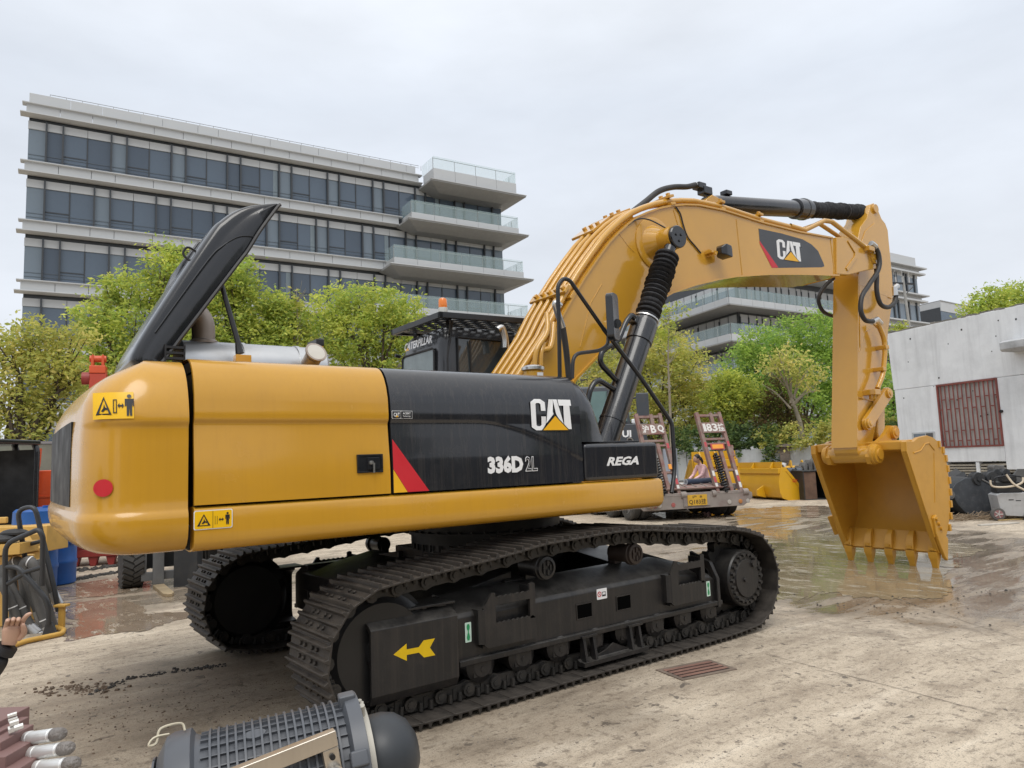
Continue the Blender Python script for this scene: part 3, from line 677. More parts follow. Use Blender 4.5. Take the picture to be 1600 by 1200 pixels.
    # two square openings: flat black quads painting the shade of a pocket, thin rim
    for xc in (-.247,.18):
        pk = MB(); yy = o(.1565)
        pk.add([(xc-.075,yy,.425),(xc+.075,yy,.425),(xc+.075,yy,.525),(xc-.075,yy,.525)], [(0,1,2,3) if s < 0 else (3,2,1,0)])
        obj("square_opening", pk, mat("painted_cavity_shadow", (.003,.003,.003), 1.0, var=0, spec=0, rvar=0), fr, smooth=0)
        rm = MB()
        for a in ((xc-.083,xc+.083,.417,.425),(xc-.083,xc+.083,.525,.533),(xc-.083,xc-.075,.425,.525),(xc+.075,xc+.083,.425,.525)): rm.box(a[0],a[1],min(o(.15),o(.160)),max(o(.15),o(.160)),a[2],a[3])
        obj("opening_rim", rm, TRKD, fr)
    return fr
FN = make_frame(-1.295, -1); FF = make_frame(1.295, 1)
def flat_on(name, polys, m, parent, o, w, h, xd=(1,0,0), zd=(0,0,1), lift=.002, **k):
    return obj(name, place(poly_mb(polys, w, h), o, xd, zd, lift), m, parent, smooth=0, **k)
ARW = [[(0,.5),(.31,1),(.31,.66),(.6,.66),(.72,1),(1,1.0),(.87,.5),(1,0),(.72,0),(.6,.34),(.31,.34),(.31,0)]]
flat_on("arrow_decal", ARW, mat("arrow_yellow", (.72,.47,.0), .45, var=.1, streak=.3, stcol=(.35,.22,.02)), FN, (-1.90,-.205,.415), .30, .105, xd=(1,0,-.02))
for x, z in ((-1.335,.50),(1.22,.445)):
    flat_on("sticker", [rrect(.05,.13,.006)], mat("sticker_pale_green", (.55,.72,.62), .4), FN, (x,-.155,z-.07), 1, 1)
    flat_on("sticker_print", [[(.012+.026*a,.012+.106*b) for a, b in ((.2,0),(.8,0),(1,.2),(.8,.4),(.65,.45),(.65,.6),(.9,.7),(1,.85),(.8,1),(.2,1),(0,.85),(.1,.7),(.35,.6),(.35,.45),(.2,.4),(0,.2))]], GPR, FN, (x,-.155,z-.07), 1, 1, lift=.004)
flat_on("sticker", [rrect(.11,.08,.006)], WHT, FN, (-.11,-.155,.535), 1, 1)
rg_ = MB()
for i in range(14):
    a0, a1 = 2*pi*i/14, 2*pi*(i+1)/14
    rg_.add([(.027+.021*cos(a0),.04+.021*sin(a0),0),(.027+.021*cos(a1),.04+.021*sin(a1),0),(.027+.015*cos(a1),.04+.015*sin(a1),0),(.027+.015*cos(a0),.04+.015*sin(a0),0)], [(0,1,2,3)])
rg_.add([(.014,.053,0),(.018,.056,0),(.04,.028,0),(.036,.025,0)], [(3,2,1,0)]); obj("no_entry_print", place(rg_, (-.11,-.155,.535), (1,0,0), (0,0,1), .004), RPR, FN, smooth=0)
flat_on("book_print", [[(0,0),(.04,0),(.04,.012),(.004,.012),(.006,.03),(.036,.03),(.036,.012),(.04,.012),(.04,.034),(0,.034)]], KPR, FN, (-.055,-.155,.555), 1, 1, lift=.004)
# ---- carbody and slew ring
cb = MB()
cb.pxy([(-.75,-.6),(-.75,.6),(.75,.6),(.75,-.6)], .50, .88)
for sx in (-1, 1):
    for sy in (-1, 1):
        cb.hexa([(sx*.75-.28*(sx>0)-.0, sy*.5-.0, .46) if False else v for v in [(min(sx*.35,sx*.8), min(sy*.45,sy*1.2), .44),(max(sx*.35,sx*.8), min(sy*.45,sy*1.2), .44),(max(sx*.35,sx*.8), max(sy*.45,sy*1.2), .44),(min(sx*.35,sx*.8), max(sy*.45,sy*1.2), .44),
                 (min(sx*.35,sx*.8), min(sy*.45,sy*1.2), .74 if sy<0 else .84),(max(sx*.35,sx*.8), min(sy*.45,sy*1.2), .74 if sy<0 else .84),(max(sx*.35,sx*.8), max(sy*.45,sy*1.2), .84 if sy<0 else .74),(min(sx*.35,sx*.8), max(sy*.45,sy*1.2), .84 if sy<0 else .74)]])
cb.pxz([(-1.45,.5),(-1.45,.66),(-.7,.80),(-.7,.5)], -1.15, 1.15)
cb.pxz([(1.3,.5),(1.3,.62),(.7,.80),(.7,.5)], -1.15, 1.15)
obj("carbody", cb, TRKD, EX, bevel=.01, fix=True)
sr = MB(); sr.lathe([(.86,.66),(.93,.66),(.93,.70),(1.0,.70),(1.0,.72),(1.03,.72),(1.03,.69),(1.19,.69)], (-.11,0,0), (0,0,1), 48)
for i in range(40):
    a = 2*pi*i/40; sr.cyl((-.11+.685*cos(a),.685*sin(a),.875),(-.11+.685*cos(a),.685*sin(a),.93),.014,n=6); sr.cyl((-.11+.705*cos(a),.705*sin(a),1.02),(-.11+.705*cos(a),.705*sin(a),1.045),.014,n=6)
obj("slew_ring", sr, mat("slew_black", (.009,.009,.0095), .6, var=.3), EX, smooth=30)
# ---- upper structure: platform and body shells
pf = MB(); pf.box(-3.0,.70,-1.40,1.40,1.20,1.34); pf.box(-2.2,.9,-.5,.5,1.13,1.22); up("platform", pf, BLKP, bevel=.01)
def prof_y(z):                                         # side profile of the body: outward y at height z (near side)
    T = [(1.19,-1.44),(1.215,-1.485),(1.25,-1.506),(1.40,-1.506),(1.45,-1.50),(1.66,-1.498),(1.81,-1.490),(1.90,-1.484),(1.96,-1.489),(2.065,-1.480),(2.143,-1.458),(2.20,-1.430),(2.24,-1.400),(2.268,-1.365),(2.285,-1.325),(2.293,-1.28),(2.296,-1.2)]
    if z <= T[0][0]: return T[0][1]
    for (a, ya), (b, yb) in zip(T, T[1:]):
        if z <= b: return ya+(yb-ya)*(z-a)/(b-a)
    return T[-1][1]
def sstep(a, b, x): t = min(1, max(0, (x-a)/(b-a))); return t*t*(3-2*t)
ZP = [1.45,1.5,1.56,1.62,1.68,1.74,1.80,1.85]+[1.87+.0075*i for i in range(13)]+[1.98,2.0,2.03,2.065,2.10,2.143,2.17,2.20,2.225,2.245,2.26,2.27,2.28,2.288,2.293,2.296]
def side_panel(x0, x1, crease, nx, side=-1, dep=.016, zs=None, xin=None):
    zs = sorted(zs or ZP)
    vs = []; W_ = len(zs)+2
    for i in range(nx+1):
        x = x0+(x1-x0)*i/nx
        for z in zs:
            y = prof_y(z)
            if crease: y += dep*(1-sstep(crease(x)-(.020 if dep > .01 else .010), crease(x)+(.012 if dep > .01 else .004), z)) - dep*(1-sstep(crease(x)-.38, crease(x)-.02, z))*1.0
            vs.append((x, y if side < 0 else -y, z))
        yy = prof_y(zs[-1])
        vs.append((x, (yy+.25)*(1 if side < 0 else -1), zs[-1]+.004)); vs.append((x, (yy+.6)*(1 if side < 0 else -1), zs[-1]+.004))
    b = MB(); fs = [(i*W_+j, (i+1)*W_+j, (i+1)*W_+j+1, i*W_+j+1) for i in range(nx) for j in range(W_-1)]
    b.add(vs, fs if side < 0 else [f[::-1] for f in fs])
    # return edges so the panel has thickness
    for i, flip in ((0, 1), (nx, 0)):
        k = len(b.v); E = [Vector(b.v[i*W_+j]) for j in range(W_)]
        b.add([tuple(p) for p in E]+[tuple(p+Vector((0,.03*(1 if side<0 else -1),-.0))) for p in E], [((j+1,j,j+W_,j+W_+1) if (flip ^ (side>0)) else (j,j+1,j+W_+1,j+W_)) for j in range(W_-1)])
    return b
door = up("engine_door", side_panel(-2.985,-1.803,lambda x: 1.918,10), YEL, smooth=50)
bpan = up("side_panel", side_panel(-1.787,-.168,lambda x: 1.918 if x < -1.15 else 1.918-.30*((x+1.15)/.98)**1.7,60,dep=.005,zs=ZP+[1.47+.01*i for i in range(52) if not 1.865 < 1.47+.01*i < 1.975 and 1.47+.01*i not in ZP]), BLK, smooth=50)
# far side of the body, seen only from elsewhere
up("engine_door", side_panel(-2.985,-1.803,lambda x: 1.918,6,side=1), YEL, smooth=50)
up("side_panel", side_panel(-1.787,-.5,lambda x: 1.918,6,side=1), BLK, smooth=50)
up("body_core", MB().box(-2.97,-.20,-1.40,1.40,1.34,2.20), BLKP)
up("deck_plate", MB().box(-1.9,-.30,-.95,.9,2.26,2.29), BLKP, bevel=.005)
dkf = MB(); dkf.box(-2.96,-2.0,-1.30,-1.05,2.22,2.285); dkf.box(-2.96,-2.0,1.0,1.30,2.22,2.285); up("hood_sill", dkf, BLKP)
def rail_mb(x0, x1, side):
    Z = [1.19,1.195,1.205,1.222,1.25,1.30,1.36,1.41,1.428,1.438,1.442]; Y = [-1.38,-1.43,-1.465,-1.492,-1.506,-1.508,-1.506,-1.502,-1.496,-1.48,-1.44]
    R_ = []
    for x, k in ((x0,0),(x1-.05,0),(x1-.02,.012),(x1,.04)):
        r = [Vector((x, (y+k)*(1 if side<0 else -1), z+(k*.6 if z < 1.3 else -k*.6))) for y, z in zip(Y, Z)]
        R_.append(r+[Vector((x,-1.2*(1 if side<0 else -1),1.43)), Vector((x,-1.2*(1 if side<0 else -1),1.20))])
    return MB().loft(R_)
rail = up("side_rail", rail_mb(-2.985,.725,-1), YEL, smooth=40, fix=True); up("side_rail", rail_mb(-2.985,.725,1), YEL, smooth=40, fix=True)
# ---- counterweight
def cw_outline(ins, rear, n=9):
    # plan outline from the near seam round the tail to the far seam, inset by ins (sides) and rear
    P = [(-3.015,-1.508+ins)]
    for i in range(n+1):
        a = radians(90*i/n); P.append((-3.20-.33*(sin(a)**.9)*1.0+rear*sin(a), -1.508+ins+.30*(1-cos(a))))
    for y in (-.9,-.6,-.3,0,.3,.6,.9): P.append((-3.555+rear+.012*(y/.9)**2, y*(1-ins/2)))
    for i in range(n,-1,-1):
        a = radians(90*i/n); P.append((-3.20-.33*(sin(a)**.9)+rear*sin(a), 1.508-ins-.30*(1-cos(a))))
    P.append((-3.015,1.508-ins)); return P
LV = [(1.195,.26,.30),(1.20,.15,.17),(1.215,.085,.10),(1.24,.04,.05),(1.28,.012,.015),(1.33,0,.004),(1.385,0,.0),(1.41,.003,.003),(1.425,.014,.012),(1.44,.020,.016),(1.50,.022,.016),(1.65,.022,.016),(1.80,.020,.016),(1.872,.022,.018),(1.895,.018,.020),(1.905,.008,.020),(1.925,.004,.022),(1.97,.012,.025),(2.03,.028,.034),(2.09,.052,.058),(2.14,.080,.092),(2.18,.110,.135),(2.215,.145,.19),(2.245,.185,.25),(2.268,.235,.31),(2.283,.31,.38),(2.289,.45,.45)]
cw = MB(); cw.loft([[Vector((x,y,z)) for x, y in cw_outline(i, r)] for z, i, r in LV])
CWT = up("counterweight", cw, YEL, smooth=45, fix=True)
# recessed rear panel
rp = MB()
ol = [p for p in cw_outline(.022,.016) if abs(p[1]) < 1.10]
for z0, z1 in ((1.46,1.95),):
    rp.loft([[Vector((x-.004,y,z0)),Vector((x+.02,y,z0)),Vector((x+.02,y,z1)),Vector((x-.004,y,z1))] for x, y in ol])
up("rear_panel", rp, mat("rear_panel_dark", (.012,.013,.015), .55, var=.2, spec=.3), CWT, fix=True)
#rf = MB(); rf.box(-3.566,-3.56,-1.17,-1.13,1.41,1.99); rf.box(-3.566,-3.56,1.13,1.17,1.41,1.99); rf.box(-3.566,-3.56,-1.13,1.13,1.97,1.99); rf.box(-3.566,-3.56,-1.13,1.13,1.41,1.43); up("panel_frame", rf, YEL, CWT)
def conform(mb, fy=prof_y, lift=.004):                 # lay flat (x,z) print onto the curved side
    mb.v = [(x, fy(z)-lift, z) for x, _, z in mb.v]; return mb
def side_print(name, mb, m, parent, x, z, lift=.006, fy=prof_y):
    mb.v = [(v[0]+x, 0, v[1]+z) for v in mb.v]; mb.f = [f for f in mb.f]
    return obj(name, conform(mb, fy, lift), m, parent, smooth=0)
def gridded(w, h, nx=4, ny=6, r=0.0):
    b = MB(); b.grid(lambda u, v: (u*w, v*h, 0), nx, ny); return b
# red reflector and warning stickers on the counterweight
def fcw(z):
    for (a, i, r), (b, j, s_) in zip(LV, LV[1:]):
        if a <= z <= b: return -1.508+i+(j-i)*(z-a)/(b-a)
    return -1.45
def cw_side(x, z):                                      # y of the counterweight's near face at (x,z)
    ins = fcw(z)+1.508
    best = -1.508+ins
    if x < -3.20:
        for i in range(90):
            a = radians(i); xx = -3.20-.33*(sin(a)**.9)
            if xx <= x: return -1.508+ins+.30*(1-cos(a))
        return -1.508+ins+.30
    return best
def cw_print(name, mb, m, x, z, lift=.005):
    mb.v = [(v[0]+x, cw_side(v[0]+x, v[1]+z)-lift, v[1]+z) for v in mb.v]; return obj(name, mb, m, CWT, smooth=30)
dd = MB(); dd.add([(0,0,0)]+[(.042*cos(2*pi*i/24), .046*sin(2*pi*i/24), 0) for i in range(24)], [(0,1+i,1+(i+1)%24) for i in range(24)])
cw_print("red_reflector", dd, RPR, -3.417, 1.567)
def pictos(tri_w, h):
    T = []; t = tri_w; k = .10
    T += [[(0,0),(t,0),(t-.18*t,.07*h),(.18*t,.07*h)], [(0,0),(.18*t,.07*h),(t*.5,h*.86),(t*.5,h)], [(t,0),(t*.5,h),(t*.5,h*.86),(t-.18*t,.07*h)]]
    T += [[(.32*t,.2*h),(.45*t,.16*h),(.62*t,.3*h),(.7*t,.22*h),(.72*t,.34*h),(.58*t,.42*h),(.52*t,.6*h),(.46*t,.36*h)]]
    return T
def man(x, h): 
    w = .34*h
    return [[(x+w*.5+.085*h*cos(a*pi/5), h*.90+.085*h*sin(a*pi/5)) for a in range(10)], [(x,.78*h),(x+w,.78*h),(x+w,.45*h),(x+w*.85,.45*h),(x+w*.8,.66*h),(x+w*.8,.02*h),(x+w*.56,.02*h),(x+w*.5,.4*h),(x+w*.44,.02*h),(x+w*.2,.02*h),(x+w*.2,.66*h),(x+w*.15,.45*h),(x,.45*h)]]
def dbl_arrow(x, y, w, h): return [[(x,y+h*.5),(x+w*.3,y+h),(x+w*.3,y+h*.65),(x+w*.7,y+h*.65),(x+w*.7,y+h),(x+w,y+h*.5),(x+w*.7,y),(x+w*.7,y+h*.35),(x+w*.3,y+h*.35),(x+w*.3,y)]]
def shift(P, dx, dy): return [[(x+dx, y+dy) for x, y in p] for p in P]
cw_print("warning_sticker", gridded(.180,.145,10,3), YST, -3.468, 1.928, .004)
for nm, P in (("warning_print", shift(pictos(.068,.10), .011, .022)), ("person_print", shift(man(0,.122), .138,.012)), ("arrow_print", dbl_arrow(.105,.055,.029,.03)), ("box_print", [[(.085,.03),(.089,.03),(.089,.105),(.085,.105)],[(.098,.03),(.102,.03),(.102,.105),(.098,.105)],[(.089,.1),(.098,.1),(.098,.105),(.089,.105)],[(.089,.03),(.098,.03),(.098,.035),(.089,.035)]])):
    cw_print(nm, poly_mb(P), KPR, -3.468, 1.928, .008)
# rail sticker with white border
fr_ = lambda z: -1.508
side_print("warning_sticker", poly_mb([rrect(.205,.105,.01)]), WHT, rail, -2.990, 1.316, .003, fr_)
side_print("sticker_face", poly_mb([rrect(.195,.095,.008)]), YST, rail, -2.985, 1.321, .005, fr_)
side_print("warning_print", poly_mb(shift(pictos(.07,.065), .012, .015)+[[(.093,0),(.095,0),(.095,.095),(.093,.095)]]), KPR, rail, -2.985, 1.321, .007, fr_)
side_print("person_print", poly_mb(shift(man(0,.07), .160,.014)+dbl_arrow(.125,.035,.027,.02)+[[(.105,.02),(.107,.02),(.107,.065),(.105,.065)],[(.116,.02),(.118,.02),(.118,.065),(.116,.065)]]), KPR, rail, -2.985, 1.321, .007, fr_)
# ---- prints on the black panel
side_print("cat_lettering", poly_mb(CAT_W, .39, .235), WHT, bpan, -.648, 1.848, .011)
side_print("logo_outline", poly_mb(CAT_K, .39, .235), KPR, bpan, -.648, 1.848, .013)
side_print("logo_triangle", poly_mb(CAT_T, .39, .235), YPR, bpan, -.648, 1.848, .015)
side_print("model_lettering", text_mb("336D", .310, .125, bold=.058), WHT, bpan, -1.056, 1.543)
side_print("model_lettering", text_mb("2L", .112, .11, bold=.03), WHT, bpan, -.728, 1.548)
side_print("model_lettering", text_mb("2L", .102, .098, bold=-.004), KPR, bpan, -.723, 1.554, .008)
side_print("red_stripe", poly_mb([[(0,.347),(0,.153),(.100,0),(.258,0)]]), RPR, bpan, -1.783, 1.452, .003)
side_print("yellow_stripe", poly_mb([[(0,0),(.098,0),(0,.150)]]), YPR, bpan, -1.783, 1.452, .003)
side_print("maker_sticker", poly_mb([rrect(.15,.052,.004)]), WHT, bpan, -1.781, 1.932, .003)
side_print("sticker_face", poly_mb([shift([rrect(.060,.046,.003)],.003,.003)[0], shift([rrect(.081,.046,.003)],.066,.003)[0]]), KPR, bpan, -1.781, 1.932, .005)
side_print("sticker_lettering", MB().join(place(text_mb("CAT",.044,.026,bold=.03),(.011,.013,0),(1,0,0),(0,1,0))).join(place(text_mb("ACERT",.058,.013,bold=.02),(.077,.028,0),(1,0,0),(0,1,0))).join(place(text_mb("Technology",.058,.011,bold=.015),(.077,.010,0),(1,0,0),(0,1,0))), WHT, bpan, -1.781, 1.932, .007)
side_print("logo_triangle", poly_mb([[(.024,.010),(.046,.010),(.035,.023)]]), YPR, bpan, -1.781, 1.932, .009)
# ---- door latch
la = MB()
la.box(-1.985,-1.845,-1.508,-1.49,1.555,1.565); la.box(-1.985,-1.845,-1.508,-1.49,1.655,1.665); la.box(-1.985,-1.975,-1.508,-1.49,1.565,1.655); la.box(-1.855,-1.845,-1.508,-1.49,1.565,1.655)
la.box(-1.975,-1.855,-1.503,-1.495,1.565,1.655); la.box(-1.932,-1.868,-1.516,-1.50,1.575,1.645)
la.v = [(-1.9445+(x+1.915)*1.25, y, 1.646+(z-1.61)*1.06) for x, y, z in la.v]
lt = up("door_latch", la, BLKG, door, bevel=.002)
ky = MB(); ky.cyl((-1.915,-1.516,1.615),(-1.915,-1.528,1.615),.012,n=12); ky.cyl((-1.915,-1.525,1.615),(-1.915,-1.535,1.615),.006,n=8); ky.box(-1.909,-1.899,-1.533,-1.530,1.555,1.612); ky.v = [(-1.9445+(x+1.915)*1.25, y, 1.646+(z-1.61)*1.06) for x, y, z in ky.v]; up("lock_key", ky, STEEL, door)
# ---- black front cover and tool box
fc = MB(); R_ = []
for x, top, yk in ((-.160,2.285,0),(-.10,2.27,.004),(-.04,2.235,.010),(.01,2.16,.02),(.05,2.05,.03),(.085,1.90,.04),(.105,1.80,.045),(.105,1.755,.045)):
    zz = [1.755+(top-1.755)*t for t in (0,.15,.3,.45,.6,.72,.82,.9,.96,1)]
    r = [Vector((x, max(prof_y(z+(2.296-top)*t_)*.995+yk, -1.51), z)) for z, t_ in zip(zz, (0,.15,.3,.45,.6,.72,.82,.9,.96,1))]
    r += [Vector((x,-1.0,top)), Vector((x,-1.0,1.755))]
    R_.append(r)
fc.loft(R_); up("front_cover", fc, BLK, smooth=40, fix=True)
tbx = MB(); tbx.box(-.15,.668,-1.503,-.75,1.446,1.742); tb_ = up("tool_box", tbx, BLK, bevel=.035, seg=4, smooth=40)
up("box_lid", MB().box(-.02,.55,-1.40,-.85,1.742,1.762), BLKP, tb_, bevel=.006)
RE = [[(.0,0),(.05,0),(.085,.32),(.2,.32),(.215,.0),(.265,0),(.235,.40),(.245,.48),(.27,.9),(.24,1),(.10,1),(.07,.86),(.18,.86),(.2,.84),(.19,.5),(.18,.46),(.04,.46)]]
side_print("brand_lettering", MB().join(text_mb("REGA", .355, .070, bold=.04, shear=.32)), WHT, tb_, .070, 1.560, .003, lambda z: -1.503)
up("mount_post", MB().box(.60,.70,-1.45,-1.35,1.40,1.47), BLKP, bevel=.01)
# ---- engine hood, propped open
HP = [(-3.19,2.08),(-3.215,2.28),(-3.20,2.43),(-2.80,3.17),(-2.70,3.31),(-2.60,3.395),(-2.50,3.44),(-2.36,3.47),(-2.335,3.462)]
HQ = [(-3.02,2.10),(-3.05,2.31),(-3.02,2.375),(-2.62,2.985),(-2.55,3.09),(-2.48,3.22),(-2.42,3.32),(-2.345,3.435),(-2.325,3.455)]
hd = MB()
def hood_ring(i, y0=-.92, y1=-.08):
    a, b_ = Vector((HP[i][0],0,HP[i][1])), Vector((HQ[i][0],0,HQ[i][1])); w = (b_-a).length; d = (b_-a)
    pr_ = [(1.0,0),(.93,-.006),(.5,-.012),(.40,.002),(.30,.003),(.18,.006),(.10,.014),(.05,.032),(.015,.065),(0,.12)]
    out = []
    for t, dy in pr_: p = a+d*t; out.append(Vector((p.x, y0+dy, p.z)))
    for t, dy in pr_[::-1]: p = a+d*t; out.append(Vector((p.x, y1-dy, p.z)))
    return out
HP = [(p.x,p.y) for p in smooth_path([(x,z,0) for x,z in HP],5)]; HQ = [(p.x,p.y) for p in smooth_path([(x,z,0) for x,z in HQ],5)]
hd.loft([hood_ring(i) for i in range(len(HP))])
HOOD = up("engine_hood", hd, BLKG, smooth=45, fix=True)
hl = MB(); e0 = [Vector((x, -.935, z)) for x, z in HQ[8:]]; hl.tube(e0, .013, 6); up("hood_lip", hl, BLKP, HOOD)
hr = MB(); hr.tube(smooth_path([(-2.505,-.925,3.20),(-2.60,-.927,3.185),(-2.70,-.926,3.11),(-2.80,-.922,2.99),(-3.10,-.918,2.50)], 6), .007, 6); up("hood_ridge", hr, BLKG, HOOD)
up("hood_handle", MB().tube(round_path([(-2.83,-.75,3.10),(-2.89,-.75,3.13),(-2.92,-.75,3.07),(-2.87,-.75,3.03)],.03), .008, 6), BLKP, HOOD)
hs = MB(); hs.box(-3.22,-2.72,-.2,.05,0,.04); M = Matrix.Translation((-2.60,0,3.42)) @ Matrix.Rotation(radians(-57.5),4,'Y'); 
up("hood_scoop", MB().prism([(-2.93,-.55,2.93),(-2.88,-.55,3.07),(-2.78,-.55,3.23),(-2.73,-.55,3.27),(-2.72,-.55,3.20),(-2.92,-.55,2.90)], (0,.4,0)), BLKG, HOOD, bevel=.01, fix=True)
up("hood_prop", MB().tube([(-2.70,-.88,2.86),(-2.60,-.90,2.48),(-2.59,-.91,2.40)], [.016,.018,.028], 10), BLKP)
up("prop_bracket", MB().box(-2.63,-2.53,-.97,-.90,2.29,2.385), YEL, bevel=.004)
MUF = mat("muffler_metal", (.52,.53,.54), .38, metal=.85, var=.12, dirt=.35, dcol=(.30,.27,.23), dscale=2.5)
mf = MB(); mf.lathe([(0,.0),(0,.155),(.02,.175),(.98,.175),(1.0,.155),(1.0,0)], (-2.92,-.62,2.34), (1,0,0), 28)
mu = up("muffler", mf, MUF, smooth=40)
for x in (-2.52,-2.14): up("muffler_strap", MB().lathe([(0,.176),(.0,.182),(.025,.182),(.025,.176)], (x,-.62,2.34), (1,0,0), 28), MUF, mu)
RST = mat("burnt_pipe", (.36,.31,.27), .5, metal=.7, var=.25, dirt=.6, dcol=(.13,.07,.04), dscale=5)
up("exhaust_pipe", MB().tube(smooth_path([(-2.75,-.60,2.47),(-2.75,-.60,2.60),(-2.765,-.60,2.67),(-2.83,-.60,2.75),(-2.90,-.60,2.79)],4), .075, 20), RST, smooth=50)
up("pipe_collar", MB().lathe([(0,.074),(0,.10),(.015,.10),(.03,.08),(.03,.07)], (-2.75,-.60,2.50), (0,0,1), 20), RST)
cpb = MB(); cpb.lathe([(0,.0),(0,.072),(.012,.078),(.02,.078),(.02,.066),(.012,.0)], (-2.085,-.93,2.425), (.1,-.85,.5), 24); up("tail_cap", cpb, RST)
cpw = MB(); cpw.lathe([(0,.064),(.004,.0)], (-2.085+.002,-.93-.017,2.425+.010), (.1,-.85,.5), 24); up("cap_face", cpw, mat("pale_filter", (.55,.53,.48), .8, dirt=.4))
up("cap_pipe", MB().cyl((-2.083,-.91,2.418),(-2.08,-.72,2.32),.06,n=16), RST)
ul = MB(); ul.box(-1.93,-1.90,-.52,-.3,2.30,2.56); ul.box(-1.96,-1.88,-.55,-.49,2.52,2.58); up("hood_catch", ul, YEL, bevel=.004); up("catch_pad", MB().box(-1.99,-1.93,-.70,-.5,2.525,2.575), BLKP, bevel=.006)
# grille just behind the hood edge
gl = MB()
for i in range(4): gl.box(-3.04,-2.93,-.95,-.9,2.30+i*.035,2.315+i*.035)
gl.box(-3.05,-3.04,-.95,-.9,2.29,2.43); gl.box(-2.94,-2.93,-.95,-.9,2.29,2.43); up("hood_grille", gl, BLKP)
# ------------------------------------------------------------------ boom (coordinates of the slewed upper frame)
def poly_px(pts, y):                                   # photograph pixels on the vertical plane Y=y of the upper frame -> (x,z)
    Ri = Matrix.Rotation(-PSI, 3, 'Z'); c = Ri @ CL; o = []
    for u, v in pts:
        d = Ri @ ray(u, v); t = (y-c.y)/d.y; p = c+d*t; o.append((p.x, p.z))
    return o
BY = .345
LOW = [(.12,1.80),(.42,2.08),(.774,2.426),(1.134,2.715),(1.469,2.994),(1.822,3.236),(2.243,3.448),(2.63,3.580),(3.037,3.690),(3.403,3.772),(4.052,3.876),(4.756,3.962),(5.70,4.06)]
UPP = poly_px([(862,530),(878,496),(896,464),(914,434),(933,406),(952,380),(966,365),(980,352),(995,341),(1010,334),(1030,327),(1050,323),(1070,321.5),(1090,322),(1130,330),(1190,349),(1250,364),(1300,373)], -BY)
UPP = [(-.10,1.95),(.10,2.30)]+UPP
bm_ = MB(); bm_.pxz(LOW+[(5.86,4.09),(5.90,4.58)]+UPP[::-1], -BY, BY)
BOOM = up("boom", bm_, YELB, smooth=25)
def strip(path, y0, y1, th):                            # a plate following path (x,z), thickness th along its normal
    b = MB(); n = len(path); V = []
    for i, (x, z) in enumerate(path):
        a, c = path[max(i-1,0)], path[min(i+1,n-1)]; d = Vector((c[0]-a[0],0,c[1]-a[1])).normalized(); nn = Vector((-d.z,0,d.x))
        V.append([Vector((x,y0,z)), Vector((x,y1,z)), Vector((x,y1,z))+nn*th, Vector((x,y0,z))+nn*th])
    return b.loft(V)
up("bottom_plate", strip(LOW[1:], -BY-.028, BY+.028, -.022), YELB, BOOM, fix=True, smooth=30)
up("top_plate", strip(UPP, -BY-.022, BY+.022, .020), YELB, BOOM, fix=True, smooth=30)
sm = MB()                                               # weld seams and doubler plates on the near side
for a, b_ in (((2.373,4.42),(2.466,4.15)), ((3.509,4.50),(3.546,3.80)), ((5.587,4.56),(5.622,4.06))): sm.tube([(a[0],-BY-.001,a[1]),(b_[0],-BY-.001,b_[1])], .007, 6)
sm.tube([(.86,-BY,2.74),(1.03,-BY,3.20),(1.20,-BY,3.42)], .006, 6); sm.tube([(.75,-BY,2.44),(.70,-BY,2.75)], .006, 6)
sm.tube([(1.47,-BY,4.02),(1.62,-BY,3.88),(1.70,-BY,3.83)], .005, 5)
up("weld_seam", sm, YELB, BOOM, kind="stuff")
bs = MB()                                               # cylinder boss through the boom
bs.lathe([(0,.0),(0,.30),(.012,.30),(.016,.292),(.016,.21),(.10,.155),(.14,.13),(.30,.125),(.30,0)], (2.03,-BY,3.97), (0,-1,0), 36)
up("cylinder_boss", bs, YELB, BOOM, smooth=30)
ears = MB(); EP = [(5.62,4.055),(5.70,4.60),(5.94,4.64),(6.70,4.61),(6.80,4.52),(6.80,4.36),(6.72,4.27),(6.40,4.20),(5.93,4.08)]
ears.pxz(EP, -BY-.03, -BY+.06); ears.pxz(EP, BY-.06, BY+.03)
er = up("boom_nose", ears, YELB, BOOM, bevel=.012, fix=True)
rbp = MB(); rbp.pxz([(5.90,4.13),(6.18,4.35),(6.22,4.42),(6.0,4.60),(5.97,4.575),(6.13,4.43),(6.12,4.38),(5.86,4.17)], -BY-.045, -BY-.028); up("nose_rib", rbp, YELB, BOOM, bevel=.004, fix=True)
pn = MB(); pn.lathe([(0,0),(0,.105),(.02,.10),(.02,0)], (6.66,-BY-.03,4.435), (0,-1,0), 24); pn.lathe([(.02,.055),(.03,.05),(.03,0)], (6.66,-BY-.03,4.435), (0,-1,0), 16); up("nose_pin", pn, YELB, BOOM)
up("cylinder_lug", MB().pxz([(3.15,4.52),(3.28,4.80),(3.40,4.88),(3.52,4.86),(3.62,4.74),(3.78,4.52)], -.10, .10), YELB, BOOM, bevel=.01, fix=True)
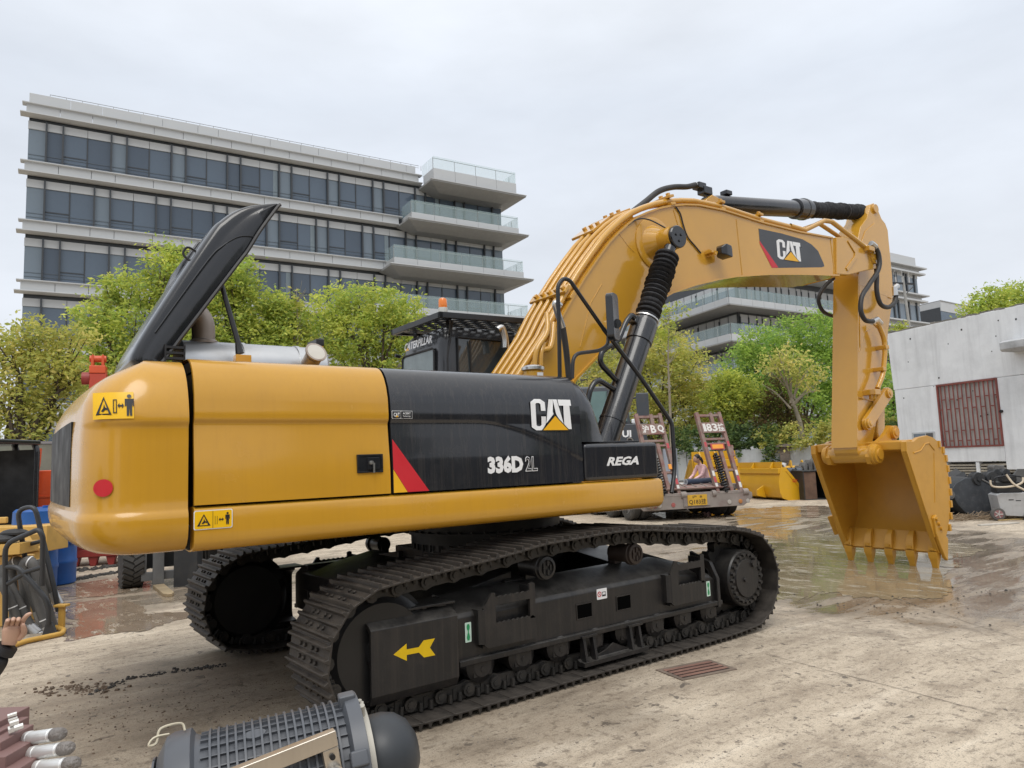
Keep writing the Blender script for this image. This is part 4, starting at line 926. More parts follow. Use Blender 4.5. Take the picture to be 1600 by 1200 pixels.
# logo on the boom
lgp = poly_px([(1185,357),(1187,357.5),(1220,364.5),(1254,374),(1268,382),(1278,392),(1287,412),(1288,416),(1284,417.5),(1212,418.5),(1187,378)], -BY)
def xz_print(name, P, m, parent, y): 
    b = MB(); b.add([(x, y, z) for x, z in P], [tuple(range(len(P)))]); me = b.mesh(name, m, smooth=0)
    if me.polygons[0].normal.y > 0: me.flip_normals()
    return link(name, me, parent)
xz_print("boom_decal", lgp, mat("decal_charcoal", (.045,.047,.052), .35, var=.05), BOOM, -BY-.002)
xz_print("red_stripe", poly_px([(1186.5,376),(1187,381),(1206,418.5),(1216,418)], -BY), RPR, BOOM, -BY-.003)
lw = poly_px([(1213,380)], -BY)[0]; lw2 = poly_px([(1249,411)], -BY)[0]
for nm, P, m, y in (("cat_lettering", CAT_W, WHT, .004), ("logo_outline", CAT_K, KPR, .0055), ("logo_triangle", CAT_T, YPR, .007)):
    b = place(poly_mb(P, .53, .265), (lw[0]+.0,-BY,lw2[1]-.005), (1,0,.04), (0,0,1), y); obj(nm, b, m, BOOM, smooth=0)
# hydraulic lines along the back of the boom
def along(path, off):
    o = []; n = len(path)
    for i, (x, z) in enumerate(path):
        a, c = path[max(i-1,0)], path[min(i+1,n-1)]; d = Vector((c[0]-a[0],0,c[1]-a[1])).normalized(); o.append((x-d.z*off, z+d.x*off))
    return o
TU = along(UPP, .075)
for k, y in enumerate((-.30,-.19,-.08,.03,.14)):
    end = len(TU) if k in (0, 1) else 13
    P = [Vector((x, y, z)) for x, z in TU[1:end]]
    # slight kinks where the pipes are bent
    P = [P[0]+Vector((-.10,0,-.25))] + [p + Vector((0, (.05 if k > 1 else 0)*sstep(.8,2.2,p.x), .02*k*(.4 if k > 1 else 0))) for p in P]
    if k == 0: P = P[:-1]+[Vector((4.7,-.31,4.62)),Vector((5.0,-.33,4.60)),Vector((5.45,-.36,4.80)),Vector((5.62,-.37,4.81)),Vector((6.30,-.38,4.60)),Vector((6.50,-.39,4.53))]
    if k == 1: P = P[:-1]+[Vector((4.7,-.20,4.62)),Vector((5.0,-.22,4.62)),Vector((5.5,-.25,4.80)),Vector((6.25,-.27,4.60)),Vector((6.45,-.28,4.55))]
    up("hydraulic_line", MB().tube(P, .030 if k else .034, 10), YELB, BOOM, smooth=60)
up("hydraulic_line", MB().tube(smooth_path([(.10,-.25,2.15),(.30,-.38,2.62),(.42,-.42,2.70),(.52,-.36,2.95)],5), .03, 10), YELB, BOOM, smooth=60)
up("hydraulic_line", MB().tube(round_path([(.20,-.42,2.30),(.24,-.42,2.66),(.40,-.42,2.84),(.46,-.34,3.05)],.08), .025, 10), YELB, BOOM, smooth=60)
up("hydraulic_line", MB().tube(round_path([(.28,-.42,2.30),(.30,-.42,2.64),(.36,-.40,2.74)],.08), .025, 10), YELB, BOOM, smooth=60)
def clamp(ix, y0, y1, L=.10):
    x, z = UPP[ix]; a, c = UPP[ix-1], UPP[ix+1]; d = Vector((c[0]-a[0],0,c[1]-a[1])).normalized(); n = Vector((-d.z,0,d.x)); b = MB(); o = Vector((x,0,z))
    def bx(s0, s1, y_0, y_1, n0, n1): b.hexa([o+d*s0+n*n0+Vector((0,y_0,0)), o+d*s1+n*n0+Vector((0,y_0,0)), o+d*s1+n*n0+Vector((0,y_1,0)), o+d*s0+n*n0+Vector((0,y_1,0)), o+d*s0+n*n1+Vector((0,y_0,0)), o+d*s1+n*n1+Vector((0,y_0,0)), o+d*s1+n*n1+Vector((0,y_1,0)), o+d*s0+n*n1+Vector((0,y_1,0))])
    bx(-L/2, L/2, y0, y1, .105, .135); bx(-L/2, L/2, y0, y1, .015, .045)
    k = y0+.05
    while k < y1-.02: bx(-.02, .02, k-.018, k+.018, .135, .165); k += .11
    up("line_clamp", b, YELB, BOOM, fix=True, bevel=.004)
clamp(4, -.37, .22); clamp(9, -.02, .34, .34); clamp(11, -.02, .34, .30); clamp(13, -.38,-.14, .08); clamp(16, -.36,-.14, .07); clamp(17, -.36,-.14, .07)
# work lamp and its cable
wl = MB(); wl.box(2.86,2.98,-BY-.11,-BY-.01,3.965,3.99); wl.box(2.90,2.93,-BY-.13,-BY,3.94,3.965); up("lamp_bracket", wl, YELB, BOOM)
ld = MB(); ld.loft([[Vector((2.97,-BY-.13+a*.04,3.99+b_*.04)) for a, b_ in ((-1,-1),(1,-1),(1,1),(-1,1))],[Vector((3.02,-BY-.13+a*.075,4.0+b_*.07)) for a, b_ in ((-1,-1),(1,-1),(1,1),(-1,1))],[Vector((3.11,-BY-.13+a*.075,3.985+b_*.07)) for a, b_ in ((-1,-1),(1,-1),(1,1),(-1,1))],[Vector((3.14,-BY-.13+a*.06,3.975+b_*.05)) for a, b_ in ((-1,-1),(1,-1),(1,1),(-1,1))]])
up("work_lamp", ld, BLKG, BOOM, bevel=.01, fix=True)
up("lamp_cable", MB().tube(smooth_path([(x,-BY-.012,z) for x, z in poly_px([(1055,324),(1062,335),(1066,350),(1073,370),(1085,385),(1094,396)],-BY)],5), .009, 6), RUB, BOOM)
up("grease_line", MB().tube(smooth_path([(1.62,-BY-.01,4.12),(1.75,-BY-.03,4.20),(1.86,-BY-.10,4.19),(1.98,-BY-.22,4.08)],5), .008, 6), RUB, BOOM)
# ---- boom cylinders
def boom_cyl(y):
    s = -1 if y < 0 else 1
    A = Vector((.86,y,1.70)); B = Vector((2.045,y,3.965)); d = (B-A).normalized(); L_ = (B-A).length
    c = MB(); c.lathe([(0,.0),(0,.125),(.30,.125),(.305,.132),(.325,.132),(.33,.125),(1.22,.125),(1.225,.138),(1.44,.138),(1.445,.130),(1.50,.120),(1.50,0)], A, d, 32)
    cyl = up("boom_cylinder", c, BLK, smooth=30)
    e = MB(); e.lathe([(-.085,0),(-.085,.115),(-.075,.125),(.075,.125),(.085,.115),(.085,0)], B, (0,1,0), 28); e.cyl(B+d*(-.24), B-d*.06, .065, n=16)
    for i in range(3):
        a = 2*pi*i/3+.6; q = B+Vector((.045*cos(a), s*.085, .045*sin(a))); e.cyl(q, q+Vector((0,s*.012,0)), .016, n=8)
    up("rod_eye", e, BLKG, cyl, smooth=30)
    bt = MB(); pr = []; n = 15
    for i in range(n*4+1):
        t = i/(n*4); ph = (i % 4)/4.0; pr.append((1.50+t*(L_-1.72), .098+.040*abs(sin(pi*i/4))*(1 if (i//4) % 3 else .75)+.006*sin(i*1.7)))
    bt.lathe([(1.50,0)]+pr+[(L_-.22,0)], A, d, 26)
    up("rod_boot", bt, mat("boot_fabric", (.012,.012,.014), .75, var=.4, scale=18, bump=.5, bscale=24, streak=0), cyl, smooth=40)
    cl = MB(); cl.lathe([(L_-.235,.06),(L_-.235,.075),(L_-.215,.075),(L_-.215,.06)], A, d, 20); up("boot_clip", cl, STEEL, cyl); cl = MB(); cl.lathe([(1.49,.12),(1.49,.134),(1.505,.134),(1.505,.12)], A, d, 24); up("boot_clip", cl, STEEL, cyl)
    n_ = Vector((-d.z,0,d.x)); p = lambda t, o, yy=0: A+d*t+n_*o+Vector((0,s*yy,0))
    up("port_pipe", MB().tube(round_path([p(1.40,.14,.02),p(1.42,.22,.03),p(1.30,.26,.03),p(1.05,.27,.03),p(.88,.42,.03),p(.74,.40,.03),p(.70,.14,.02)],.09), .028, 10), BLKG, cyl, smooth=60)
    up("port_pipe", MB().tube(round_path([p(.12,.14,.02),p(.12,.33,.02),p(.45,.40,.03),p(.58,.36,.03),p(.60,.13,.02)],.09), .028, 10), BLKG, cyl, smooth=60)
    pt = MB(); pt.hexa([p(1.36,.10,-.05),p(1.44,.10,-.05),p(1.44,.10,.05),p(1.36,.10,.05),p(1.36,.17,-.05),p(1.44,.17,-.05),p(1.44,.17,.05),p(1.36,.17,.05)]); up("port_block", pt, BLKG, cyl, fix=True, bevel=.008)
    return cyl
BC = boom_cyl(-.60); boom_cyl(.60)
# ---- stick cylinder on top of the boom
A = Vector((3.44,0,4.79)); B = Vector((7.20,0,5.33)); d = (B-A).normalized(); LS = (B-A).length
c = MB(); c.lathe([(-.08,0),(-.08,.09),(.10,.10),(.14,.118),(1.90,.118),(1.905,.145),(2.08,.150),(2.085,.158),(2.13,.158),(2.14,.140),(2.22,.140),(2.22,0)], A, d, 32)
SC = up("stick_cylinder", c, BLK, smooth=30)
bt = MB(); bt.lathe([(2.22,0)]+[(2.22+i*(LS-2.30)/60, .112+.018*sin(i*1.3)*(.5+.5*sin(i*.37))+.008*sin(i*3.1)) for i in range(61)]+[(LS-.08,0)], A, d, 22)
up("rod_boot", bt, MATS["boot_fabric"], SC, smooth=40)
sv = MB(); sv.box(3.30,3.46,-.06,.06,4.90,5.0); sv.box(3.22,3.36,-.05,.07,4.96,5.04); up("port_block", sv, BLKG, SC, bevel=.01)
up("steel_fitting", MB().tube(round_path([(3.20,.0,5.00),(3.33,.0,5.02),(3.40,.0,4.98)],.03), .035, 10), STEEL, SC, smooth=50)
up("port_pipe", MB().tube(smooth_path([(2.05,.02,4.44),(2.30,.02,4.62),(2.55,.02,4.80),(2.80,.02,4.90),(3.05,.01,4.95),(3.20,0,5.0)],6), .036, 10), HOSE, SC, smooth=60)
up("sensor_block", MB().box(3.74,3.86,-.06,.05,4.97,5.03), BLKG, SC, bevel=.01)
# ---- stick (dipper arm)
ST = [(6.524,4.20),(6.30,2.90),(6.086,1.66),(6.10,1.56),(6.20,1.45),(6.36,1.45),(6.53,1.71),(6.685,1.993),(6.932,2.569),(7.152,2.968),(7.263,3.371),(7.532,4.001),(7.56,4.3),(7.56,5.05),(7.50,5.15),(7.40,5.21),(7.27,5.40),(7.20,5.43),(7.10,5.39),(6.955,5.146),(6.75,4.98),(6.60,4.70)]
sk = MB(); sk.pxz(ST, -.18, .18)
STK = up("stick", sk, YELB, bevel=.012, smooth=25, fix=True)
ft = MB(); ft.pxz([(6.30,2.90),(6.086,1.66),(6.075,1.66),(6.075,1.62),(6.51,4.20),(6.524,4.20)], -.195, .195)
up("front_plate", MB().prism([(6.515,-.197,4.20),(6.07,-.197,1.64),(6.07,.197,1.64),(6.515,.197,4.20)], (.02,0,0)), YELB, STK, fix=True)
dp = MB(); dp.pxz([(6.40,3.05),(6.62,3.40),(6.70,3.55),(6.95,3.42),(7.12,3.62),(7.40,4.05),(7.42,4.62),(7.36,5.0),(7.15,5.1),(6.85,4.92),(6.62,4.60),(6.55,4.25)], -.192, -.178)
up("side_plate", dp, YELB, STK, fix=True, bevel=.005)
sm = MB(); sm.tube([(6.55,-.19,4.05),(7.46,-.19,3.93)], .006, 5); sm.tube([(6.22,-.185,2.36),(6.80,-.185,2.28)], .009, 6); sm.tube([(6.36,-.183,3.02),(6.60,-.183,3.35),(6.78,-.183,3.42)], .006, 5); up("weld_seam", sm, YELB, STK, kind="stuff")
tr_ = MB(); tr_.lathe([(-.03,.0),(-.03,.07),(.0,.075),(.36,.075),(.39,.07),(.39,0)], (7.20,-.18,5.33), (0,1,0), 20); up("top_pin", tr_, YELB, STK)
kn = MB(); kn.lathe([(-.30,.0),(-.30,.125),(.30,.125),(.30,0)], (6.26,0,1.535), (0,1,0), 28); up("end_boss", kn, YELB, STK, smooth=30)
# hoses at the elbow
def hose(P, r=.034, par=None, m=HOSE, nm="hose"): return up(nm, MB().tube(smooth_path(P, 7), r, 10), m, par or STK, smooth=60)
def pp(L, y): return [Vector((x, y, z)) for x, z in poly_px(L, y)]
hose(pp([(1366,383),(1373,398),(1373,420),(1358,445),(1347,463),(1345,485),(1352,500),(1364,502)], -.44))
hose(pp([(1362,387),(1368,405),(1370,430),(1370,455),(1376,475),(1388,480),(1398,472),(1400,462)], -.36), .034)
hose(pp([(1306,432),(1290,446),(1280,462),(1280,475),(1288,488),(1305,495)], .30), .030)
fitm = MB()
for L, y in (([(1361,380),(1368,386)], -.44), ([(1358,383),(1364,391)], -.36), ([(1362,503),(1370,499),(1376,506)], -.40), ([(1399,462),(1398,450),(1402,447)], -.36)): fitm.tube(pp(L, y), .043, 8)
up("steel_fitting", fitm, STEEL, STK, smooth=40)
up("line_block", MB().box(6.40,6.56,-.46,-.24,4.49,4.56), YELB, BOOM, bevel=.008)
up("hydraulic_line", MB().tube(round_path(pp([(1372,506),(1382,530),(1383,548),(1380,585),(1371,607)], -.30), .1), .036, 10), YELB, STK, smooth=60)
for u, v in ((1381,543),(1377,577)):
    x, z = poly_px([(u,v)], -.28)[0]; up("line_clamp", MB().box(x-.055,x+.045,-.34,-.17,z-.03,z+.03), YELB, STK, bevel=.008)
bk = MB(); x, z = poly_px([(1364,613)], -.28)[0]; bk.box(x-.09,x+.07,-.36,-.17,z-.04,z+.04); bk.cyl((x-.02,-.28,z-.10),(x-.02,-.28,z-.02),.05,n=8); up("line_clamp", bk, YELB, STK, bevel=.008)
# bucket cylinder behind the arm, tipping links, H-link
bcx = MB(); A = Vector((7.60,0,4.15)); B = Vector((6.96,0,2.43)); d = (B-A).normalized(); bcx.lathe([(0,0),(0,.115),(1.25,.115),(1.26,.13),(1.36,.13),(1.36,.06),((B-A).length,.06),((B-A).length,0)], A, d, 20); up("bucket_cylinder", bcx, BLK, smooth=30)
def linkbar(P, Q, y0, y1, r, nm="tipping_link"):
    P, Q = Vector((P[0],0,P[1])), Vector((Q[0],0,Q[1])); d = (Q-P).normalized(); n = Vector((-d.z,0,d.x)); pts = []
    a0 = atan2(n.z, n.x)
    for i in range(9): a = a0+pi*i/8; pts.append((P.x+r*cos(a), P.z+r*sin(a)))
    for i in range(9): a = a0+pi+pi*i/8; pts.append((Q.x+r*cos(a), Q.z+r*sin(a)))
    b = MB(); b.pxz(pts, y0, y1)
    for C in (P, Q): b.lathe([(0,0),(0,r*.78),(.03,r*.74),(.03,0)], (C.x,y0,C.z), (0,-1,0), 20); b.lathe([(.03,r*.4),(.04,r*.36),(.04,0)], (C.x,y0,C.z), (0,-1,0), 12)
    return up(nm, b, YELB, bevel=.008, fix=True, smooth=30)
linkbar((6.955,2.42),(6.325,1.972),-.26,-.20,.095); linkbar((6.955,2.42),(6.325,1.972),.20,.26,.095)
hl_ = MB(); hl_.pxz([(6.86,2.42),(6.93,2.50),(7.03,2.47),(7.05,2.38),(6.96,1.80),(6.88,1.72),(6.76,1.76),(6.74,1.85)], -.15, .15); up("bucket_link", hl_, YELB, bevel=.02, fix=True)
# ---- bucket
YELK = mat("bucket_yellow_paint", (0.55, 0.276, 0.026), 0.42, var=0.07, scale=1.5, coat=0.08, dirt=0.22, dcol=(0.32, 0.17, 0.05), dscale=5)
BKY = .72; BKF = .62
BS = [(6.99,.13),(7.10,.30),(7.20,.42),(7.31,.60),(7.36,.85),(7.37,1.1),(7.34,1.35),(7.25,1.53),(7.10,1.62),(6.9,1.65),(6.62,1.62),(6.40,1.60)]
bk_ = MB(); bk_.loft([[Vector((x,y,z)) for x, z in BS]+[Vector((x+.035*(1 if z < 1.5 else 0), y, z+(.035 if z > 1.5 else 0))) for x, z in BS[::-1]] for y in (-BKY+.03, BKF-.03)])
BKT = up("bucket", bk_, YELK, fix=True, smooth=35)
SP = [(6.29,1.56),(6.30,1.69),(6.36,1.70),(6.55,1.69),(6.70,1.745),(6.95,1.77),(7.12,1.74),(7.30,1.66),(7.42,1.53),(7.47,1.35),(7.48,1.02),(7.42,.68),(7.30,.42),(7.16,.26),(7.06,.10),(6.97,.12),(6.84,.345),(6.55,.98)]
for s in (-1, 1):
    y0, y1 = (-BKY-.03, -BKY+.03) if s < 0 else (BKF-.03, BKF+.03)
    sp_ = up("side_plate", MB().pxz(SP, y0, y1), YELK, BKT, fix=True, bevel=.006)
    e = MB(); yo = -BKY-.03 if s < 0 else BKF+.03
    e.pxz([(6.29,1.56),(6.30,1.69),(6.40,1.69),(6.42,1.58),(6.62,.98),(6.90,.38),(6.84,.345),(6.55,.98)], min(yo, yo+s*.02), max(yo, yo+s*.02)); up("edge_plate", e, YELK, BKT, fix=True, bevel=.004)
    c_ = MB(); c_.pxz([(6.82,.62),(6.90,.66),(7.0,.52),(7.06,.40),(7.17,.30),(7.10,.0),(7.03,.05),(6.93,.22),(6.83,.42)], min(yo, yo+s*.05), max(yo, yo+s*.05)); up("side_cutter", c_, YELK, BKT, fix=True, bevel=.012)
    bo = MB()
    for x, z in ((6.86,.60),(6.92,.53),(6.97,.46)): bo.cyl((x,yo+s*.05,z),(x,yo+s*.08,z),.026,n=6)
    up("cutter_bolt", bo, YELK, BKT)
    rb_ = MB(); rb_.tube([(6.52,yo,1.53),(6.72,yo,1.56),(6.86,yo,1.65),(6.98,yo,1.66),(7.12,yo,1.56)], .012, 6); rb_.tube([(7.10,yo,1.52),(6.98,yo,.82)], .008, 5); up("weld_seam", rb_, YELK, BKT, kind="stuff")
up("side_wear_lug", MB().prism([(6.80,BKF+.03,.60),(6.94,BKF+.03,.32),(6.90,BKF+.15,.28),(6.74,BKF+.15,.58)], (.08,0,.02)), YELK, BKT, fix=True, bevel=.01)
for i in range(8):
    a = (7.33,.42) if False else None
for (x, z) in ((7.325,.44),(7.395,.60),(7.43,.77),(7.455,.94),(7.46,1.11),(7.45,1.28),(7.425,1.43),(7.36,1.55),(7.26,1.64)):
    up("wear_strip", MB().box(x,x+.055,-BKY-.045,BKF+.045,z-.05,z+.05), YELK, BKT, bevel=.006)
up("torque_tube", MB().prism([(6.33,-.70,1.70),(6.33,-.70,1.585),(6.42,-.70,1.565),(6.9,-.70,1.66),(6.9,-.70,1.72),(6.55,-.70,1.72)], (0,1.29,0)), YELK, BKT, fix=True, bevel=.012)
for s in (-1, 1):
    y0, y1 = (s*.30-.03, s*.30+.03)
    hp = MB(); hp.pxz([(6.12,1.50),(6.16,1.40),(6.30,1.385),(6.40,1.48),(6.50,1.64),(6.72,1.70),(6.92,1.72),(6.95,1.82),(6.88,1.93),(6.76,1.94),(6.68,1.86),(6.55,1.78),(6.34,1.69),(6.18,1.65)], y0, y1)
    hp.lathe([(0,0),(0,.145),(.035,.145),(.04,.13),(.075,.125),(.08,.08),(.10,.075),(.10,0)], (6.26,s*.33,1.535), (0,s,0), 28); hp.lathe([(0,0),(0,.095),(.05,.095),(.05,.06),(.065,.055),(.065,0)], (6.83,s*.33,1.84), (0,s,0), 24)
    up("hinge_ear", hp, YELK, BKT, fix=True, smooth=30)
lp = MB(); lp.prism([(6.97,-BKY+.02,.13),(7.02,-BKY+.02,.10),(7.16,-BKY+.02,.36),(7.11,-BKY+.02,.40)], (0,BKY+BKF-.04,0)); up("lip_plate", lp, YELK, BKT, fix=True, bevel=.006)
for i in range(5):
    y = .585-.313*i; w = .056
    t = MB()
    t.loft([[Vector((x0,y+a*w*k,z0)) for a in (-1,1)]+[Vector((x1,y+a*w*k,z1)) for a in (1,-1)] for (x0,z0,x1,z1,k) in ((7.055,.40,7.09,.40,.6),(6.985,.33,7.07,.34,.8),(6.945,.22,7.06,.22,1.0),(6.94,.145,7.055,.135,1.05),(6.955,.14,7.05,.13,.98))])
    ad = up("tooth_adapter", t, YELK, BKT, fix=True, bevel=.006)
    t = MB(); t.loft([[Vector((x0,y+a*w*k,z0)) for a in (-1,1)]+[Vector((x1,y+a*w*k,z1)) for a in (1,-1)] for (x0,z0,x1,z1,k) in ((6.938,.132,7.062,.125,1.12),(6.94,.05,7.055,.04,1.02),(6.958,.015,7.05,.01,.92),(6.97,-.05,7.03,-.055,.72),(6.985,-.102,7.015,-.102,.70))])
    t.box(6.93,6.95,y-.03,y+.03,.155,.20); t.cyl((7.0,y-w*1.2,.10),(7.0,y-w*1.08,.10),.02,n=8)
    up("tooth", t, YELK, BKT, fix=True, bevel=.007)
# ---- cab
CBK = mat("cab_paint", (.026,.027,.030), .28, var=.1, coat=.4, dirt=.15, dcol=(.07,.065,.06))
cbm = MB()
def cab_ring(z, t, xr): # t insets, xr leans the back
    x0, x1, y0, y1 = -.255+xr, 1.55-.25*t, .47+.04*t, 1.43-.04*t; r = .10
    return [Vector((x0+px, y0+py, z)) for px, py in rrect(x1-x0, y1-y0, r, 4)]
cbm.loft([cab_ring(1.45,0,0), cab_ring(2.3,0,0), cab_ring(2.85,.6,.02), cab_ring(2.97,.9,.04), cab_ring(3.02,1.6,.09), cab_ring(3.035,2.6,.16)])
CAB = up("cab", cbm, CBK, smooth=40, fix=True)
CGL = mat("cab_glass", (.050,.060,.064), .03, var=.1, spec=.8, rvar=0)
rwp = [(-.265,1.34,2.38),(-.265,.63,2.38),(-.258,.63,2.78),(-.257,.67,2.81),(-.257,1.30,2.81),(-.258,1.34,2.78)]
up("rear_window", MB().prism(rwp, (.01,0,0)), mat("rear_glass_reflection", (.16,.20,.20), .03, var=.25, scale=4, spec=.8, rvar=0), CAB, fix=True)  # glass colour lightened to stand in for the reflection in this pane
up("window_seal", MB().tube([Vector(p)+Vector((-.004,0,0)) for p in rwp[1:]+rwp[:2]], .012, 6), RUB, CAB)
sw = [(-.08,.458,2.33),(1.25,.458,2.33),(1.15,.482,2.90),(-.07,.482,2.91)]
up("side_window", MB().prism([Vector(p) for p in sw], (0,.012,0)), CGL, CAB, fix=True)
up("window_seal", MB().tube([Vector(p)+Vector((0,-.004,0)) for p in sw+sw[:1]], .014, 6), RUB, CAB)
up("window_post", MB().box(.06,.075,.450,.462,2.36,2.88), RUB, CAB)
up("cab_lettering", place(text_mb("CATERPILLAR", .62, .085, bold=.03, shear=.05), (-.262,1.27,2.865), (0,-1,0), (.12,0,1), .012), WHT, CAB, smooth=0)
up("logo_triangle", place(poly_mb([[(0,0),(.09,0),(.045,.04)]]), (-.262,1.24,2.858), (0,-1,0), (.12,0,1), .015), YPR, CAB, smooth=0)
up("cab_cable", MB().tube(smooth_path([(-.21,.45,2.36),(-.21,.45,2.70),(-.17,.46,2.86),(-.15,.46,2.98),(-.17,.46,3.06)],5), .009, 6), RUB, CAB)
up("wiper", MB().tube([(.60,.446,2.76),(.66,.446,2.68),(.74,.446,2.42)], .014, 8), RUB, CAB); up("wiper_motor", MB().cyl((.60,.425,2.77),(.60,.465,2.77),.035,n=12), RUB, CAB)
up("cab_hook", MB().tube([(-.25,1.42,2.83),(-.31,1.42,2.84)], .02, 8), RUB, CAB)
gd_ = MB(); gd_.box(-.38,-.34,.29,1.37,3.055,3.115); gd_.box(1.65,1.69,.29,1.37,3.10,3.155)
for s, y in ((0,.29),(1,1.33)): gd_.hexa([(-.38,y,3.055),(1.69,y,3.10),(1.69,y+.04,3.10),(-.38,y+.04,3.055),(-.38,y,3.115),(1.69,y,3.155),(1.69,y+.04,3.155),(-.38,y+.04,3.115)])
GRD = up("roof_guard", gd_, BLKP, CAB, bevel=.004)
mesh_ = MB(); nx, ny = 24, 12
for i in range(nx):
    for j in range(ny):
        x0 = -.34+1.99*i/nx; x1 = x0+1.99/nx; y0 = .33+1.0*j/ny; y1 = y0+1.0/ny; k = .52 if (i+j) % 2 else .0
        z = 3.075+.043*(i/nx); f = .30
        if k == 0: mesh_.box(x0,x1,y0,y1,z,z+.008)
        else: mesh_.box(x0,x0+f*(x1-x0)*.5,y0,y1,z,z+.008); mesh_.box(x1-f*(x1-x0)*.5,x1,y0,y1,z,z+.008)
gm_ = link("guard_mesh", mesh_.mesh("guard_mesh", BLKP, smooth=0), GRD, kind="stuff")
for x, y in ((-.12,.58),(-.12,1.30),(1.2,.58),(1.2,1.30)): up("guard_leg", MB().cyl((x,y,2.98),(x,y,3.09),.022,n=8), BLKP, GRD)
up("guard_leg", MB().cyl((-.14,.50,2.95),(-.16,.44,3.08),.02,n=8), BLKP, GRD)
bc_ = MB(); bc_.lathe([(0,0),(0,.044),(.01,.046),(.058,.046),(.058,0)], (-.30,.36,3.112), (0,0,1), 24)
BCN = up("beacon_base", bc_, mat("beacon_grey", (.62,.62,.58), .5), CAB)
up("beacon_lens", MB().lathe([(.058,.042),(.07,.044),(.135,.042),(.15,.034),(.158,.018),(.16,0)], (-.30,.36,3.112), (0,0,1), 24), mat("amber_lens", (.80,.20,.01), .2, coat=.5), CAB)
# interior hint: the seat back seen through the side glass is hidden by reflections
# ---- handrails and mirror on the near side
RLM = BLKP
def rail_u(P, r=.017, nm="handrail"): return up(nm, MB().tube(round_path(P, .10, 5), r, 10), RLM, smooth=60)
rail_u([(-.20,-1.30,2.27),(-.215,-1.34,2.70),(-.22,-1.35,3.02),(-.16,-1.35,3.09),(-.09,-1.35,3.085),(.06,-1.34,2.93),(.30,-1.30,2.72)])
rail_u([(-.12,-1.36,2.27),(-.10,-1.36,2.47),(.22,-1.33,2.52),(.34,-1.31,2.58),(.355,-1.30,2.70)], .016)
rail_u([(.30,-1.30,2.72),(.70,-1.31,2.32),(1.02,-1.32,1.95),(1.045,-1.33,1.90),(1.035,-1.34,1.50),(.93,-1.38,1.30)], .019)
up("steel_fitting", MB().tube(round_path([(-.16,-1.30,2.87),(-.22,-1.30,2.90),(-.17,-1.28,2.80),(-.12,-1.27,2.70)],.03), .028, 10), STEEL, smooth=50)
hose([(-.12,-1.27,2.70),(-.09,-1.26,2.55),(-.07,-1.25,2.42),(-.06,-1.25,2.27)], .026, None)
bpy.data.objects[COL.objects[-1].name].parent = EX; COL.objects[-1].rotation_euler = (0,0,PSI)
MR = MB(); q = rrect(.16,.40,.045,4)
MR.prism([Vector((.300+ (a-.08)*.86, -1.38+(a-.08)*.45, 2.60+b_)) for a, b_ in q], Vector((.030,-.055,0)))
mrr = up("mirror", MR, BLKG, bevel=.006, fix=True)
up("mirror_knuckle", MB().cyl((.33,-1.44,2.74),(.37,-1.38,2.74),.04,n=10), BLKG, mrr)
tk = MB(); tk.lathe([(0,0),(0,.085),(.10,.085),(.10,.075),(.115,.095),(.135,.095),(.15,.07),(.15,0)], (-.20,-.95,2.27), (0,0,1), 24); FCAP = up("filler_neck", tk, YEL, smooth=30)
up("filler_cap", MB().lathe([(.105,.08),(.115,.098),(.137,.098),(.153,.07),(.155,0)], (-.20,-.95,2.27), (0,0,1), 24), STEEL, FCAP, smooth=30)
up("filler_label", MB().box(-.225,-.165,-1.042,-1.036,2.29,2.355), WHT, FCAP)
up("exhaust_elbow", MB().tube(round_path([(.30,.30,2.98),(.36,.30,3.02),(.40,.30,2.90),(.40,.30,2.80)],.05), .04, 10), STEEL, smooth=50)
# ------------------------------------------------------------------ trees
import numpy as np
def leaf_mat(name, c, k=.22, tr=.5):
    m = bpy.data.materials.new(name); m.use_nodes = True; t = m.node_tree; N = t.nodes; L = t.links; b = N["Principled BSDF"]; o = N["Material Output"]
    co = N.new("ShaderNodeTexCoord").outputs["Object"]; n = N.new("ShaderNodeTexNoise"); n.inputs["Scale"].default_value = 1.1; n.inputs["Detail"].default_value = 6; L.new(co, n.inputs["Vector"])
    r = N.new("ShaderNodeMapRange"); r.inputs[1].default_value = .3; r.inputs[2].default_value = .7; L.new(n.outputs[0], r.inputs[0])
    x = N.new("ShaderNodeMixRGB"); x.inputs[1].default_value = (*[a*(1-k) for a in c], 1); x.inputs[2].default_value = (*[a*(1+k) for a in c], 1); L.new(r.outputs[0], x.inputs[0])
    L.new(x.outputs[0], b.inputs["Base Color"]); b.inputs["Roughness"].default_value = .55; b.inputs["Specular IOR Level"].default_value = .25
    tl = N.new("ShaderNodeBsdfTranslucent"); L.new(x.outputs[0], tl.inputs[0]); ms = N.new("ShaderNodeMixShader"); ms.inputs[0].default_value = tr
    L.new(b.outputs[0], ms.inputs[1]); L.new(tl.outputs[0], ms.inputs[2]); L.new(ms.outputs[0], o.inputs[0]); return m
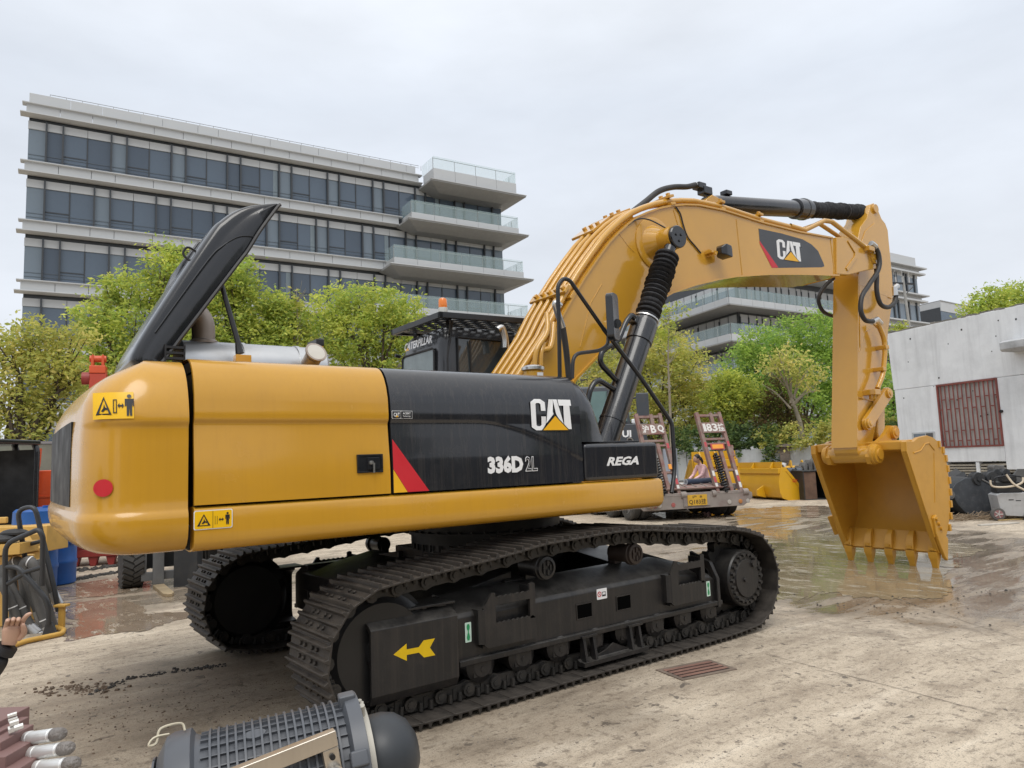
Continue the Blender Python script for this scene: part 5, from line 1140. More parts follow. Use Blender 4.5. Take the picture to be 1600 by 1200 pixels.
LF_ = {"olive": [leaf_mat("leaf_olive_a", (0.523,0.516,0.130)), leaf_mat("leaf_olive_b", (0.425,0.461,0.124)), leaf_mat("leaf_olive_c", (0.698,0.616,0.203))],
       "spring": [leaf_mat("leaf_spring_a", (0.504,0.570,0.114)), leaf_mat("leaf_spring_b", (0.393,0.506,0.117)), leaf_mat("leaf_spring_c", (0.657,0.671,0.153))],
       "green": [leaf_mat("leaf_green_a", (0.366,0.516,0.103)), leaf_mat("leaf_green_b", (0.246,0.397,0.096)), leaf_mat("leaf_green_c", (0.523,0.666,0.146))],
       "bright": [leaf_mat("leaf_bright_a", (0.486,0.539,0.094)), leaf_mat("leaf_bright_b", (0.343,0.415,0.094)), leaf_mat("leaf_bright_c", (0.575,0.581,0.117))],
       "dark": [leaf_mat("leaf_dark_a", (0.135,0.205,0.066)), leaf_mat("leaf_dark_b", (0.078,0.131,0.051)), leaf_mat("leaf_dark_c", (0.202,0.272,0.091))],
       "russet": [leaf_mat("leaf_russet_a", (.16,.13,.045)), leaf_mat("leaf_russet_b", (.10,.10,.03)), leaf_mat("leaf_russet_c", (.20,.12,.06))]}
BARK = mat("bark_dark", (.075,.058,.042), .9, var=.3, bump=.3, bscale=30); BARKP = mat("bark_pale", (.30,.26,.20), .9, var=.25, bump=.2)
def leaves_mesh(name, blobs, n, size, mats, seed, clump=.34, per=26, hollow=.55):
    # blobs: (centre, radii); leaves gather in small clumps that sit mostly near the blob surfaces
    R = np.random.RandomState(seed); A = []; MI = []
    vol = np.array([b[1][0]*b[1][1]+b[1][1]*b[1][2]+b[1][0]*b[1][2] for b in blobs]); vol = vol/vol.sum()
    for (c, r), f in zip(blobs, vol):
        k = max(2, int(n*f/per)); d = R.normal(size=(k,3)); d /= np.linalg.norm(d, axis=1)[:,None]
        rad = hollow+(1.08-hollow)*R.rand(k)**.6
        cc = np.array(c)+d*rad[:,None]*np.array(r)
        mi = R.choice([0,0,0,1,1,2], size=k); cs = clump*(.6+.8*R.rand(k))
        for j in range(k):
            p = cc[j]+R.normal(size=(per,3))*cs[j]*np.array([.55,.55,.42]); A.append(p); MI.append(np.where(R.rand(per) < .75, mi[j], R.choice([0,1,2], size=per)))
    P = np.concatenate(A); MI = np.concatenate(MI); m = len(P)
    t = R.normal(size=(m,3)); t[:,2] *= .6; t /= np.linalg.norm(t, axis=1)[:,None]
    u = R.normal(size=(m,3)); u -= t*(u*t).sum(1)[:,None]; u /= np.linalg.norm(u, axis=1)[:,None]
    s = size*(.6+.8*R.rand(m))[:,None]
    V = np.stack([P-t*s, P+u*s*.42+t*s*.1, P+t*s, P-u*s*.42+t*s*.1], 1).reshape(-1,3)
    me = bpy.data.meshes.new(name); me.vertices.add(4*m); me.vertices.foreach_set("co", V.astype(np.float32).ravel())
    me.loops.add(4*m); me.loops.foreach_set("vertex_index", np.arange(4*m, dtype=np.int32)); me.polygons.add(m)
    me.polygons.foreach_set("loop_start", np.arange(0,4*m,4,dtype=np.int32)); me.polygons.foreach_set("loop_total", np.full(m,4,dtype=np.int32)); me.polygons.foreach_set("material_index", MI.astype(np.int32))
    for x in mats: me.materials.append(x)
    me.update(); me.validate(); return me
def tree(label, dep, blobs_px, kind, n, size=.11, trunk=None, group=None, seed=1, bark=None, name="broadleaf_tree", tr=.16, clump=.34, hollow=.5, squash=.9, zb=0.0, cat="tree"):
    B = []
    for u, v, r in blobs_px:
        c = atd(u, v, dep + (hash((u,v)) % 7-3)*r*dep/1133*.12); rr = r*dep/1133; B.append((c, (rr, rr, rr*squash)))
    cx = sum((b[0].x*b[1][0] for b in B))/sum(b[1][0] for b in B); cy = sum((b[0].y*b[1][0] for b in B))/sum(b[1][0] for b in B)
    base = Vector((cx, cy, zb)) if trunk is None else (lambda p: Vector((p.x, p.y, zb)))(atd(trunk[0], trunk[1], dep))
    root = empty(name, base, 0, label, cat, group)
    Bl = [((b[0]-base), b[1]) for b in B]; n = int(n*1.35); size = size*.74
    link("crown", leaves_mesh("crown", [(tuple(c), r) for c, r in Bl], n, size, LF_[kind], seed, clump=clump, hollow=hollow), root)
    R = random.Random(seed); top = max(b[0].z for b in Bl); low = min(b[0].z for b in Bl); fork = Vector((0,0,max(.8, low*.65)))
    t = MB(); t.tube(smooth_path([(0,0,-.1),(R.uniform(-.05,.05),R.uniform(-.05,.05),fork.z*.5),tuple(fork)],4), [tr*(1.2-.3*i/8) for i in range(9)], 8)
    for c, r in Bl:
        mid = fork.lerp(c, .5)+Vector((R.uniform(-.3,.3),R.uniform(-.3,.3),R.uniform(.0,.4))); P = smooth_path([fork+Vector((0,0,-.2)), mid, c],3); t.tube(P, [tr*.55*(1-.8*i/(len(P)-1)) for i in range(len(P))], 6)
        for q in range(3):
            e = c+Vector((R.uniform(-1,1)*r[0],R.uniform(-1,1)*r[1],R.uniform(-.3,1)*r[2]))*.75; P = smooth_path([mid.lerp(c,.5), mid.lerp(e,.6)+Vector((0,0,.1)), e],3); t.tube(P, [tr*.22*(1-.8*i/(len(P)-1)) for i in range(len(P))], 5)
    obj("trunk", t, bark or BARK, root)
    return root
GT = "trees in front of the left office building"
tree("yellow-green loose tree at the far left edge behind the tail of the machine", 21, [(-60,570,70),(15,545,42),(55,535,40),(95,565,38),(30,605,48),(85,625,40),(15,655,34),(112,530,26),(60,655,28),(118,590,24)], "olive", 9000, .10, group=GT, seed=11, hollow=.25)
tree("broad spring-green tree left of the raised hood", 26, [(150,500,36),(185,455,34),(150,545,38),(215,515,45),(262,412,30),(240,450,34),(285,425,26),(285,480,40),(225,570,50),(300,540,45),(170,600,45)], "spring", 15000, .11, group=GT, seed=12, hollow=.35)
tree("tall spring-green tree just right of the raised hood", 27, [(370,430,32),(345,455,34),(385,470,32),(350,505,38),(392,525,34),(330,560,45),(380,590,45)], "spring", 11000, .11, group=GT, seed=13, hollow=.4)
tree("lower thin-topped tree between the hood prop and the cab", 28, [(430,480,26),(455,490,24),(420,520,34),(455,530,36),(440,580,45)], "spring", 7500, .11, group=GT, seed=14, hollow=.35)
tree("wide bushy tree behind the cab roof guard", 29, [(520,480,34),(560,470,32),(600,480,34),(635,490,30),(505,525,36),(550,520,40),(600,525,42),(650,530,34),(560,580,50),(630,590,45),(690,545,26)], "spring", 16000, .11, group=GT, seed=15, hollow=.45)
# bare pale top shoots in front of the thin tree
for u, d in ((465,27.5),):
    b0 = atd(u, 600, d); b0.z = 0; t_ = MB(); r_ = empty("sapling", b0, 0, "thin pale bare sapling standing before the bushy trees behind the muffler", "tree")
    H = atd(u, 445, d).z; t_.tube([(0,0,0),(.05,.02,H*.6),(.0,.05,H)], [.05,.03,.008], 6)
    R_ = random.Random(5)
    for k in range(16): z = H*R_.uniform(.55,.95); a = R_.uniform(0,6.28); l = R_.uniform(.3,.8); t_.tube([(.03,.03,z),(l*.5*cos(a),l*.5*sin(a),z+l*.5),(l*.8*cos(a),l*.8*sin(a),z+l)], [.014,.009,.004], 4)
    obj("trunk", t_, BARKP, r_); link("crown", leaves_mesh("crown", [((0,.05,H*.93),(.25,.25,.6)),((.2,.1,H*.75),(.5,.5,.7))], 300, .09, LF_["olive"], 3, clump=.2, per=8), r_)
GM = "trees beyond the yard wall"
tree("olive dome-shaped tree behind the boom cylinder", 35, [(1040,548,40),(1005,562,38),(1070,575,38),(970,590,40),(1035,600,55),(1085,620,34),(935,600,36),(990,640,50),(1050,650,50),(1095,660,26),(930,560,28)], "olive", 17000, .115, group=GM, seed=21, hollow=.62)
tree("small brilliant yellow-green tree left of the big green one", 33, [(1130,598,20),(1155,606,24),(1120,618,20),(1150,632,32),(1180,630,20),(1135,655,26)], "bright", 7500, .10, group=GM, seed=22, hollow=.5)
tree("big rounded green tree directly left of the dipper arm", 44, [(1185,548,36),(1225,526,32),(1270,520,36),(1315,530,42),(1165,575,34),(1215,575,48),(1275,580,55),(1330,585,50),(1190,620,40),(1250,635,50),(1320,635,45),(1150,600,24)], "green", 26000, .14, group=GM, seed=23, hollow=.6, clump=.45)
tree("russet-leaved bush in front of the big green tree", 32, [(1205,628,22),(1228,640,24),(1200,660,26),(1240,668,24),(1215,600,14)], "russet", 3600, .09, group=GM, seed=24, hollow=.2, name="shrub", cat="bush")
tree("dark leafy tree in the gap right of the dipper arm", 33, [(1392,600,20),(1396,640,24),(1392,680,28),(1370,650,40),(1355,600,40)], "green", 5000, .11, group=GM, seed=25)
tree("green tree top showing over the white leaning wall at the right edge", 34, [(1530,482,22),(1555,470,22),(1585,466,24),(1612,480,34),(1560,500,34),(1520,500,18),(1640,490,40)], "spring", 9000, .11, group=GM, seed=26, hollow=.5)
tree("little bright green treetop beside the lower arm hose", 40, [(1398,525,14),(1405,512,10),(1390,545,18)], "bright", 900, .11, group=GM, seed=27)
# leafless pale tree
b0 = atd(1258, 690, 31); b0.z = -.1; bt_ = empty("bare_tree", b0, 0, "nearly bare pale-barked tree with a fan of thin branches above the yard wall", "tree"); t_ = MB()
def lp_(u, v, dd=0): return atd(u, v, 31+dd)-b0
t_.tube(smooth_path([(0,0,0), lp_(1252,672), lp_(1243,640), lp_(1232,610)],4), [.13-.006*i for i in range(13)], 8)
R_ = random.Random(9)
for tip in ((1205,560),(1215,548),(1228,545),(1240,550),(1255,560),(1270,570),(1195,575),(1285,595),(1190,600),(1275,610)):
    s0 = lp_(1240+R_.uniform(-6,6), 632+R_.uniform(-15,8)); e_ = lp_(*tip, R_.uniform(-1,1)); P = smooth_path([s0, s0.lerp(e_,.5)+Vector((0,0,.15)), e_],3); t_.tube(P, [.05*(1-.8*i/(len(P)-1)) for i in range(len(P))], 5)
    for k in range(3): q = s0.lerp(e_, R_.uniform(.4,.9)); t_.tube([q, q+Vector((R_.uniform(-.5,.5),R_.uniform(-.4,.4),R_.uniform(.2,.6)))], [.015,.005], 4)
obj("trunk", t_, BARKP, bt_); link("crown", leaves_mesh("crown", [(tuple(lp_(1225,570)),(1.3,1.0,.8)),(tuple(lp_(1265,590)),(.9,.8,.6))], 1300, .09, LF_["olive"], 31, clump=.3, per=8, hollow=.1), bt_)
b0 = atd(1046, 700, 31); b0.z = -.1; sp_ = empty("sapling", b0, 0, "slim pale sapling with few leaves rising between boom cylinder and olive tree", "tree"); t_ = MB()
q = lambda u, v: atd(u, v, 31)-b0
t_.tube(smooth_path([(0,0,0), q(1047,640), q(1044,560), q(1046,490)],4), [.075-.005*i for i in range(13)], 7)
for k in range(22): v = 480+R_.uniform(10,170); s0 = q(1045,v); t_.tube([s0, s0+Vector((R_.uniform(-.7,.7),R_.uniform(-.5,.5),R_.uniform(.1,.6)))], [.02,.005], 4)
obj("trunk", t_, BARKP, sp_); link("crown", leaves_mesh("crown", [(tuple(q(1050,490)),(.7,.6,.5)),(tuple(q(1035,520)),(.7,.6,.5))], 420, .09, LF_["bright"], 33, clump=.25, per=7, hollow=.1), sp_)
# ------------------------------------------------------------------ yard wall with pillars and the hedge growing over it
WALLM = mat("whitewashed_wall", (.50,.53,.55), .85, var=.08, scale=.8, streak=.55, stcol=(.30,.31,.31), dirt=.5, dcol=(.27,.27,.26), dscale=1.3, bump=.15, bscale=25)
wa, wb = atd(1015, 730, 33.0), atd(1420, 730, 28.0); wa.z = wb.z = -.1
wd = (wb-wa); WL = wd.length; WH = atan2(wd.y, wd.x); yw = empty("yard_wall", wa, WH, "pale whitewashed boundary wall with a brick pillar, overgrown by a hedge", "wall")
n = 6
for i in range(n): obj("wall_panel", MB().box(WL*i/n+.012, WL*(i+1)/n-.012, 0, .2, 0, 1.86), WALLM, yw, bevel=.01)
BRK = mat("old_brick", (.20,.17,.15), .9, var=.35, dirt=.6, dcol=(.08,.075,.06))
ps = (atd(1222,720,30.3)-wa).length
pil = MB()
for k in range(13): pil.box(ps-.19-.008*(k % 2), ps+.19+.008*(k % 2), -.12, .26, k*.145, k*.145+.135)
obj("pillar", pil, BRK, yw, kind="stuff"); pc = obj("pillar_cap", MB().box(ps-.32,ps+.32,-.24,.38,1.90,1.98).box(ps-.26,ps+.26,-.18,.32,1.98,2.03), BRK, yw, kind="stuff")
hb = []; R_ = random.Random(4)
def hedge(label, s0, s1, kind, seed, n):
    mid = wa + wd*((s0+s1)/2/WL); mid.z = 1.3; root = empty("hedge", mid, WH, label, "hedge"); B = []; x = s0
    while x < s1:
        B.append(((x-(s0+s1)/2, R_.uniform(-.1,.6), R_.uniform(.65,1.2)), (R_.uniform(.5,.8), .6, R_.uniform(.45,.7))))
        if R_.random() < .3: B.append(((x-(s0+s1)/2, -.2, R_.uniform(.1,.5)), (.35,.18,.5)))
        x += .55
    link("foliage", leaves_mesh("foliage", B, n, .085, LF_[kind], seed, clump=.22), root); return root
hedge("dark green creeper hanging over the yard wall beside the trailer ramp", 1.0, 5.6, "dark", 51, 6500); hedge("olive hedge spilling over the yard wall around the brick pillar", 5.3, 10.2, "olive", 52, 5500); hedge("dark hedge behind the yard wall, half hidden by the dipper arm", 10.0, 14.5, "dark", 53, 5000)
# grey sheet standing at the wall, left of the trailer ramp
ms = empty("metal_sheet", atd(1049,745,23), radians(-20), "upright plain grey metal sheet between the two trailer ramps", "sheet"); ms.location.z = -.1
obj("sheet", MB().box(-.22,.22,0,.04,0,1.95), mat("grey_sheet", (.34,.37,.42), .45, var=.06, dirt=.2), ms); obj("sheet_edge", MB().box(-.25,-.22,-.02,.06,0,1.95).box(.22,.25,-.02,.06,0,1.95), mat("grey_sheet_edge", (.26,.29,.33), .5), ms)
# ------------------------------------------------------------------ white concrete building on the right
WA = atd(1540,690,23); WA.z = -.1; WHd = radians(73.5)
WC = mat("white_rendered_concrete", (.77,.79,.81), .85, var=.05, scale=.5, streak=.45, stcol=(.46,.47,.485), stsc=4, dirt=.45, dcol=(.46,.47,.485), dscale=.8, bump=.12, bscale=18, dlo=.46, dhi=.70)
wbld = empty("concrete_building", WA, WHd+pi, "white rendered concrete building with red window grating at the right edge", "building")   # local x runs towards the camera side
# local x = -s ; local y points into the building
x0, x1 = -3.2, 6.5; zs, gz0, gz1 = 3.75, 1.63, 3.75; gx0, gx1 = -1.52, .585
def wp(a, b_, c, d, y=0): return obj("wall_slab", MB().box(a, b_, y-.35, y, c, d), WC, wbld, bevel=.012)
wt = MB(); wt.hexa([(x0-.04,-.35,zs+.008),(x1,-.35,zs+.008),(x1,0,zs+.008),(x0-.04,0,zs+.008),(x0-.12,-.35,5.84),(x1,-.35,5.9),(x1,0,5.9),(x0-.12,0,5.84)]); obj("wall_slab", wt, WC, wbld, bevel=.02)
wp(x0, gx0, 1.15, zs); wp(gx1, x1, .9, zs); wp(gx0+.008, gx1-.008, 1.16, gz0); wp(x0, -1.45, -.2, 1.142); wp(.86, x1, -.2, .892); wp(-1.45,.86,-.2,.45)
top = MB(); rs = random.Random(8)
for i in range(60):
    a = x0-.1+(x1-x0)*i/60; top.box(a, a+.165, -.34, -.01+rs.uniform(0,.012), 5.84, 5.86+rs.uniform(.0,.06))
obj("broken_edge", top, mat("mossy_concrete", (.20,.19,.17), .95, var=.4), wbld, kind="stuff")
# the wall turns the corner and has a roof slab behind
obj("wall_slab", MB().box(x0,x0+.3,-8,-.36,-.2,5.8), WC, wbld, bevel=.01); obj("roof_slab", MB().box(x0,x1,-8,-.36,5.55,5.75), WC, wbld)
GRM = mat("red_oxide_grating", (.22,.06,.05), .6, var=.2, dirt=.3, dcol=(.12,.05,.04)); PNM = mat("grey_backing", (.44,.42,.40), .8, var=.1, dirt=.35, dcol=(.13,.11,.11))
gr_ = obj("window_backing", MB().box(gx0,gx1,-.075,-.045,gz0,gz1), PNM, wbld)
fr_w = obj("window_grating", MB().box(gx0,gx1,-.02,.035,gz0,gz0+.05).box(gx0,gx1,-.02,.035,gz1-.05,gz1).box(gx0,gx0+.05,-.02,.035,gz0+.05,gz1-.05).box(gx1-.05,gx1,-.02,.035,gz0+.05,gz1-.05), GRM, wbld)
nb = 14; sp2 = (gx1-gx0)/nb
for i in range(1, nb): obj("grate_bar", MB().box(gx0+i*sp2-.018, gx0+i*sp2+.018, .005, .022, gz0+.05, gz1-.05), GRM, fr_w)
for i in range(nb):
    for k in range(2):
        z = gz0+ (.55 if i % 2 else .22)+k*1.05
        if z < gz1-.1: obj("grate_bar", MB().box(gx0+i*sp2+.021, gx0+(i+1)*sp2-.021, -.003, .020, z-.016, z+.018), GRM, fr_w)
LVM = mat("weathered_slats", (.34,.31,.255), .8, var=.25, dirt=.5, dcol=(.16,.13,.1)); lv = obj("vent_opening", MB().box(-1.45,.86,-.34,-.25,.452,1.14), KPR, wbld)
for i in range(7):
    sl = MB(); z = .52+i*.088; sl.hexa([(-1.4,-.20,z),(-.42,-.20,z),(-.42,-.05,z-.03),(-1.4,-.05,z-.03),(-1.4,-.20,z+.05),(-.42,-.20,z+.05),(-.42,-.05,z+.02),(-1.4,-.05,z+.02)]); obj("vent_slat", sl, LVM, lv)
    if i not in (3,): sl = MB(); tl_ = .05*rs.uniform(-1,1.4); sl.hexa([(-.30,-.20,z),(.82,-.20,z+tl_),(.82,-.05,z-.03+tl_),(-.30,-.05,z-.03),(-.30,-.20,z+.05),(.82,-.20,z+.05+tl_),(.82,-.05,z+.02+tl_),(-.30,-.05,z+.02)]); obj("vent_slat", sl, LVM, lv)
obj("vent_post", MB().box(-.42,-.31,-.2,-.02,.452,1.14), WC, lv); obj("small_window", MB().box(-2.62,-1.75,-.02,.04,1.86,2.20), mat("pale_frame", (.50,.52,.53), .5), wbld); obj("window_glass", MB().box(-2.55,-2.1,.03,.045,1.90,2.15), GL[1], wbld); obj("shutter", MB().box(-2.05,-1.80,.042,.07,1.95,2.15), mat("dark_shutter", (.10,.10,.10), .6), wbld)
cano = MB(); cano.prism([(1.17,0,4.40),(1.05,.30,4.62),(1.10,.30,4.78),(1.20,0,4.95),(3.5,0,4.95),(3.5,0,4.40)][:4], (2.4,0,0)) if False else cano.pyz([(0,4.46),(.55,4.46),(.62,4.52),(.62,4.74),(.45,4.80),(0,4.84)], 1.20, 3.6)
obj("broken_canopy", cano, mat("canopy_concrete", (.45,.46,.47), .9, var=.2, dirt=.4), wbld, bevel=.02, fix=True); obj("bolt", MB().cyl((.63,0,2.7),(.63,.06,2.7),.05,n=8), KPR, wbld)
hol = MB()
for i in range(26): a = rs.uniform(-3,4); z = rs.uniform(2.2,5.6); k = rs.uniform(.012,.03); hol.box(a-k,a+k,-.001,.0035,z-k,z+k*1.2)
obj("wall_chips", hol, KPR, wbld, kind="stuff")
def flip_y(o):
    for ch in o.children:
        flip_y(ch); me = ch.data
        if me is not None and not me.get("fl"): me.transform(Matrix.Scale(-1, 4, (0,1,0))); me.flip_normals(); me.polygons.foreach_set('use_smooth', [False]*len(me.polygons)); ('custom_normal' in me.attributes) and me.attributes.remove(me.attributes['custom_normal']); me["fl"] = 1
flip_y(wbld)
# utility pole in front of the far tower
pb = atd(1430, 520, 60); pb.z = -.1; pl_ = empty("utility_pole", pb, radians(-20), "thin grey utility pole with crossarm wires right of the dipper arm", "pole")
zt_ = atd(1415,430,60).z+.1; pt_ = MB(); pt_.tube([(0,0,0),(-.75,0,zt_)], [.16,.10], 10); obj("pole_shaft", pt_, mat("pole_concrete", (.30,.30,.29), .8), pl_)
ar = MB(); ar.box(-2.4,.3,-.05,.05,zt_-.7,zt_-.55); ar.tube([(-.7,0,zt_-1.6),(.2,.0,zt_-.9)], .04, 6); obj("crossarm", ar, KPR, pl_)
ins = MB()
for i in range(4):
    x = -2.2+i*.7; ins.cyl((x,0,zt_-.55),(x,0,zt_-.1),.06,n=8); ins.cyl((x,0,zt_-.1),(x,0,zt_+.5),.015,n=5)
obj("insulator", ins, mat("insulator_grey", (.4,.4,.4), .4), pl_, kind="stuff")
# ------------------------------------------------------------------ low-bed trailer with raised ramps
def kit(mb, name, m, par, **k): return obj(name, mb, m, par, **k)
TPR = mat("trailer_red_oxide", (.22,.105,.09), .7, var=.25, scale=3, dirt=.8, dcol=(.25,.205,.175), dscale=4.5, dlo=.40, dhi=.60); TPG = mat("trailer_dusty_grey", (.27,.235,.21), .8, var=.2, dirt=.5, dcol=(.20,.11,.10), dscale=3)
TYR = mat("tyre_rubber", (.055,.053,.05), .8, var=.2, dirt=.4, dcol=(.13,.115,.10)); RIM = mat("wheel_rim", (.50,.50,.49), .5, var=.15, dirt=.4, dcol=(.2,.18,.15))
TR = empty("lowbed_trailer", (10.40,7.52,-.1), radians(-23), "dusty red-grey lowbed trailer with two raised loading ramps", "trailer")
def tyre(par, x, y, z, r, w, rim=True, nm="wheel", side=-1):
    t = MB(); t.lathe([(-w/2,.58*r),(-w/2,.86*r),(-w*.38,.97*r),(-w*.2,r),(-w*.19,.97*r),(-w*.05,.97*r),(-w*.04,r),(w*.04,r),(w*.05,.97*r),(w*.19,.97*r),(w*.2,r),(w*.38,.97*r),(w/2,.86*r),(w/2,.58*r)], (x,y,z), (1,0,0), 28)
    o = obj(nm, t, TYR, par, smooth=30)
    if rim:
        q = MB(); q.lathe([(side*w*.5,.60*r),(side*w*.5,.55*r),(side*w*.15,.50*r),(side*w*.05,.28*r),(side*w*.3,.22*r),(side*w*.3,0)][:: 1 if side > 0 else -1], (x,y,z), (1,0,0), 24); obj("rim", q, RIM, o, smooth=30)
    return o
for f in (.95,2.25,3.55):
    for xs_ in (-.08,.22,2.55,2.85): tyre(TR, xs_, f, .46, .46, .27, side=-1 if xs_ < 1.5 else 1)
fm = MB(); fm.box(.75,2.25,.5,9,.35,.62); fm.box(.0,3.0,.3,10.5,.74,.88); obj("deck", fm, TPG, TR, bevel=.012)
dkp = MB(); dkp.hexa([(.55,.02,.80),(2.45,.02,.80),(2.45,.9,.86),(.55,.9,.86),(.55,.0,.84),(2.45,.0,.84),(2.45,.9,.93),(.55,.9,.93)]); obj("chequer_plate", dkp, TPR, TR, bevel=.004)
for i in range(6): obj("deck_bar", MB().tube([(.6+.30*i,.12,.865),(.75+.30*i,.85,.94)], .016, 5), TPG, TR)
rbm = MB(); rbm.prism([(.02,0,.46),(.18,0,.30),(2.82,0,.30),(3.10,0,.50),(3.10,0,.64),(2.95,0,.72),(.05,0,.72),(.02,0,.64)], (0,.25,0)); obj("rear_beam", rbm, TPG, TR, bevel=.012, fix=True)
wing = MB(); wing.prism([(-.16,.25,.40),(-.02,.25,.28),(.45,.25,.26),(.60,.25,.34),(.6,.25,.55),(-.10,.25,.55)], (0,.05,0)); obj("mud_flap", wing, TPG, TR, fix=True, bevel=.006)
for x, m in ((.08,"o"),(.20,"r"),(.32,"w"),(.72,"r"),(2.38,"w"),(2.72,"o"),(2.95,"w")):
    mm = {"o": mat("amber_marker", (.45,.19,.06), .5, var=.2), "r": mat("faded_red_lamp", (.35,.10,.09), .5, var=.2), "w": mat("clear_lamp", (.45,.42,.38), .4, var=.2)}[m]
    obj("lamp", MB().lathe([(0,.06),(.015,.055),(.02,.0)], (x,.24 if x < -.05 else -.002,.42 if x > 0 else .38), (0,-1,0), 14), mm, TR)
npf = MB(); npf.prism([(1.02,-.005,.36),(1.02,-.005,.66),(1.10,-.005,.70),(1.72,-.005,.70),(1.80,-.005,.66),(1.80,-.005,.36)], (0,-.02,0)); obj("plate_frame", npf, TPG, TR, fix=True)
np_ = obj("number_plate", MB().box(1.13,1.70,-.04,-.026,.38,.66), mat("plate_yellow", (.62,.36,.03), .6, var=.15, dirt=.3), TR)
PLK = mat("plate_black", (.04,.03,.02), .7)
obj("plate_lettering", place(text_mb("Q183挂", .50, .15, bold=.012), (1.165,-.041,.40), (1,0,0), (0,0,1), .001), PLK, np_, smooth=0); obj("plate_lettering", place(text_mb("沪  B", .30, .075, bold=.012), (1.26,-.041,.57), (1,0,0), (0,0,1), .001), PLK, np_, smooth=0)
SPRG = mat("coil_spring_black", (.03,.03,.03), .5, metal=.3, var=.3, dirt=.3); RDP = mat("reflective_red", (.42,.05,.06), .5, var=.2, dirt=.4, dcol=(.25,.2,.17), dscale=9); WTP = mat("reflective_white", (.62,.60,.57), .4, var=.1)
def ramp(xa, xb, txt, trng, board):
    M = Matrix.Translation((0,.05,.66)) @ Matrix.Rotation(radians(-22),4,'X')          # leans away from the viewer
    H = 2.42; w = .10
    def add(nm, mb, m, par, **k): mb.xf(M); return obj(nm, mb, m, par, **k)
    fr = add("ramp", MB().box(xa,xa+w,-.06,.06,0,H).box(xb-w,xb,-.06,.06,0,H), TPR, TR, bevel=.01)
    xm = xa+(xb-xa)*.60; add("ramp_beam", MB().box(xm-.05,xm+.05,-.05,.05,.0,H*.62).box(xm-.05,xm+.05,-.05,.05,H*.80,H-.02), TPR, fr, bevel=.008)
    for z, h in ((H-.13,.07),(1.56,.06),(1.42,.05),(.62,.06)): add("rung", MB().box(xa+w,xb-w,-.035,.035,z,z+h), TPR, fr)
    add("name_board", MB().box(xa+.06,xb-.06,-.085,-.062,1.76,2.08), TPR, fr, bevel=.004)
    xx = xa+.10
    for ch, ww in txt: add("ramp_lettering", place(text_mb(ch, ww, .24, bold=.03), (xx,-.086,1.80), (1,0,0), (0,0,1), .002), WTP, fr, smooth=0); xx += ww+trng
    for x in (xa, xb-w):
        for k in range(4):
            z = .12+k*.18+(.0 if k < 3 else .68); add("reflective_tape", MB().box(x+.015,x+w-.015,-.064,-.0605,z,z+.15), RDP if k % 2 else WTP, fr)
    if board: add("marker_board", MB().box(xa+.17,xb-.22,-.10,-.07,1.24,1.41), RDP, fr); add("marker_face", MB().box(xa+.21,xb-.26,-.106,-.10,1.265,1.385), mat("marker_amber", (.75,.30,.03), .45), fr)
    else: add("side_marker", MB().box(xb-.20,xb-.11,-.10,-.07,.72,.86), mat("marker_amber", (.75,.30,.03), .45), fr)
    add("hinge_bar", MB().cyl((xa-.10,0,.0),(xb+.10,0,.0),.055,n=12), TPG, fr); add("hinge_eye", MB().cyl((xb-.02,0,.0),(xb+.14,0,.0),.10,n=14), TPG, fr); add("hinge_eye", MB().cyl((xa-.14,0,.0),(xa-.04,0,.0),.10,n=14), TPG, fr)
    sp = MB(); P = [Vector((xm-.20+.085*cos(a*.62), -.05+.085*sin(a*.62), .02+a*.0072)) for a in range(150)]; sp.tube(P, .02, 5); sp.cyl((xm-.20,-.05,0),(xm-.20,-.05,1.15),.045,n=8); add("ramp_spring", sp, SPRG, fr)
    add("ramp_hook", MB().box(xb,xb+.06,-.05,.05,1.05,1.30).box(xb+.02,xb+.09,-.04,.04,1.28,1.38), TPR, fr)
ramp(.17,.98,(("沪",.20),("B",.16),("Q",.19)),.05,False); ramp(2.03,2.84,(("1",.09),("8",.17),("3",.17),("挂",.20)),.01,True)
mech = MB(); mech.cyl((.1,-.08,.62),(.4,-.02,.60),.06,n=10); mech.box(.0,.30,-.14,-.02,.44,.56); mech.cyl((.15,-.12,.42),(.15,-.12,.62),.07,n=10); obj("ramp_pump", mech, SPRG, TR, bevel=.01)
# ------------------------------------------------------------------ person at the trailer: woman in a pink blouse
def skin_body(name, verts, edges, rad, m, parent, root=0, sub=2):
    me = bpy.data.meshes.new(name); me.from_pydata(verts, edges, []); o = link(name, me, parent)
    mo = o.modifiers.new("s", 'SKIN'); mo.use_smooth_shade = True
    for i, r in enumerate(rad): v = me.skin_vertices[0].data[i]; v.radius = (r, r) if not isinstance(r, tuple) else r; v.use_root = (i == root)
    ss = o.modifiers.new("u", 'SUBSURF'); ss.levels = ss.render_levels = sub
    dg = bpy.context.evaluated_depsgraph_get(); e2 = bpy.data.meshes.new_from_object(o.evaluated_get(dg)); o.modifiers.clear(); o.data = e2; e2.name = name; e2.materials.clear(); e2.materials.append(m); e2.shade_smooth(); return o
SKN = mat("skin", (.52,.32,.23), .5, var=.08, scale=8); HAIR = mat("black_hair", (.015,.013,.013), .45, var=.2)
PINK = mat("pink_print_blouse", (.86,.56,.56), .8, var=.12, scale=10, dirt=.55, dcol=(.28,.10,.12), dscale=26, dlo=.58, dhi=.64); TROU = mat("dark_trousers", (.04,.045,.06), .8)
wo = atd(1104,760,20.9); PR = empty("person", (wo.x,wo.y,-.1), radians(165), "woman in a pink patterned blouse, dark hair tied back, leaning over the trailer deck", "person")
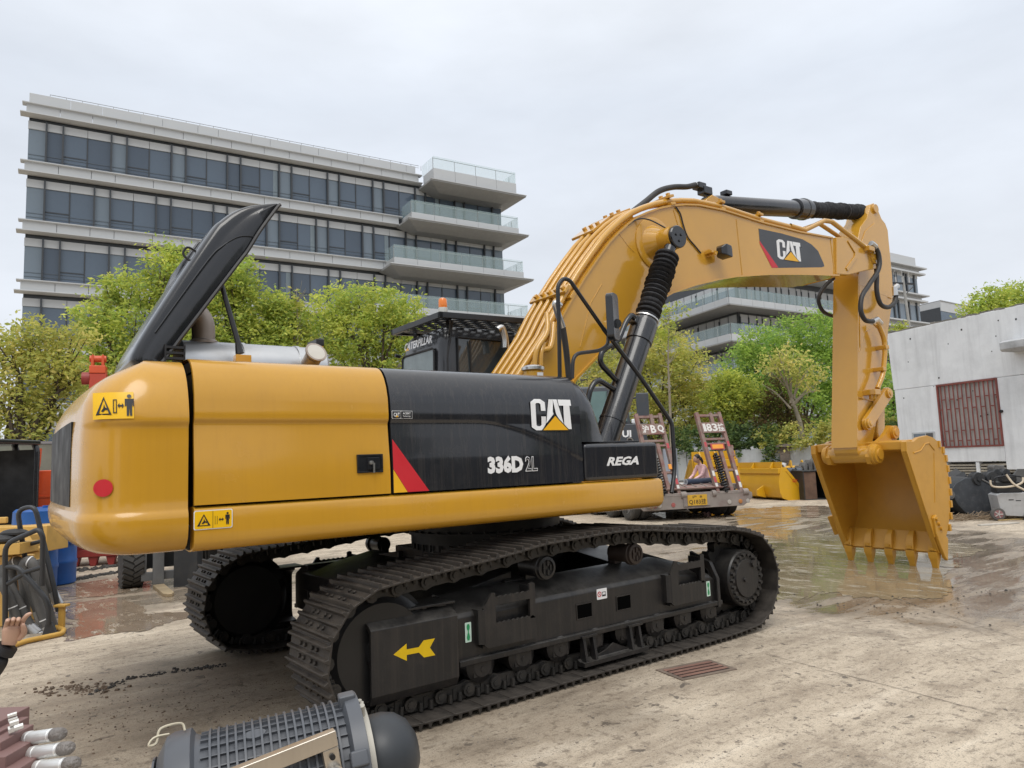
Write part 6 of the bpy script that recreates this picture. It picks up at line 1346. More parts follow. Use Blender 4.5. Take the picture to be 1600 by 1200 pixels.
# local +x is the direction she faces
V = [(0,0,.92),(.06,0,1.15),(.14,0,1.36),(.17,0,1.44),(.24,0,1.52),(.15,.17,1.37),(.30,.22,1.14),(.52,.14,1.02),(.15,-.17,1.37),(.28,-.22,1.13),(.50,-.12,1.03),(0,.10,.86),(.04,.10,.48),(-.02,.10,.06),(.12,.10,.03),(0,-.10,.86),(.0,-.11,.48),(-.06,-.11,.06),(.08,-.11,.03)]
E_ = [(0,1),(1,2),(2,3),(3,4),(2,5),(5,6),(6,7),(2,8),(8,9),(9,10),(0,11),(11,12),(12,13),(13,14),(0,15),(15,16),(16,17),(17,18)]
Rr = [.15,.135,.135,.055,.055,.065,.048,.038,.065,.048,.038,.10,.07,.05,.045,.10,.07,.05,.045]
skin_body("body", V, E_, Rr, PINK, PR)
legs = MB(); 
for s in (1,-1): legs.tube([(0,s*.10,.95),(.04,s*.10,.50),(-.03,s*.105,.05)], [.125,.088,.07], 12)
legs.tube([(0,0,.98),(0,0,.86)], [.17,.16], 12); obj("trousers", legs, TROU, PR, smooth=60)
hd_ = MB(); hd_.sph((.285,0,1.60), .10, 14, 10, (1.05,.88,1.15)); hd_.sph((.39,0,1.585), .018, 6, 5); hd_.sph((.285,.09,1.59), .022, 6, 5); hd_.sph((.285,-.09,1.59), .022, 6, 5); hd_.tube([(.18,0,1.44),(.25,0,1.54)], .05, 10)
obj("head", hd_, SKN, PR, smooth=60)
for s in (1,-1):
    hnd = MB(); c = Vector((.55, s*.13, .995)); hnd.sph(c, .04, 8, 6, (1.2,.8,.5))
    for k in range(4): hnd.tube([c+Vector((.03,(k-1.5)*.018,0)), c+Vector((.075-.006*abs(k-1.5),(k-1.5)*.02,-.012)), c+Vector((.10-.008*abs(k-1.5),(k-1.5)*.02,-.03))], .0085, 6)
    hnd.tube([c+Vector((.0,s*-.03,0)), c+Vector((.04,s*-.05,-.01))], .009, 6); obj("hand", hnd, SKN, PR, smooth=60)
eye = MB()
for s in (1,-1): eye.sph((.378,s*.035,1.612), .009, 6, 5)
obj("eye", eye, KPR, PR, kind="stuff"); obj("mouth", MB().box(.377,.384,-.02,.02,1.545,1.552), mat("lip_red", (.35,.10,.09), .5), PR)
hr_ = MB(); hr_.sph((.262,0,1.635), .107, 14, 9, (1.0,.97,1.0)); hr_.sph((.15,0,1.60), .055, 10, 7); hr_.tube([(.13,0,1.60),(.09,0,1.52),(.09,0,1.44)], [.04,.035,.012], 8); obj("hair", hr_, HAIR, PR, smooth=60)
# things lying on the trailer deck
def on_deck(x, y, z=.78): # trailer local -> world
    c, s = cos(radians(-23)), sin(radians(-23)); return Vector((10.40+c*x-s*y, 7.52+s*x+c*y, z))
rl = empty("roll", on_deck(1.9,.75,.88), radians(-10), "dark blue roll of sheeting lying on the trailer deck in front of the woman", "roll"); obj("roll_body", MB().cyl((-.45,0,.0),(.45,0,0),.085,n=18), mat("navy_sheeting", (.035,.05,.085), .5, var=.2), rl, smooth=30); obj("roll_end", MB().lathe([(0,.085),(.004,.08),(.004,.05),(0,.045)], (-.452,0,0), (-1,0,0), 18), mat("pale_end", (.4,.42,.45), .5), rl)
tp = MB(); tp.grid(lambda u, v: (-.5+u*1.0, -.25+v*.5, .02+.05*abs(sin(u*7+v*3))*(1-abs(2*u-1)**3)), 14, 8); tp.grid(lambda u, v: (-.5+u*1.0, -.25+v*.5, 0), 14, 8, True)
tag_ = link("folded_tarpaulin", tp.mesh("folded_tarpaulin", mat("olive_tarp", (.26,.29,.17), .8, var=.2), smooth=40), None, on_deck(.95,1.5,.80), radians(-18), "folded pale green tarpaulin lying on the trailer deck by the woman", "tarpaulin")
pg = MB(); pg.box(-.3,.3,-.2,.2,0,.03); pg.box(-.1,.25,-.15,.1,.03,.045); link("paper_sheets", pg.mesh("paper_sheets", mat("white_paper", (.62,.62,.60), .8), smooth=0), None, on_deck(1.35,.95,.80), radians(-30), "white paper sheets on the trailer deck under her hands", "paper")
# ------------------------------------------------------------------ wheel loader / dozer behind the trailer
dz = atd(955,740,22.5); DZ = empty("bulldozer", (dz.x,dz.y,-.1), radians(-38), "charcoal machine with glazed cab and white lettering behind the boom cylinder", "bulldozer")   # local -y faces the camera
CHC = mat("charcoal_paint", (.055,.062,.072), .4, var=.1, dirt=.2); ORP = mat("machine_orange", (.62,.28,.03), .45, var=.1)
mb = MB(); mb.box(-1.2,1.15,0,2.6,.45,1.62); obj("rear_body", mb, ORP, DZ, bevel=.05); obj("rear_panel", MB().box(-1.22,1.17,-.06,0,1.74,2.35).box(-1.22,1.17,-.06,0,1.60,1.68), CHC, DZ, bevel=.02)
obj("rear_hood", MB().box(-1.15,1.1,0,2.2,1.62,2.33), CHC, DZ, bevel=.05)
obj("name_lettering", place(text_mb("SHANTUI", 1.30, .19, bold=.04), (-.62,-.062,2.0), (1,0,0), (0,0,1), .003), WHT, DZ, smooth=0); obj("rear_stripe", MB().box(-1.22,1.17,-.075,-.061,1.68,1.735), ORP, DZ)
for x in (.15,.62): obj("grab_handle", MB().tube(arc3 := [Vector((x+.15*cos(a*pi/8), -.10, 1.72+.26*sin(a*pi/8))) for a in range(9)], .022, 6), STEEL, DZ, smooth=60)
DZ.scale = (1,1,1.17)
cb_ = MB(); cb_.hexa([(-.98,.5,2.33),(.78,.5,2.33),(.78,2.2,2.33),(-.98,2.2,2.33),(-.88,.6,3.45),(.68,.6,3.45),(.68,2.1,3.45),(-.88,2.1,3.45)]); obj("dozer_cab", cb_, CHC, DZ, bevel=.06)
obj("cab_window", MB().hexa([(-.62,.46,2.45),(.66,.46,2.45),(.66,.62,2.45),(-.62,.62,2.45),(-.55,.54,3.30),(.60,.54,3.30),(.60,.68,3.30),(-.55,.68,3.30)]), mat("cab_glass_green", (.10,.17,.16), .05, var=.1, spec=.7, rvar=0), DZ); obj("window_post", MB().box(.05,.12,.44,.50,2.45,3.3), CHC, DZ)
obj("side_mirror", MB().box(.95,1.35,.3,.36,2.55,3.2), CHC, DZ, bevel=.04); obj("mirror_arm", MB().tube([(.7,.6,3.0),(1.0,.4,3.1)], .025, 6), CHC, DZ); obj("rear_lamp", MB().box(.78,.95,.35,.45,2.38,2.50), WHT, DZ, bevel=.02)
for s in (-1.45,1.05):
    tk_ = MB(); tk_.pxy([(0,0)]*0 or [(s,0),(s+.5,0),(s+.5,3),(s,3)], .12, .95); obj("dozer_track", tk_, TRKD, DZ, bevel=.1)
    # grousers on the track ends
    tg = MB()
    for k in range(5): tg.box(s-.02,s+.52,-.04,.01,.2+k*.16,.24+k*.16)
    obj("grouser", tg, TRK, DZ, kind="stuff")
# ------------------------------------------------------------------ yellow loader buckets by the wall
LBY = mat("bucket_yellow", (.64,.35,.012), .35, var=.08, scale=2, dirt=.2, dcol=(.35,.2,.05), coat=.2)
def loader_bucket(label, loc, rz, wdt, sc=1.0, group="yellow loader buckets by the yard wall"):
    r = empty("loader_bucket", loc, rz, label, "bucket", group)     # back of the bucket faces -y, opening +y up
    pr = [(0.55,.02),(.30,.0),(.08,.08),(0,.28),(-.02,.55),(.06,.82),(.12,.95)]
    inn = [(y+.035, z+.03) for y, z in pr]
    b = MB(); b.loft([[Vector((x*1.0, y*sc, z*sc)) for y, z in pr]+[Vector((x, y*sc, z*sc)) for y, z in inn[::-1]] for x in (-wdt/2, wdt/2)]); obj("shell", b, LBY, r, fix=True, smooth=40)
    for x in (-wdt/2-.03, wdt/2):
        e = MB(); e.prism([(x, y*sc, z*sc) for y, z in ((-.03,.55),(-.02,.26),(.07,.05),(.30,-.03),(1.02,.0),(1.0,.10),(.26,.98),(.10,1.0))], (.03,0,0)); obj("side_plate", e, LBY, r, fix=True, bevel=.008)
        e = MB(); e.prism([(x-.01*(x<0), .93*sc, .05*sc),(x-.01*(x<0), .99*sc,.10*sc),(x-.01*(x<0), .30*sc,.92*sc),(x-.01*(x<0), .24*sc,.88*sc)], (.05,0,0)); obj("edge_strip", e, LBY, r, fix=True)
    obj("cutting_edge", MB().box(-wdt/2,wdt/2,.55*sc,1.08*sc,-.01,.03), LBY, r, bevel=.005); obj("top_rail", MB().box(-wdt/2,wdt/2,.0,.20*sc,.80*sc,.97*sc), LBY, r, bevel=.02)
    obj("spill_guard", MB().box(-wdt/2,wdt/2,.12*sc,.15*sc,.98*sc,1.16*sc), LBY, r)
    for k in range(3): x = -wdt*.35+k*wdt*.35; obj("gusset", MB().prism([(x,-.02*sc,.97*sc),(x,.11*sc,1.16*sc),(x,.11*sc,.97*sc)], (.05,0,0)), LBY, r, fix=True, bevel=.004)
    for x in (-wdt*.2, wdt*.2): obj("hinge_lug", MB().prism([(x,-.25*sc,.30*sc),(x,-.25*sc,.12*sc),(x,.05*sc,.05*sc),(x,.02*sc,.45*sc)], (.07,0,0)), LBY, r, fix=True, bevel=.01)
    for x in (-wdt*.33,): obj("skid_foot", MB().box(x,x+.5,-.05,.3,-.02,.10), LBY, r, bevel=.01)
    return r
p = atd(1240,770,25.6)+Vector((.11,1.74,0)); lb1 = loader_bucket("wide bright yellow loader bucket lying just right of the trailer", (p.x,p.y,-.08), radians(-112), 3.3, 1.15)
xz_l = place(text_mb("CAT", .20, .12, bold=.03), (1.70,.50,.62), (0,1,-.25), (0,.25,1), .003); obj("cat_mark", xz_l, RPR, lb1, smooth=0)
p = atd(1120,735,25.2); lb2 = loader_bucket("tall yellow bucket plate leaning behind the woman at the trailer", (p.x,p.y,-.08), radians(-30), 1.6, 1.55)
p = atd(1242,750,28.4); xb = empty("excavator_bucket", (p.x,p.y,-.1), radians(-40), "yellow digging bucket with two hinge lugs, opening towards us by the wall", "bucket")
b = MB(); b.loft([[Vector((x,y,z)) for y, z in ((0,.02),(.5,.0),(.85,.25),(.9,.7),(.6,1.02),(.1,1.05))]+[Vector((x,y-.03,z-.0)) for y, z in ((.1,1.0),(.57,.97),(.85,.68),(.80,.28),(.48,.06),(0,.06))] for x in (-.8,.8)]); obj("shell", b, LBY, xb, fix=True, smooth=40)
for x in (-.84,.8): obj("side_plate", MB().prism([(x,0,.0),(x,.5,-.01),(x,.88,.25),(x,.93,.7),(x,.62,1.06),(x,.1,1.08),(x,-.05,.95)], (.04,0,0)), LBY, xb, fix=True)
obj("top_pipe", MB().cyl((-.84,.1,1.06),(.84,.1,1.06),.09,n=14), LBY, xb, smooth=30)
for x in (-.12,.32): obj("hinge_lug", MB().prism([(x,-.05,1.10),(x,.0,1.34),(x,.10,1.36),(x,.38,1.08)], (.06,0,0)), LBY, xb, fix=True, bevel=.01)
# ------------------------------------------------------------------ black junk beside them
JK = mat("junk_dark_steel", (.035,.037,.040), .55, metal=.3, var=.3, dirt=.5, dcol=(.10,.085,.07), dscale=4); RUS = mat("rusty_plate", (.13,.075,.05), .8, var=.35, dirt=.5, dcol=(.05,.04,.035)); GRYJ = mat("junk_grey", (.13,.125,.12), .7, var=.3, dirt=.4, dcol=(.06,.055,.05))
p = atd(1246,772,26.2); r = empty("track_roller_frame", (p.x,p.y,-.1), radians(-35), "dark ribbed machine casing tilted against the yellow bucket", "machine part")
M = Matrix.Translation((0,0,.10)) @ Matrix.Rotation(radians(28),4,'Y'); obj("casing", MB().box(-.5,.5,0,.5,.1,.85).xf(M), JK, r, bevel=.04)
for i in range(2):
    for k in range(4): obj("rib", MB().box(-.32+i*.38,-.12+i*.38,-.04,0,.22+k*.14,.28+k*.14).xf(M), GRYJ, r, bevel=.01)
p = atd(1268,735,26.8); r = empty("track_chain", (p.x,p.y,-.1), radians(-35), "pile of dusty grey track links on top of the black casing", "track links")
for i in range(7):
    x = -.55+i*.19; z = .95+.22*sin(i*.55); obj("track_link", MB().prism([(x,-.2,z-.25),(x+.12,-.2,z-.25),(x+.15,-.2,z+.12),(x+.06,-.2,z+.24),(x-.02,-.2,z+.10)], (0,.45,0)), GRYJ, r, fix=True, bevel=.025)
obj("rollers", MB().cyl((-1.0,-.2,.98),(-.75,-.2,.98),.13,n=14).cyl((-.68,-.2,.98),(-.5,-.2,.98),.13,n=14), mat("blue_grey_roller", (.06,.075,.10), .5, var=.2), r, kind="stuff"); obj("support", MB().box(-.7,.7,-.1,.3,0,.70), JK, r, bevel=.03)
p = atd(1284,775,25.3); r = empty("steel_box", (p.x,p.y,-.1), radians(-33), "open black steel box with rusty side standing on the ground", "box")
obj("shell", MB().box(-.62,.72,0,.03,0,1.0) if False else MB().box(-.62,-.58,0,.9,0,.98).box(-.58,.70,.87,.90,0,.98).box(-.58,.70,0,.87,0,.03).box(-.64,.74,-.02,.9,.98,1.02), JK, r, bevel=.006); obj("rusty_side", MB().box(-.575,-.15,.02,.06,.03,.97), RUS, r); obj("inner_wall", MB().box(.30,.34,0,.87,.03,.98), JK, r)
p = atd(1312,775,25.2); r = empty("welded_stand", (p.x,p.y,-.1), radians(-33), "small dark welded frame half hidden behind the digging bucket", "frame")
for x in (-.4,0,.4): obj("upright", MB().box(x-.05,x+.05,0,.1,0,.85), JK, r)
for z in (.1,.45,.8): obj("rail", MB().box(-.45,.45,-.02,.0,z,z+.08), GRYJ, r)
p = atd(1300,735,27.4); r = empty("steel_plate", (p.x,p.y,-.1), radians(-35), "big black plate leaning behind the track links", "plate"); obj("plate_face", MB().prism([(-1.0,0,.0),(1.4,0,.0),(1.4,0,1.7),(-.3,0,1.15)], (0,.05,0)), JK, r, fix=True)
p = atd(1232,768,27.2); r = empty("timber_offcut", (p.x,p.y,-.05), radians(-20), "brown timber offcut on the ground under the dark casing", "timber"); obj("board", MB().box(-.55,.6,-.12,.12,0,.16), RUS, r, bevel=.01)
p = atd(1218,725,28.6); r = empty("hydraulic_motor", (p.x,p.y,-.1), 0, "rusty motor block with white cap between the yellow buckets", "motor"); obj("motor_body", MB().cyl((0,0,.3),(.05,.0,1.2),.16,n=12).box(-.2,.2,-.15,.15,.0,.9), RUS, r, bevel=.02); obj("white_cap", MB().cyl((.1,-.1,1.12),(.14,-.12,1.26),.09,n=10), WHT, r)
# ------------------------------------------------------------------ scrap heap by the white building
def px(u, v, dep): q = atd(u, v, dep); return q
q = px(1533,790,17.1); r = empty("scrap_bucket", (q.x,q.y,-.1), radians(-48), "big scuffed black excavator bucket lying on its side in the scrap heap", "bucket")
bs_ = [(-.62,.62),(-.5,.80),(-.28,.93),(.0,.93),(.9,.34),(.62,.12),(.42,.0),(-.05,-.02),(-.35,.12),(-.50,.32)]
obj("side_plate", MB().prism([(x,0,z) for x, z in bs_], (0,.05,0)), mat("scuffed_black", (.06,.066,.075), .5, metal=.3, var=.25, dirt=.45, dcol=(.16,.16,.165), dscale=9), r, fix=True, bevel=.01); obj("shell", MB().loft([[Vector((x,y,z)) for x, z in bs_] for y in (.06,1.3)]), JK, r, fix=True, smooth=30)
obj("rim_edge", MB().tube([(.02,-.005,.92),(.9,-.005,.34)], .02, 6), GRYJ, r); obj("pin_boss", MB().cyl((-.66,-.04,.55),(-.66,.25,.55),.11,n=16).cyl((-.66,-.06,.55),(-.66,-.03,.55),.07,n=12), GRYJ, r, smooth=30)
def roller_pair(label, u, v, dep, ang):
    q = px(u, v, dep); r = empty("track_rollers", (q.x,q.y,-.1), radians(ang), label, "rollers"); z = q.z+.1
    for k in range(2): b = MB(); y = k*.34; b.lathe([(-.10,.08),(-.10,.15),(-.05,.16),(-.03,.12),(.03,.12),(.05,.16),(.10,.15),(.10,.08)], (.33*k,-.05+y*.3,z), (.35,-1,0), 20); b.cyl((.33*k+.03,-.17+y*.3,z),(.33*k-.03,.1+y*.3,z),.06,n=10); obj("roller", b, JK, r, smooth=30)
    obj("roller_bracket", MB().box(-.1,.5,.0,.18,z-.22,z-.10).box(-.05,.05,.05,.15,0,z-.2).box(.35,.45,.05,.15,0,z-.2), JK, r)
roller_pair("pair of worn track rollers lying on the black scrap bucket", 1524,748,17.3,-48); roller_pair("pair of dark track rollers high on the scrap heap below the vent", 1551,742,19.2,-35)
q = px(1556,733,19.6); r = empty("engine_part", (q.x,q.y,-.1), radians(-40), "grey casting perched on the scrap heap in front of the vent slats", "casting"); z = q.z+.1; obj("casting_body", MB().box(-.12,.18,-.1,.15,z-.14,z+.10).cyl((-.05,-.12,z+.02),(-.05,.15,z+.02),.10,n=12).box(-.06,.06,-.05,.05,0,z-.14), GRYJ, r, bevel=.02)
q = px(1512,750,19.4); r = empty("rusty_sheet", (q.x,q.y,-.1), radians(-48), "bent rusty brown steel sheet on top of the scrap heap", "sheet"); z = q.z+.1
obj("sheet", MB().grid(lambda u, v: (-1.0+2.0*u, -.1+.9*v, z-.28+.34*sin(min(1,u*1.5)*pi*.62)+.05*sin(v*5)), 14, 5).grid(lambda u, v: (-1.0+2.0*u, -.1+.9*v, z-.30+.34*sin(min(1,u*1.5)*pi*.62)+.05*sin(v*5)), 14, 5, True), RUS, r, smooth=40); obj("prop", MB().box(-.8,-.6,.2,.4,0,z-.2).box(.6,.8,.2,.4,0,z-.1), JK, r)
q = px(1497,785,18.0); r = empty("scrap_pile", (q.x,q.y,-.1), radians(-48), "heap of black rubber and steel scrap behind the digging bucket", "scrap heap"); rs = random.Random(12)
hp_ = MB()
for i in range(70):
    x = rs.uniform(-1.0,1.1); y = rs.uniform(-.1,1.3); z = rs.uniform(.02,.9)*(1-abs(x)*.35); a, b_, c = rs.uniform(.06,.3), rs.uniform(.06,.22), rs.uniform(.03,.14)
    M = Matrix.Translation((x,y,z)) @ Matrix.Rotation(rs.uniform(0,3),4,'Z') @ Matrix.Rotation(rs.uniform(-.8,.8),4,'X') @ Matrix.Rotation(rs.uniform(-.8,.8),4,'Y'); hp_.join(MB().box(-a,a,-b_,b_,-c,c), M)
obj("scrap_pieces", hp_, JK, r, kind="stuff"); obj("heap_core", MB().sph((0,.6,.0), 1.0, 14, 8, (1.0,.6,.7)), KPR, r)
for i in range(5): x = -.8+.35*i; obj("rubber_flap", MB().prism([(x,-.15,.05+.1*(i%2)),(x+.45,-.1,.15),(x+.30,-.05,.30+.1*(i%3)),(x+.05,-.08,.25)], (0,.03,.01)), mat("dusty_rubber", (.045,.043,.04), .8, var=.3, dirt=.5, dcol=(.14,.12,.10)), r, fix=True)
q = px(1592,770,18.2); r = empty("steel_hopper", (q.x,q.y,-.1), radians(-40), "dark sheet steel hopper at the right edge behind the silver machine", "hopper")
obj("hopper_body", MB().hexa([(-.6,0,0),(1.4,0,0),(1.4,1.0,0),(-.6,1.0,0),(-.25,-.1,.72),(1.4,-.1,.72),(1.4,1.1,.72),(-.25,1.1,.72)]), JK, r, bevel=.01); obj("hopper_lid", MB().prism([(-.30,-.12,.74),(-.02,-.12,1.06),(1.4,-.12,1.02),(1.4,-.12,.74)], (0,.06,0)), mat("dusty_sheet", (.10,.10,.10), .6, metal=.3, var=.2, dirt=.5, dcol=(.17,.16,.15)), r, fix=True)
# silver engine unit with wheels
q = px(1577,805,16.2); GN = empty("pressure_washer", (q.x,q.y,-.1), radians(-52), "silver wheeled machine casing with hose coil and red-hubbed wheels", "machine")
SLV = mat("dull_silver", (.47,.475,.48), .45, metal=.25, var=.12, dirt=.4, dcol=(.24,.22,.2))
cas = [(-.16,.20),(-.20,.56),(-.12,.60),(.42,.60),(.90,.34),(.90,.10),(.74,.06),(.70,.18),(.62,.29),(.50,.34),(.38,.29),(.30,.14),(.28,.08),(-.05,.10)]
obj("casing", MB().prism([(x,0,z) for x, z in cas], (0,.55,0)), SLV, GN, fix=True, bevel=.012); obj("dark_opening", MB().prism([(x,.03,z) for x, z in ((.30,.12),(.38,.28),(.50,.33),(.62,.28),(.70,.16),(.72,.06))], (0,.45,0)), KPR, GN, fix=True)
obj("vent_cut", MB().box(.02,.12,-.003,0,.44,.46).box(.16,.26,-.003,0,.42,.44), KPR, GN)
tyre_m = MB(); tyre_m.lathe([(-.05,.09),(-.05,.13),(-.03,.145),(.03,.145),(.05,.13),(.05,.09)], (-.24,-.05,.145), (0,1,0), 22); WHl = obj("wheel", tyre_m, mat("grey_tyre", (.10,.095,.09), .8), GN, smooth=30); hb_ = MB(); hb_.lathe([(-.055,0),(-.055,.09),(.04,.09),(.04,0)], (-.24,-.05,.145), (0,1,0), 18); obj("hub", hb_, mat("faded_red_hub", (.30,.14,.14), .6, var=.3), WHl)
rm_ = MB()
for i in range(5): a = 2*pi*i/5; rm_.tube([(-.24,-.108,.145),(-.24+.085*cos(a),-.108,.145+.085*sin(a))], .012, 5)
obj("wheel_spoke", rm_, mat("pale_spoke", (.45,.42,.40), .6), WHl, kind="stuff")
obj("wheel_arch", MB().tube([(.30,-.02,.05),(.36,-.03,.14),(.46,-.03,.20),(.60,-.03,.20)], .035, 8), GRYJ, GN); obj("engine_block", MB().box(-.15,.35,.1,.5,.6,.85).box(-.05,.25,.05,.3,.85,.98), JK, GN, bevel=.02); obj("frame_bars", MB().tube(round_path([(-.2,0,.62),(-.22,0,.95),(.1,0,1.0),(.35,.0,.95),(.38,0,.62)],.06), .018, 6), KPR, GN)
hc = empty("hose_coil", GN.location+Vector((0,0,.82)), radians(-52), "coil of cream coloured hose hanging on the silver machine", "hose"); cm = mat("cream_hose", (.55,.47,.36), .6, var=.15)
obj("hose_loop", MB().tube(smooth_path([(-.32,-.06,.08),(-.30,-.08,-.05),(-.1,-.10,-.08),(.15,-.10,-.05),(.30,-.08,.02),(.33,-.05,.12)],5), .022, 8), cm, hc, smooth=60); obj("hose_tail", MB().tube(smooth_path([(.0,-.08,.20),(.12,-.12,-.02),(.35,-.14,-.18),(.62,-.14,-.34),(.95,-.12,-.48)],5), .022, 8), cm, hc, smooth=60)
# brush, planks and litter on the ground in front of the scrap
BRS = mat("dry_twigs", (.27,.20,.13), .9, var=.35); q = at(1535,812,-.1); tw = MB(); rs = random.Random(3)
for i in range(260):
    x = rs.gauss(0,.8); y = rs.gauss(0,.16); a = rs.gauss(.2,.5); l = rs.uniform(.15,.6); z = abs(rs.gauss(0,.05)); tw.tube([(x,y,z),(x+l*.5*cos(a),y+l*.5*sin(a),z+rs.uniform(0,.06)),(x+l*cos(a),y+l*sin(a),max(.01,z+rs.uniform(-.03,.10)))], rs.uniform(.003,.008), 3)
link("dry_brush", tw.mesh("dry_brush", BRS, smooth=0), None, (q.x,q.y,-.095), radians(-38), "long heap of dry twigs and straw on the ground before the scrap", "brush", None, "stuff")
for (u0,v0,u1,v1,w,c,lab) in ((1530,822,1592,818,.09,(.50,.47,.42),"pale splintered plank on the ground by the dry twigs"),(1560,814,1598,812,.03,(.46,.33,.14),"thin yellowish pole on the ground beside the silver machine"),(1484,808,1500,806,.08,(.48,.42,.33),"short pale board lying beside the bucket on the right")):
    a, b_ = at(u0,v0,-.1), at(u1,v1,-.1); d = b_-a; pk = MB(); n = 6; pts = [(0,-w/2)]+[(d.length*i/n, -w/2+rs.uniform(-.02,.02)) for i in range(1,n)]+[(d.length,-w*.3),(d.length,w*.3)]+[(d.length*i/n, w/2+rs.uniform(-.02,.02)) for i in range(n-1,0,-1)]+[(0,w/2)]
    pk.pxy(pts, 0, .025); link("plank", pk.mesh("plank", mat("wood_%d" % u0, c, .85, var=.2, streak=.3), fix=True, smooth=0), None, (a.x,a.y,-.095), atan2(d.y,d.x), lab, "plank")
q = at(1594,806,-.1); link("sandbag", MB().sph((0,0,.12), .22, 12, 8, (1.3,.8,.6)).mesh("sandbag", mat("beige_sack", (.38,.30,.22), .9, var=.2, bump=.3)), None, (q.x,q.y,-.1), .4, "beige lump of a sack at the right edge beside the plank", "sack")
# ------------------------------------------------------------------ left side of the yard
BLU_ = mat("blue_drum_plastic", (.012,.09,.33), .4, var=.15, dirt=.25, dcol=(.03,.06,.16))
p = at(93,922,0); br_ = empty("barrel", (p.x-.30,p.y+.30,0), 0, "tall blue plastic drum standing behind the tail of the machine", "drum")
b = MB(); b.lathe([(0,.27),(.02,.295),(.30,.30),(.32,.31),(.36,.31),(.38,.30),(.80,.30),(.82,.31),(.86,.31),(.88,.30),(1.16,.29),(1.20,.25),(1.20,0)], (0,0,0), (0,0,1), 32); obj("drum_body", b, BLU_, br_, smooth=35)
obj("drum_bung", MB().cyl((.12,0,1.2),(.12,0,1.235),.04,n=10), BLU_, br_); obj("drum_mark", MB().box(-.13,.02,-.305,-.300,.60,.66).box(-.10,-.07,-.305,-.300,.70,.76), mat("drum_ink", (.01,.03,.12), .5), br_, kind="stuff")
br2 = dup(br_, None, (p.x+.0,p.y+.78,0), 1.0, "second blue drum half hidden behind the first one"); br_["group"] = br2["group"] = "blue drums"
# red digging bucket lying behind the drum
RED = mat("excavator_red", (.46,.055,.028), .45, var=.1, dirt=.25, dcol=(.22,.06,.04)); RED2 = mat("orange_red_paint", (.60,.085,.025), .4, var=.08)
DRED = mat("deep_red_paint", (.25,.03,.025), .5, var=.15, dirt=.3, dcol=(.10,.03,.02))
p = at(152,884,0); rb_ = empty("excavator_bucket", (p.x,p.y,0), radians(-26), "dark red digging bucket with stubby teeth resting on the ground behind the drum", "bucket")
obj("shell", MB().loft([[Vector((x,y,z)) for y, z in ((0,.16),(.10,.16),(.75,.30),(.95,.70),(.75,1.0),(.0,.95),(-.05,.45))] for x in (-.75,.62)]), DRED, rb_, fix=True, bevel=.02)
for i in range(5): x = -.68+i*.305; obj("tooth", MB().prism([(x-.07,-.03,.34),(x+.07,-.03,.34),(x+.085,-.03,.16),(x+.045,-.03,.0),(x-.045,-.03,.0),(x-.085,-.03,.16)], (0,.12,0)), DRED, rb_, fix=True, bevel=.012)
obj("lip", MB().box(-.76,.63,-.06,.12,.17,.30), DRED, rb_, bevel=.01)
# red machine arm rising behind the counterweight, and the red machine body
ag = atd(151,577,18.5); AR_ = empty("red_excavator", (ag.x,ag.y,0), radians(-15), "red excavator whose folded arm knuckle rises behind the yellow counterweight", "excavator"); zt = ag.z
obj("arm", MB().prism([(-.22,0,.6),(.30,0,.6),(.22,0,zt-.10),(-.16,0,zt-.10)], (0,.36,0)), RED, AR_, bevel=.02, fix=True); obj("arm_head", MB().box(-.17,.20,-.02,.38,zt-.10,zt+.10), RED2, AR_, bevel=.02)
for x in (-.13,.10): obj("fork_lug", MB().prism([(x,.0,zt+.10),(x+.06,.0,zt+.10),(x+.06,.0,zt+.34),(x+.03,.0,zt+.40),(x,.0,zt+.34)], (0,.22,0)), RED2, AR_, fix=True, bevel=.01)
obj("knuckle_pin", MB().cyl((-.17,.10,zt+.28),(.20,.10,zt+.28),.085,n=14), RED2, AR_, smooth=30); obj("pin_cap", MB().cyl((-.34,.15,zt-.22),(-.16,.15,zt-.22),.16,n=18), DRED, AR_, smooth=30); obj("track_base", MB().box(-1.2,1.4,-.4,1.8,.0,.7), TRKD, AR_, bevel=.1); obj("red_body", MB().box(-1.0,1.2,-.3,1.7,.75,1.6), RED, AR_, bevel=.1)
p = atd(66,760,13.2); RM = empty("red_machine", (p.x,p.y,0), radians(-36), "orange-red machine hood with slotted vent and slanting lever at the far left", "machine"); k = 13.2/1133
zt = atd(66,735,13.2).z
obj("hood", MB().prism([(-.17,0,1.05),(-.17,0,zt-.12),(-.08,0,zt),(.60,0,zt),(.60,0,1.05)], (0,.9,0)), RED2, RM, bevel=.02, fix=True); obj("lower_hood", MB().box(-.18,.60,-.04,.9,.55,1.05), RED2, RM, bevel=.02); obj("undercarriage", MB().box(-.3,.15,0,.5,0,.55), TRKD, RM, bevel=.05)
obj("hood_crease", MB().box(-.05,.58,-.012,0,1.30,1.33), RED2, RM); obj("filler_neck", MB().box(.08,.20,.2,.34,zt,zt+.14), RED2, RM, bevel=.01)
for i in range(3): obj("vent_slot", MB().box(-.10,.18,-.05,-.038,.70+i*.085,.75+i*.085), KPR, RM)
obj("lever", MB().tube(smooth_path([(-.14,-.05,1.08),(-.10,-.06,1.5),(-.04,-.06,zt+.10),(-.02,-.06,zt+.40)],5), .028, 8), RED2, RM, smooth=60)
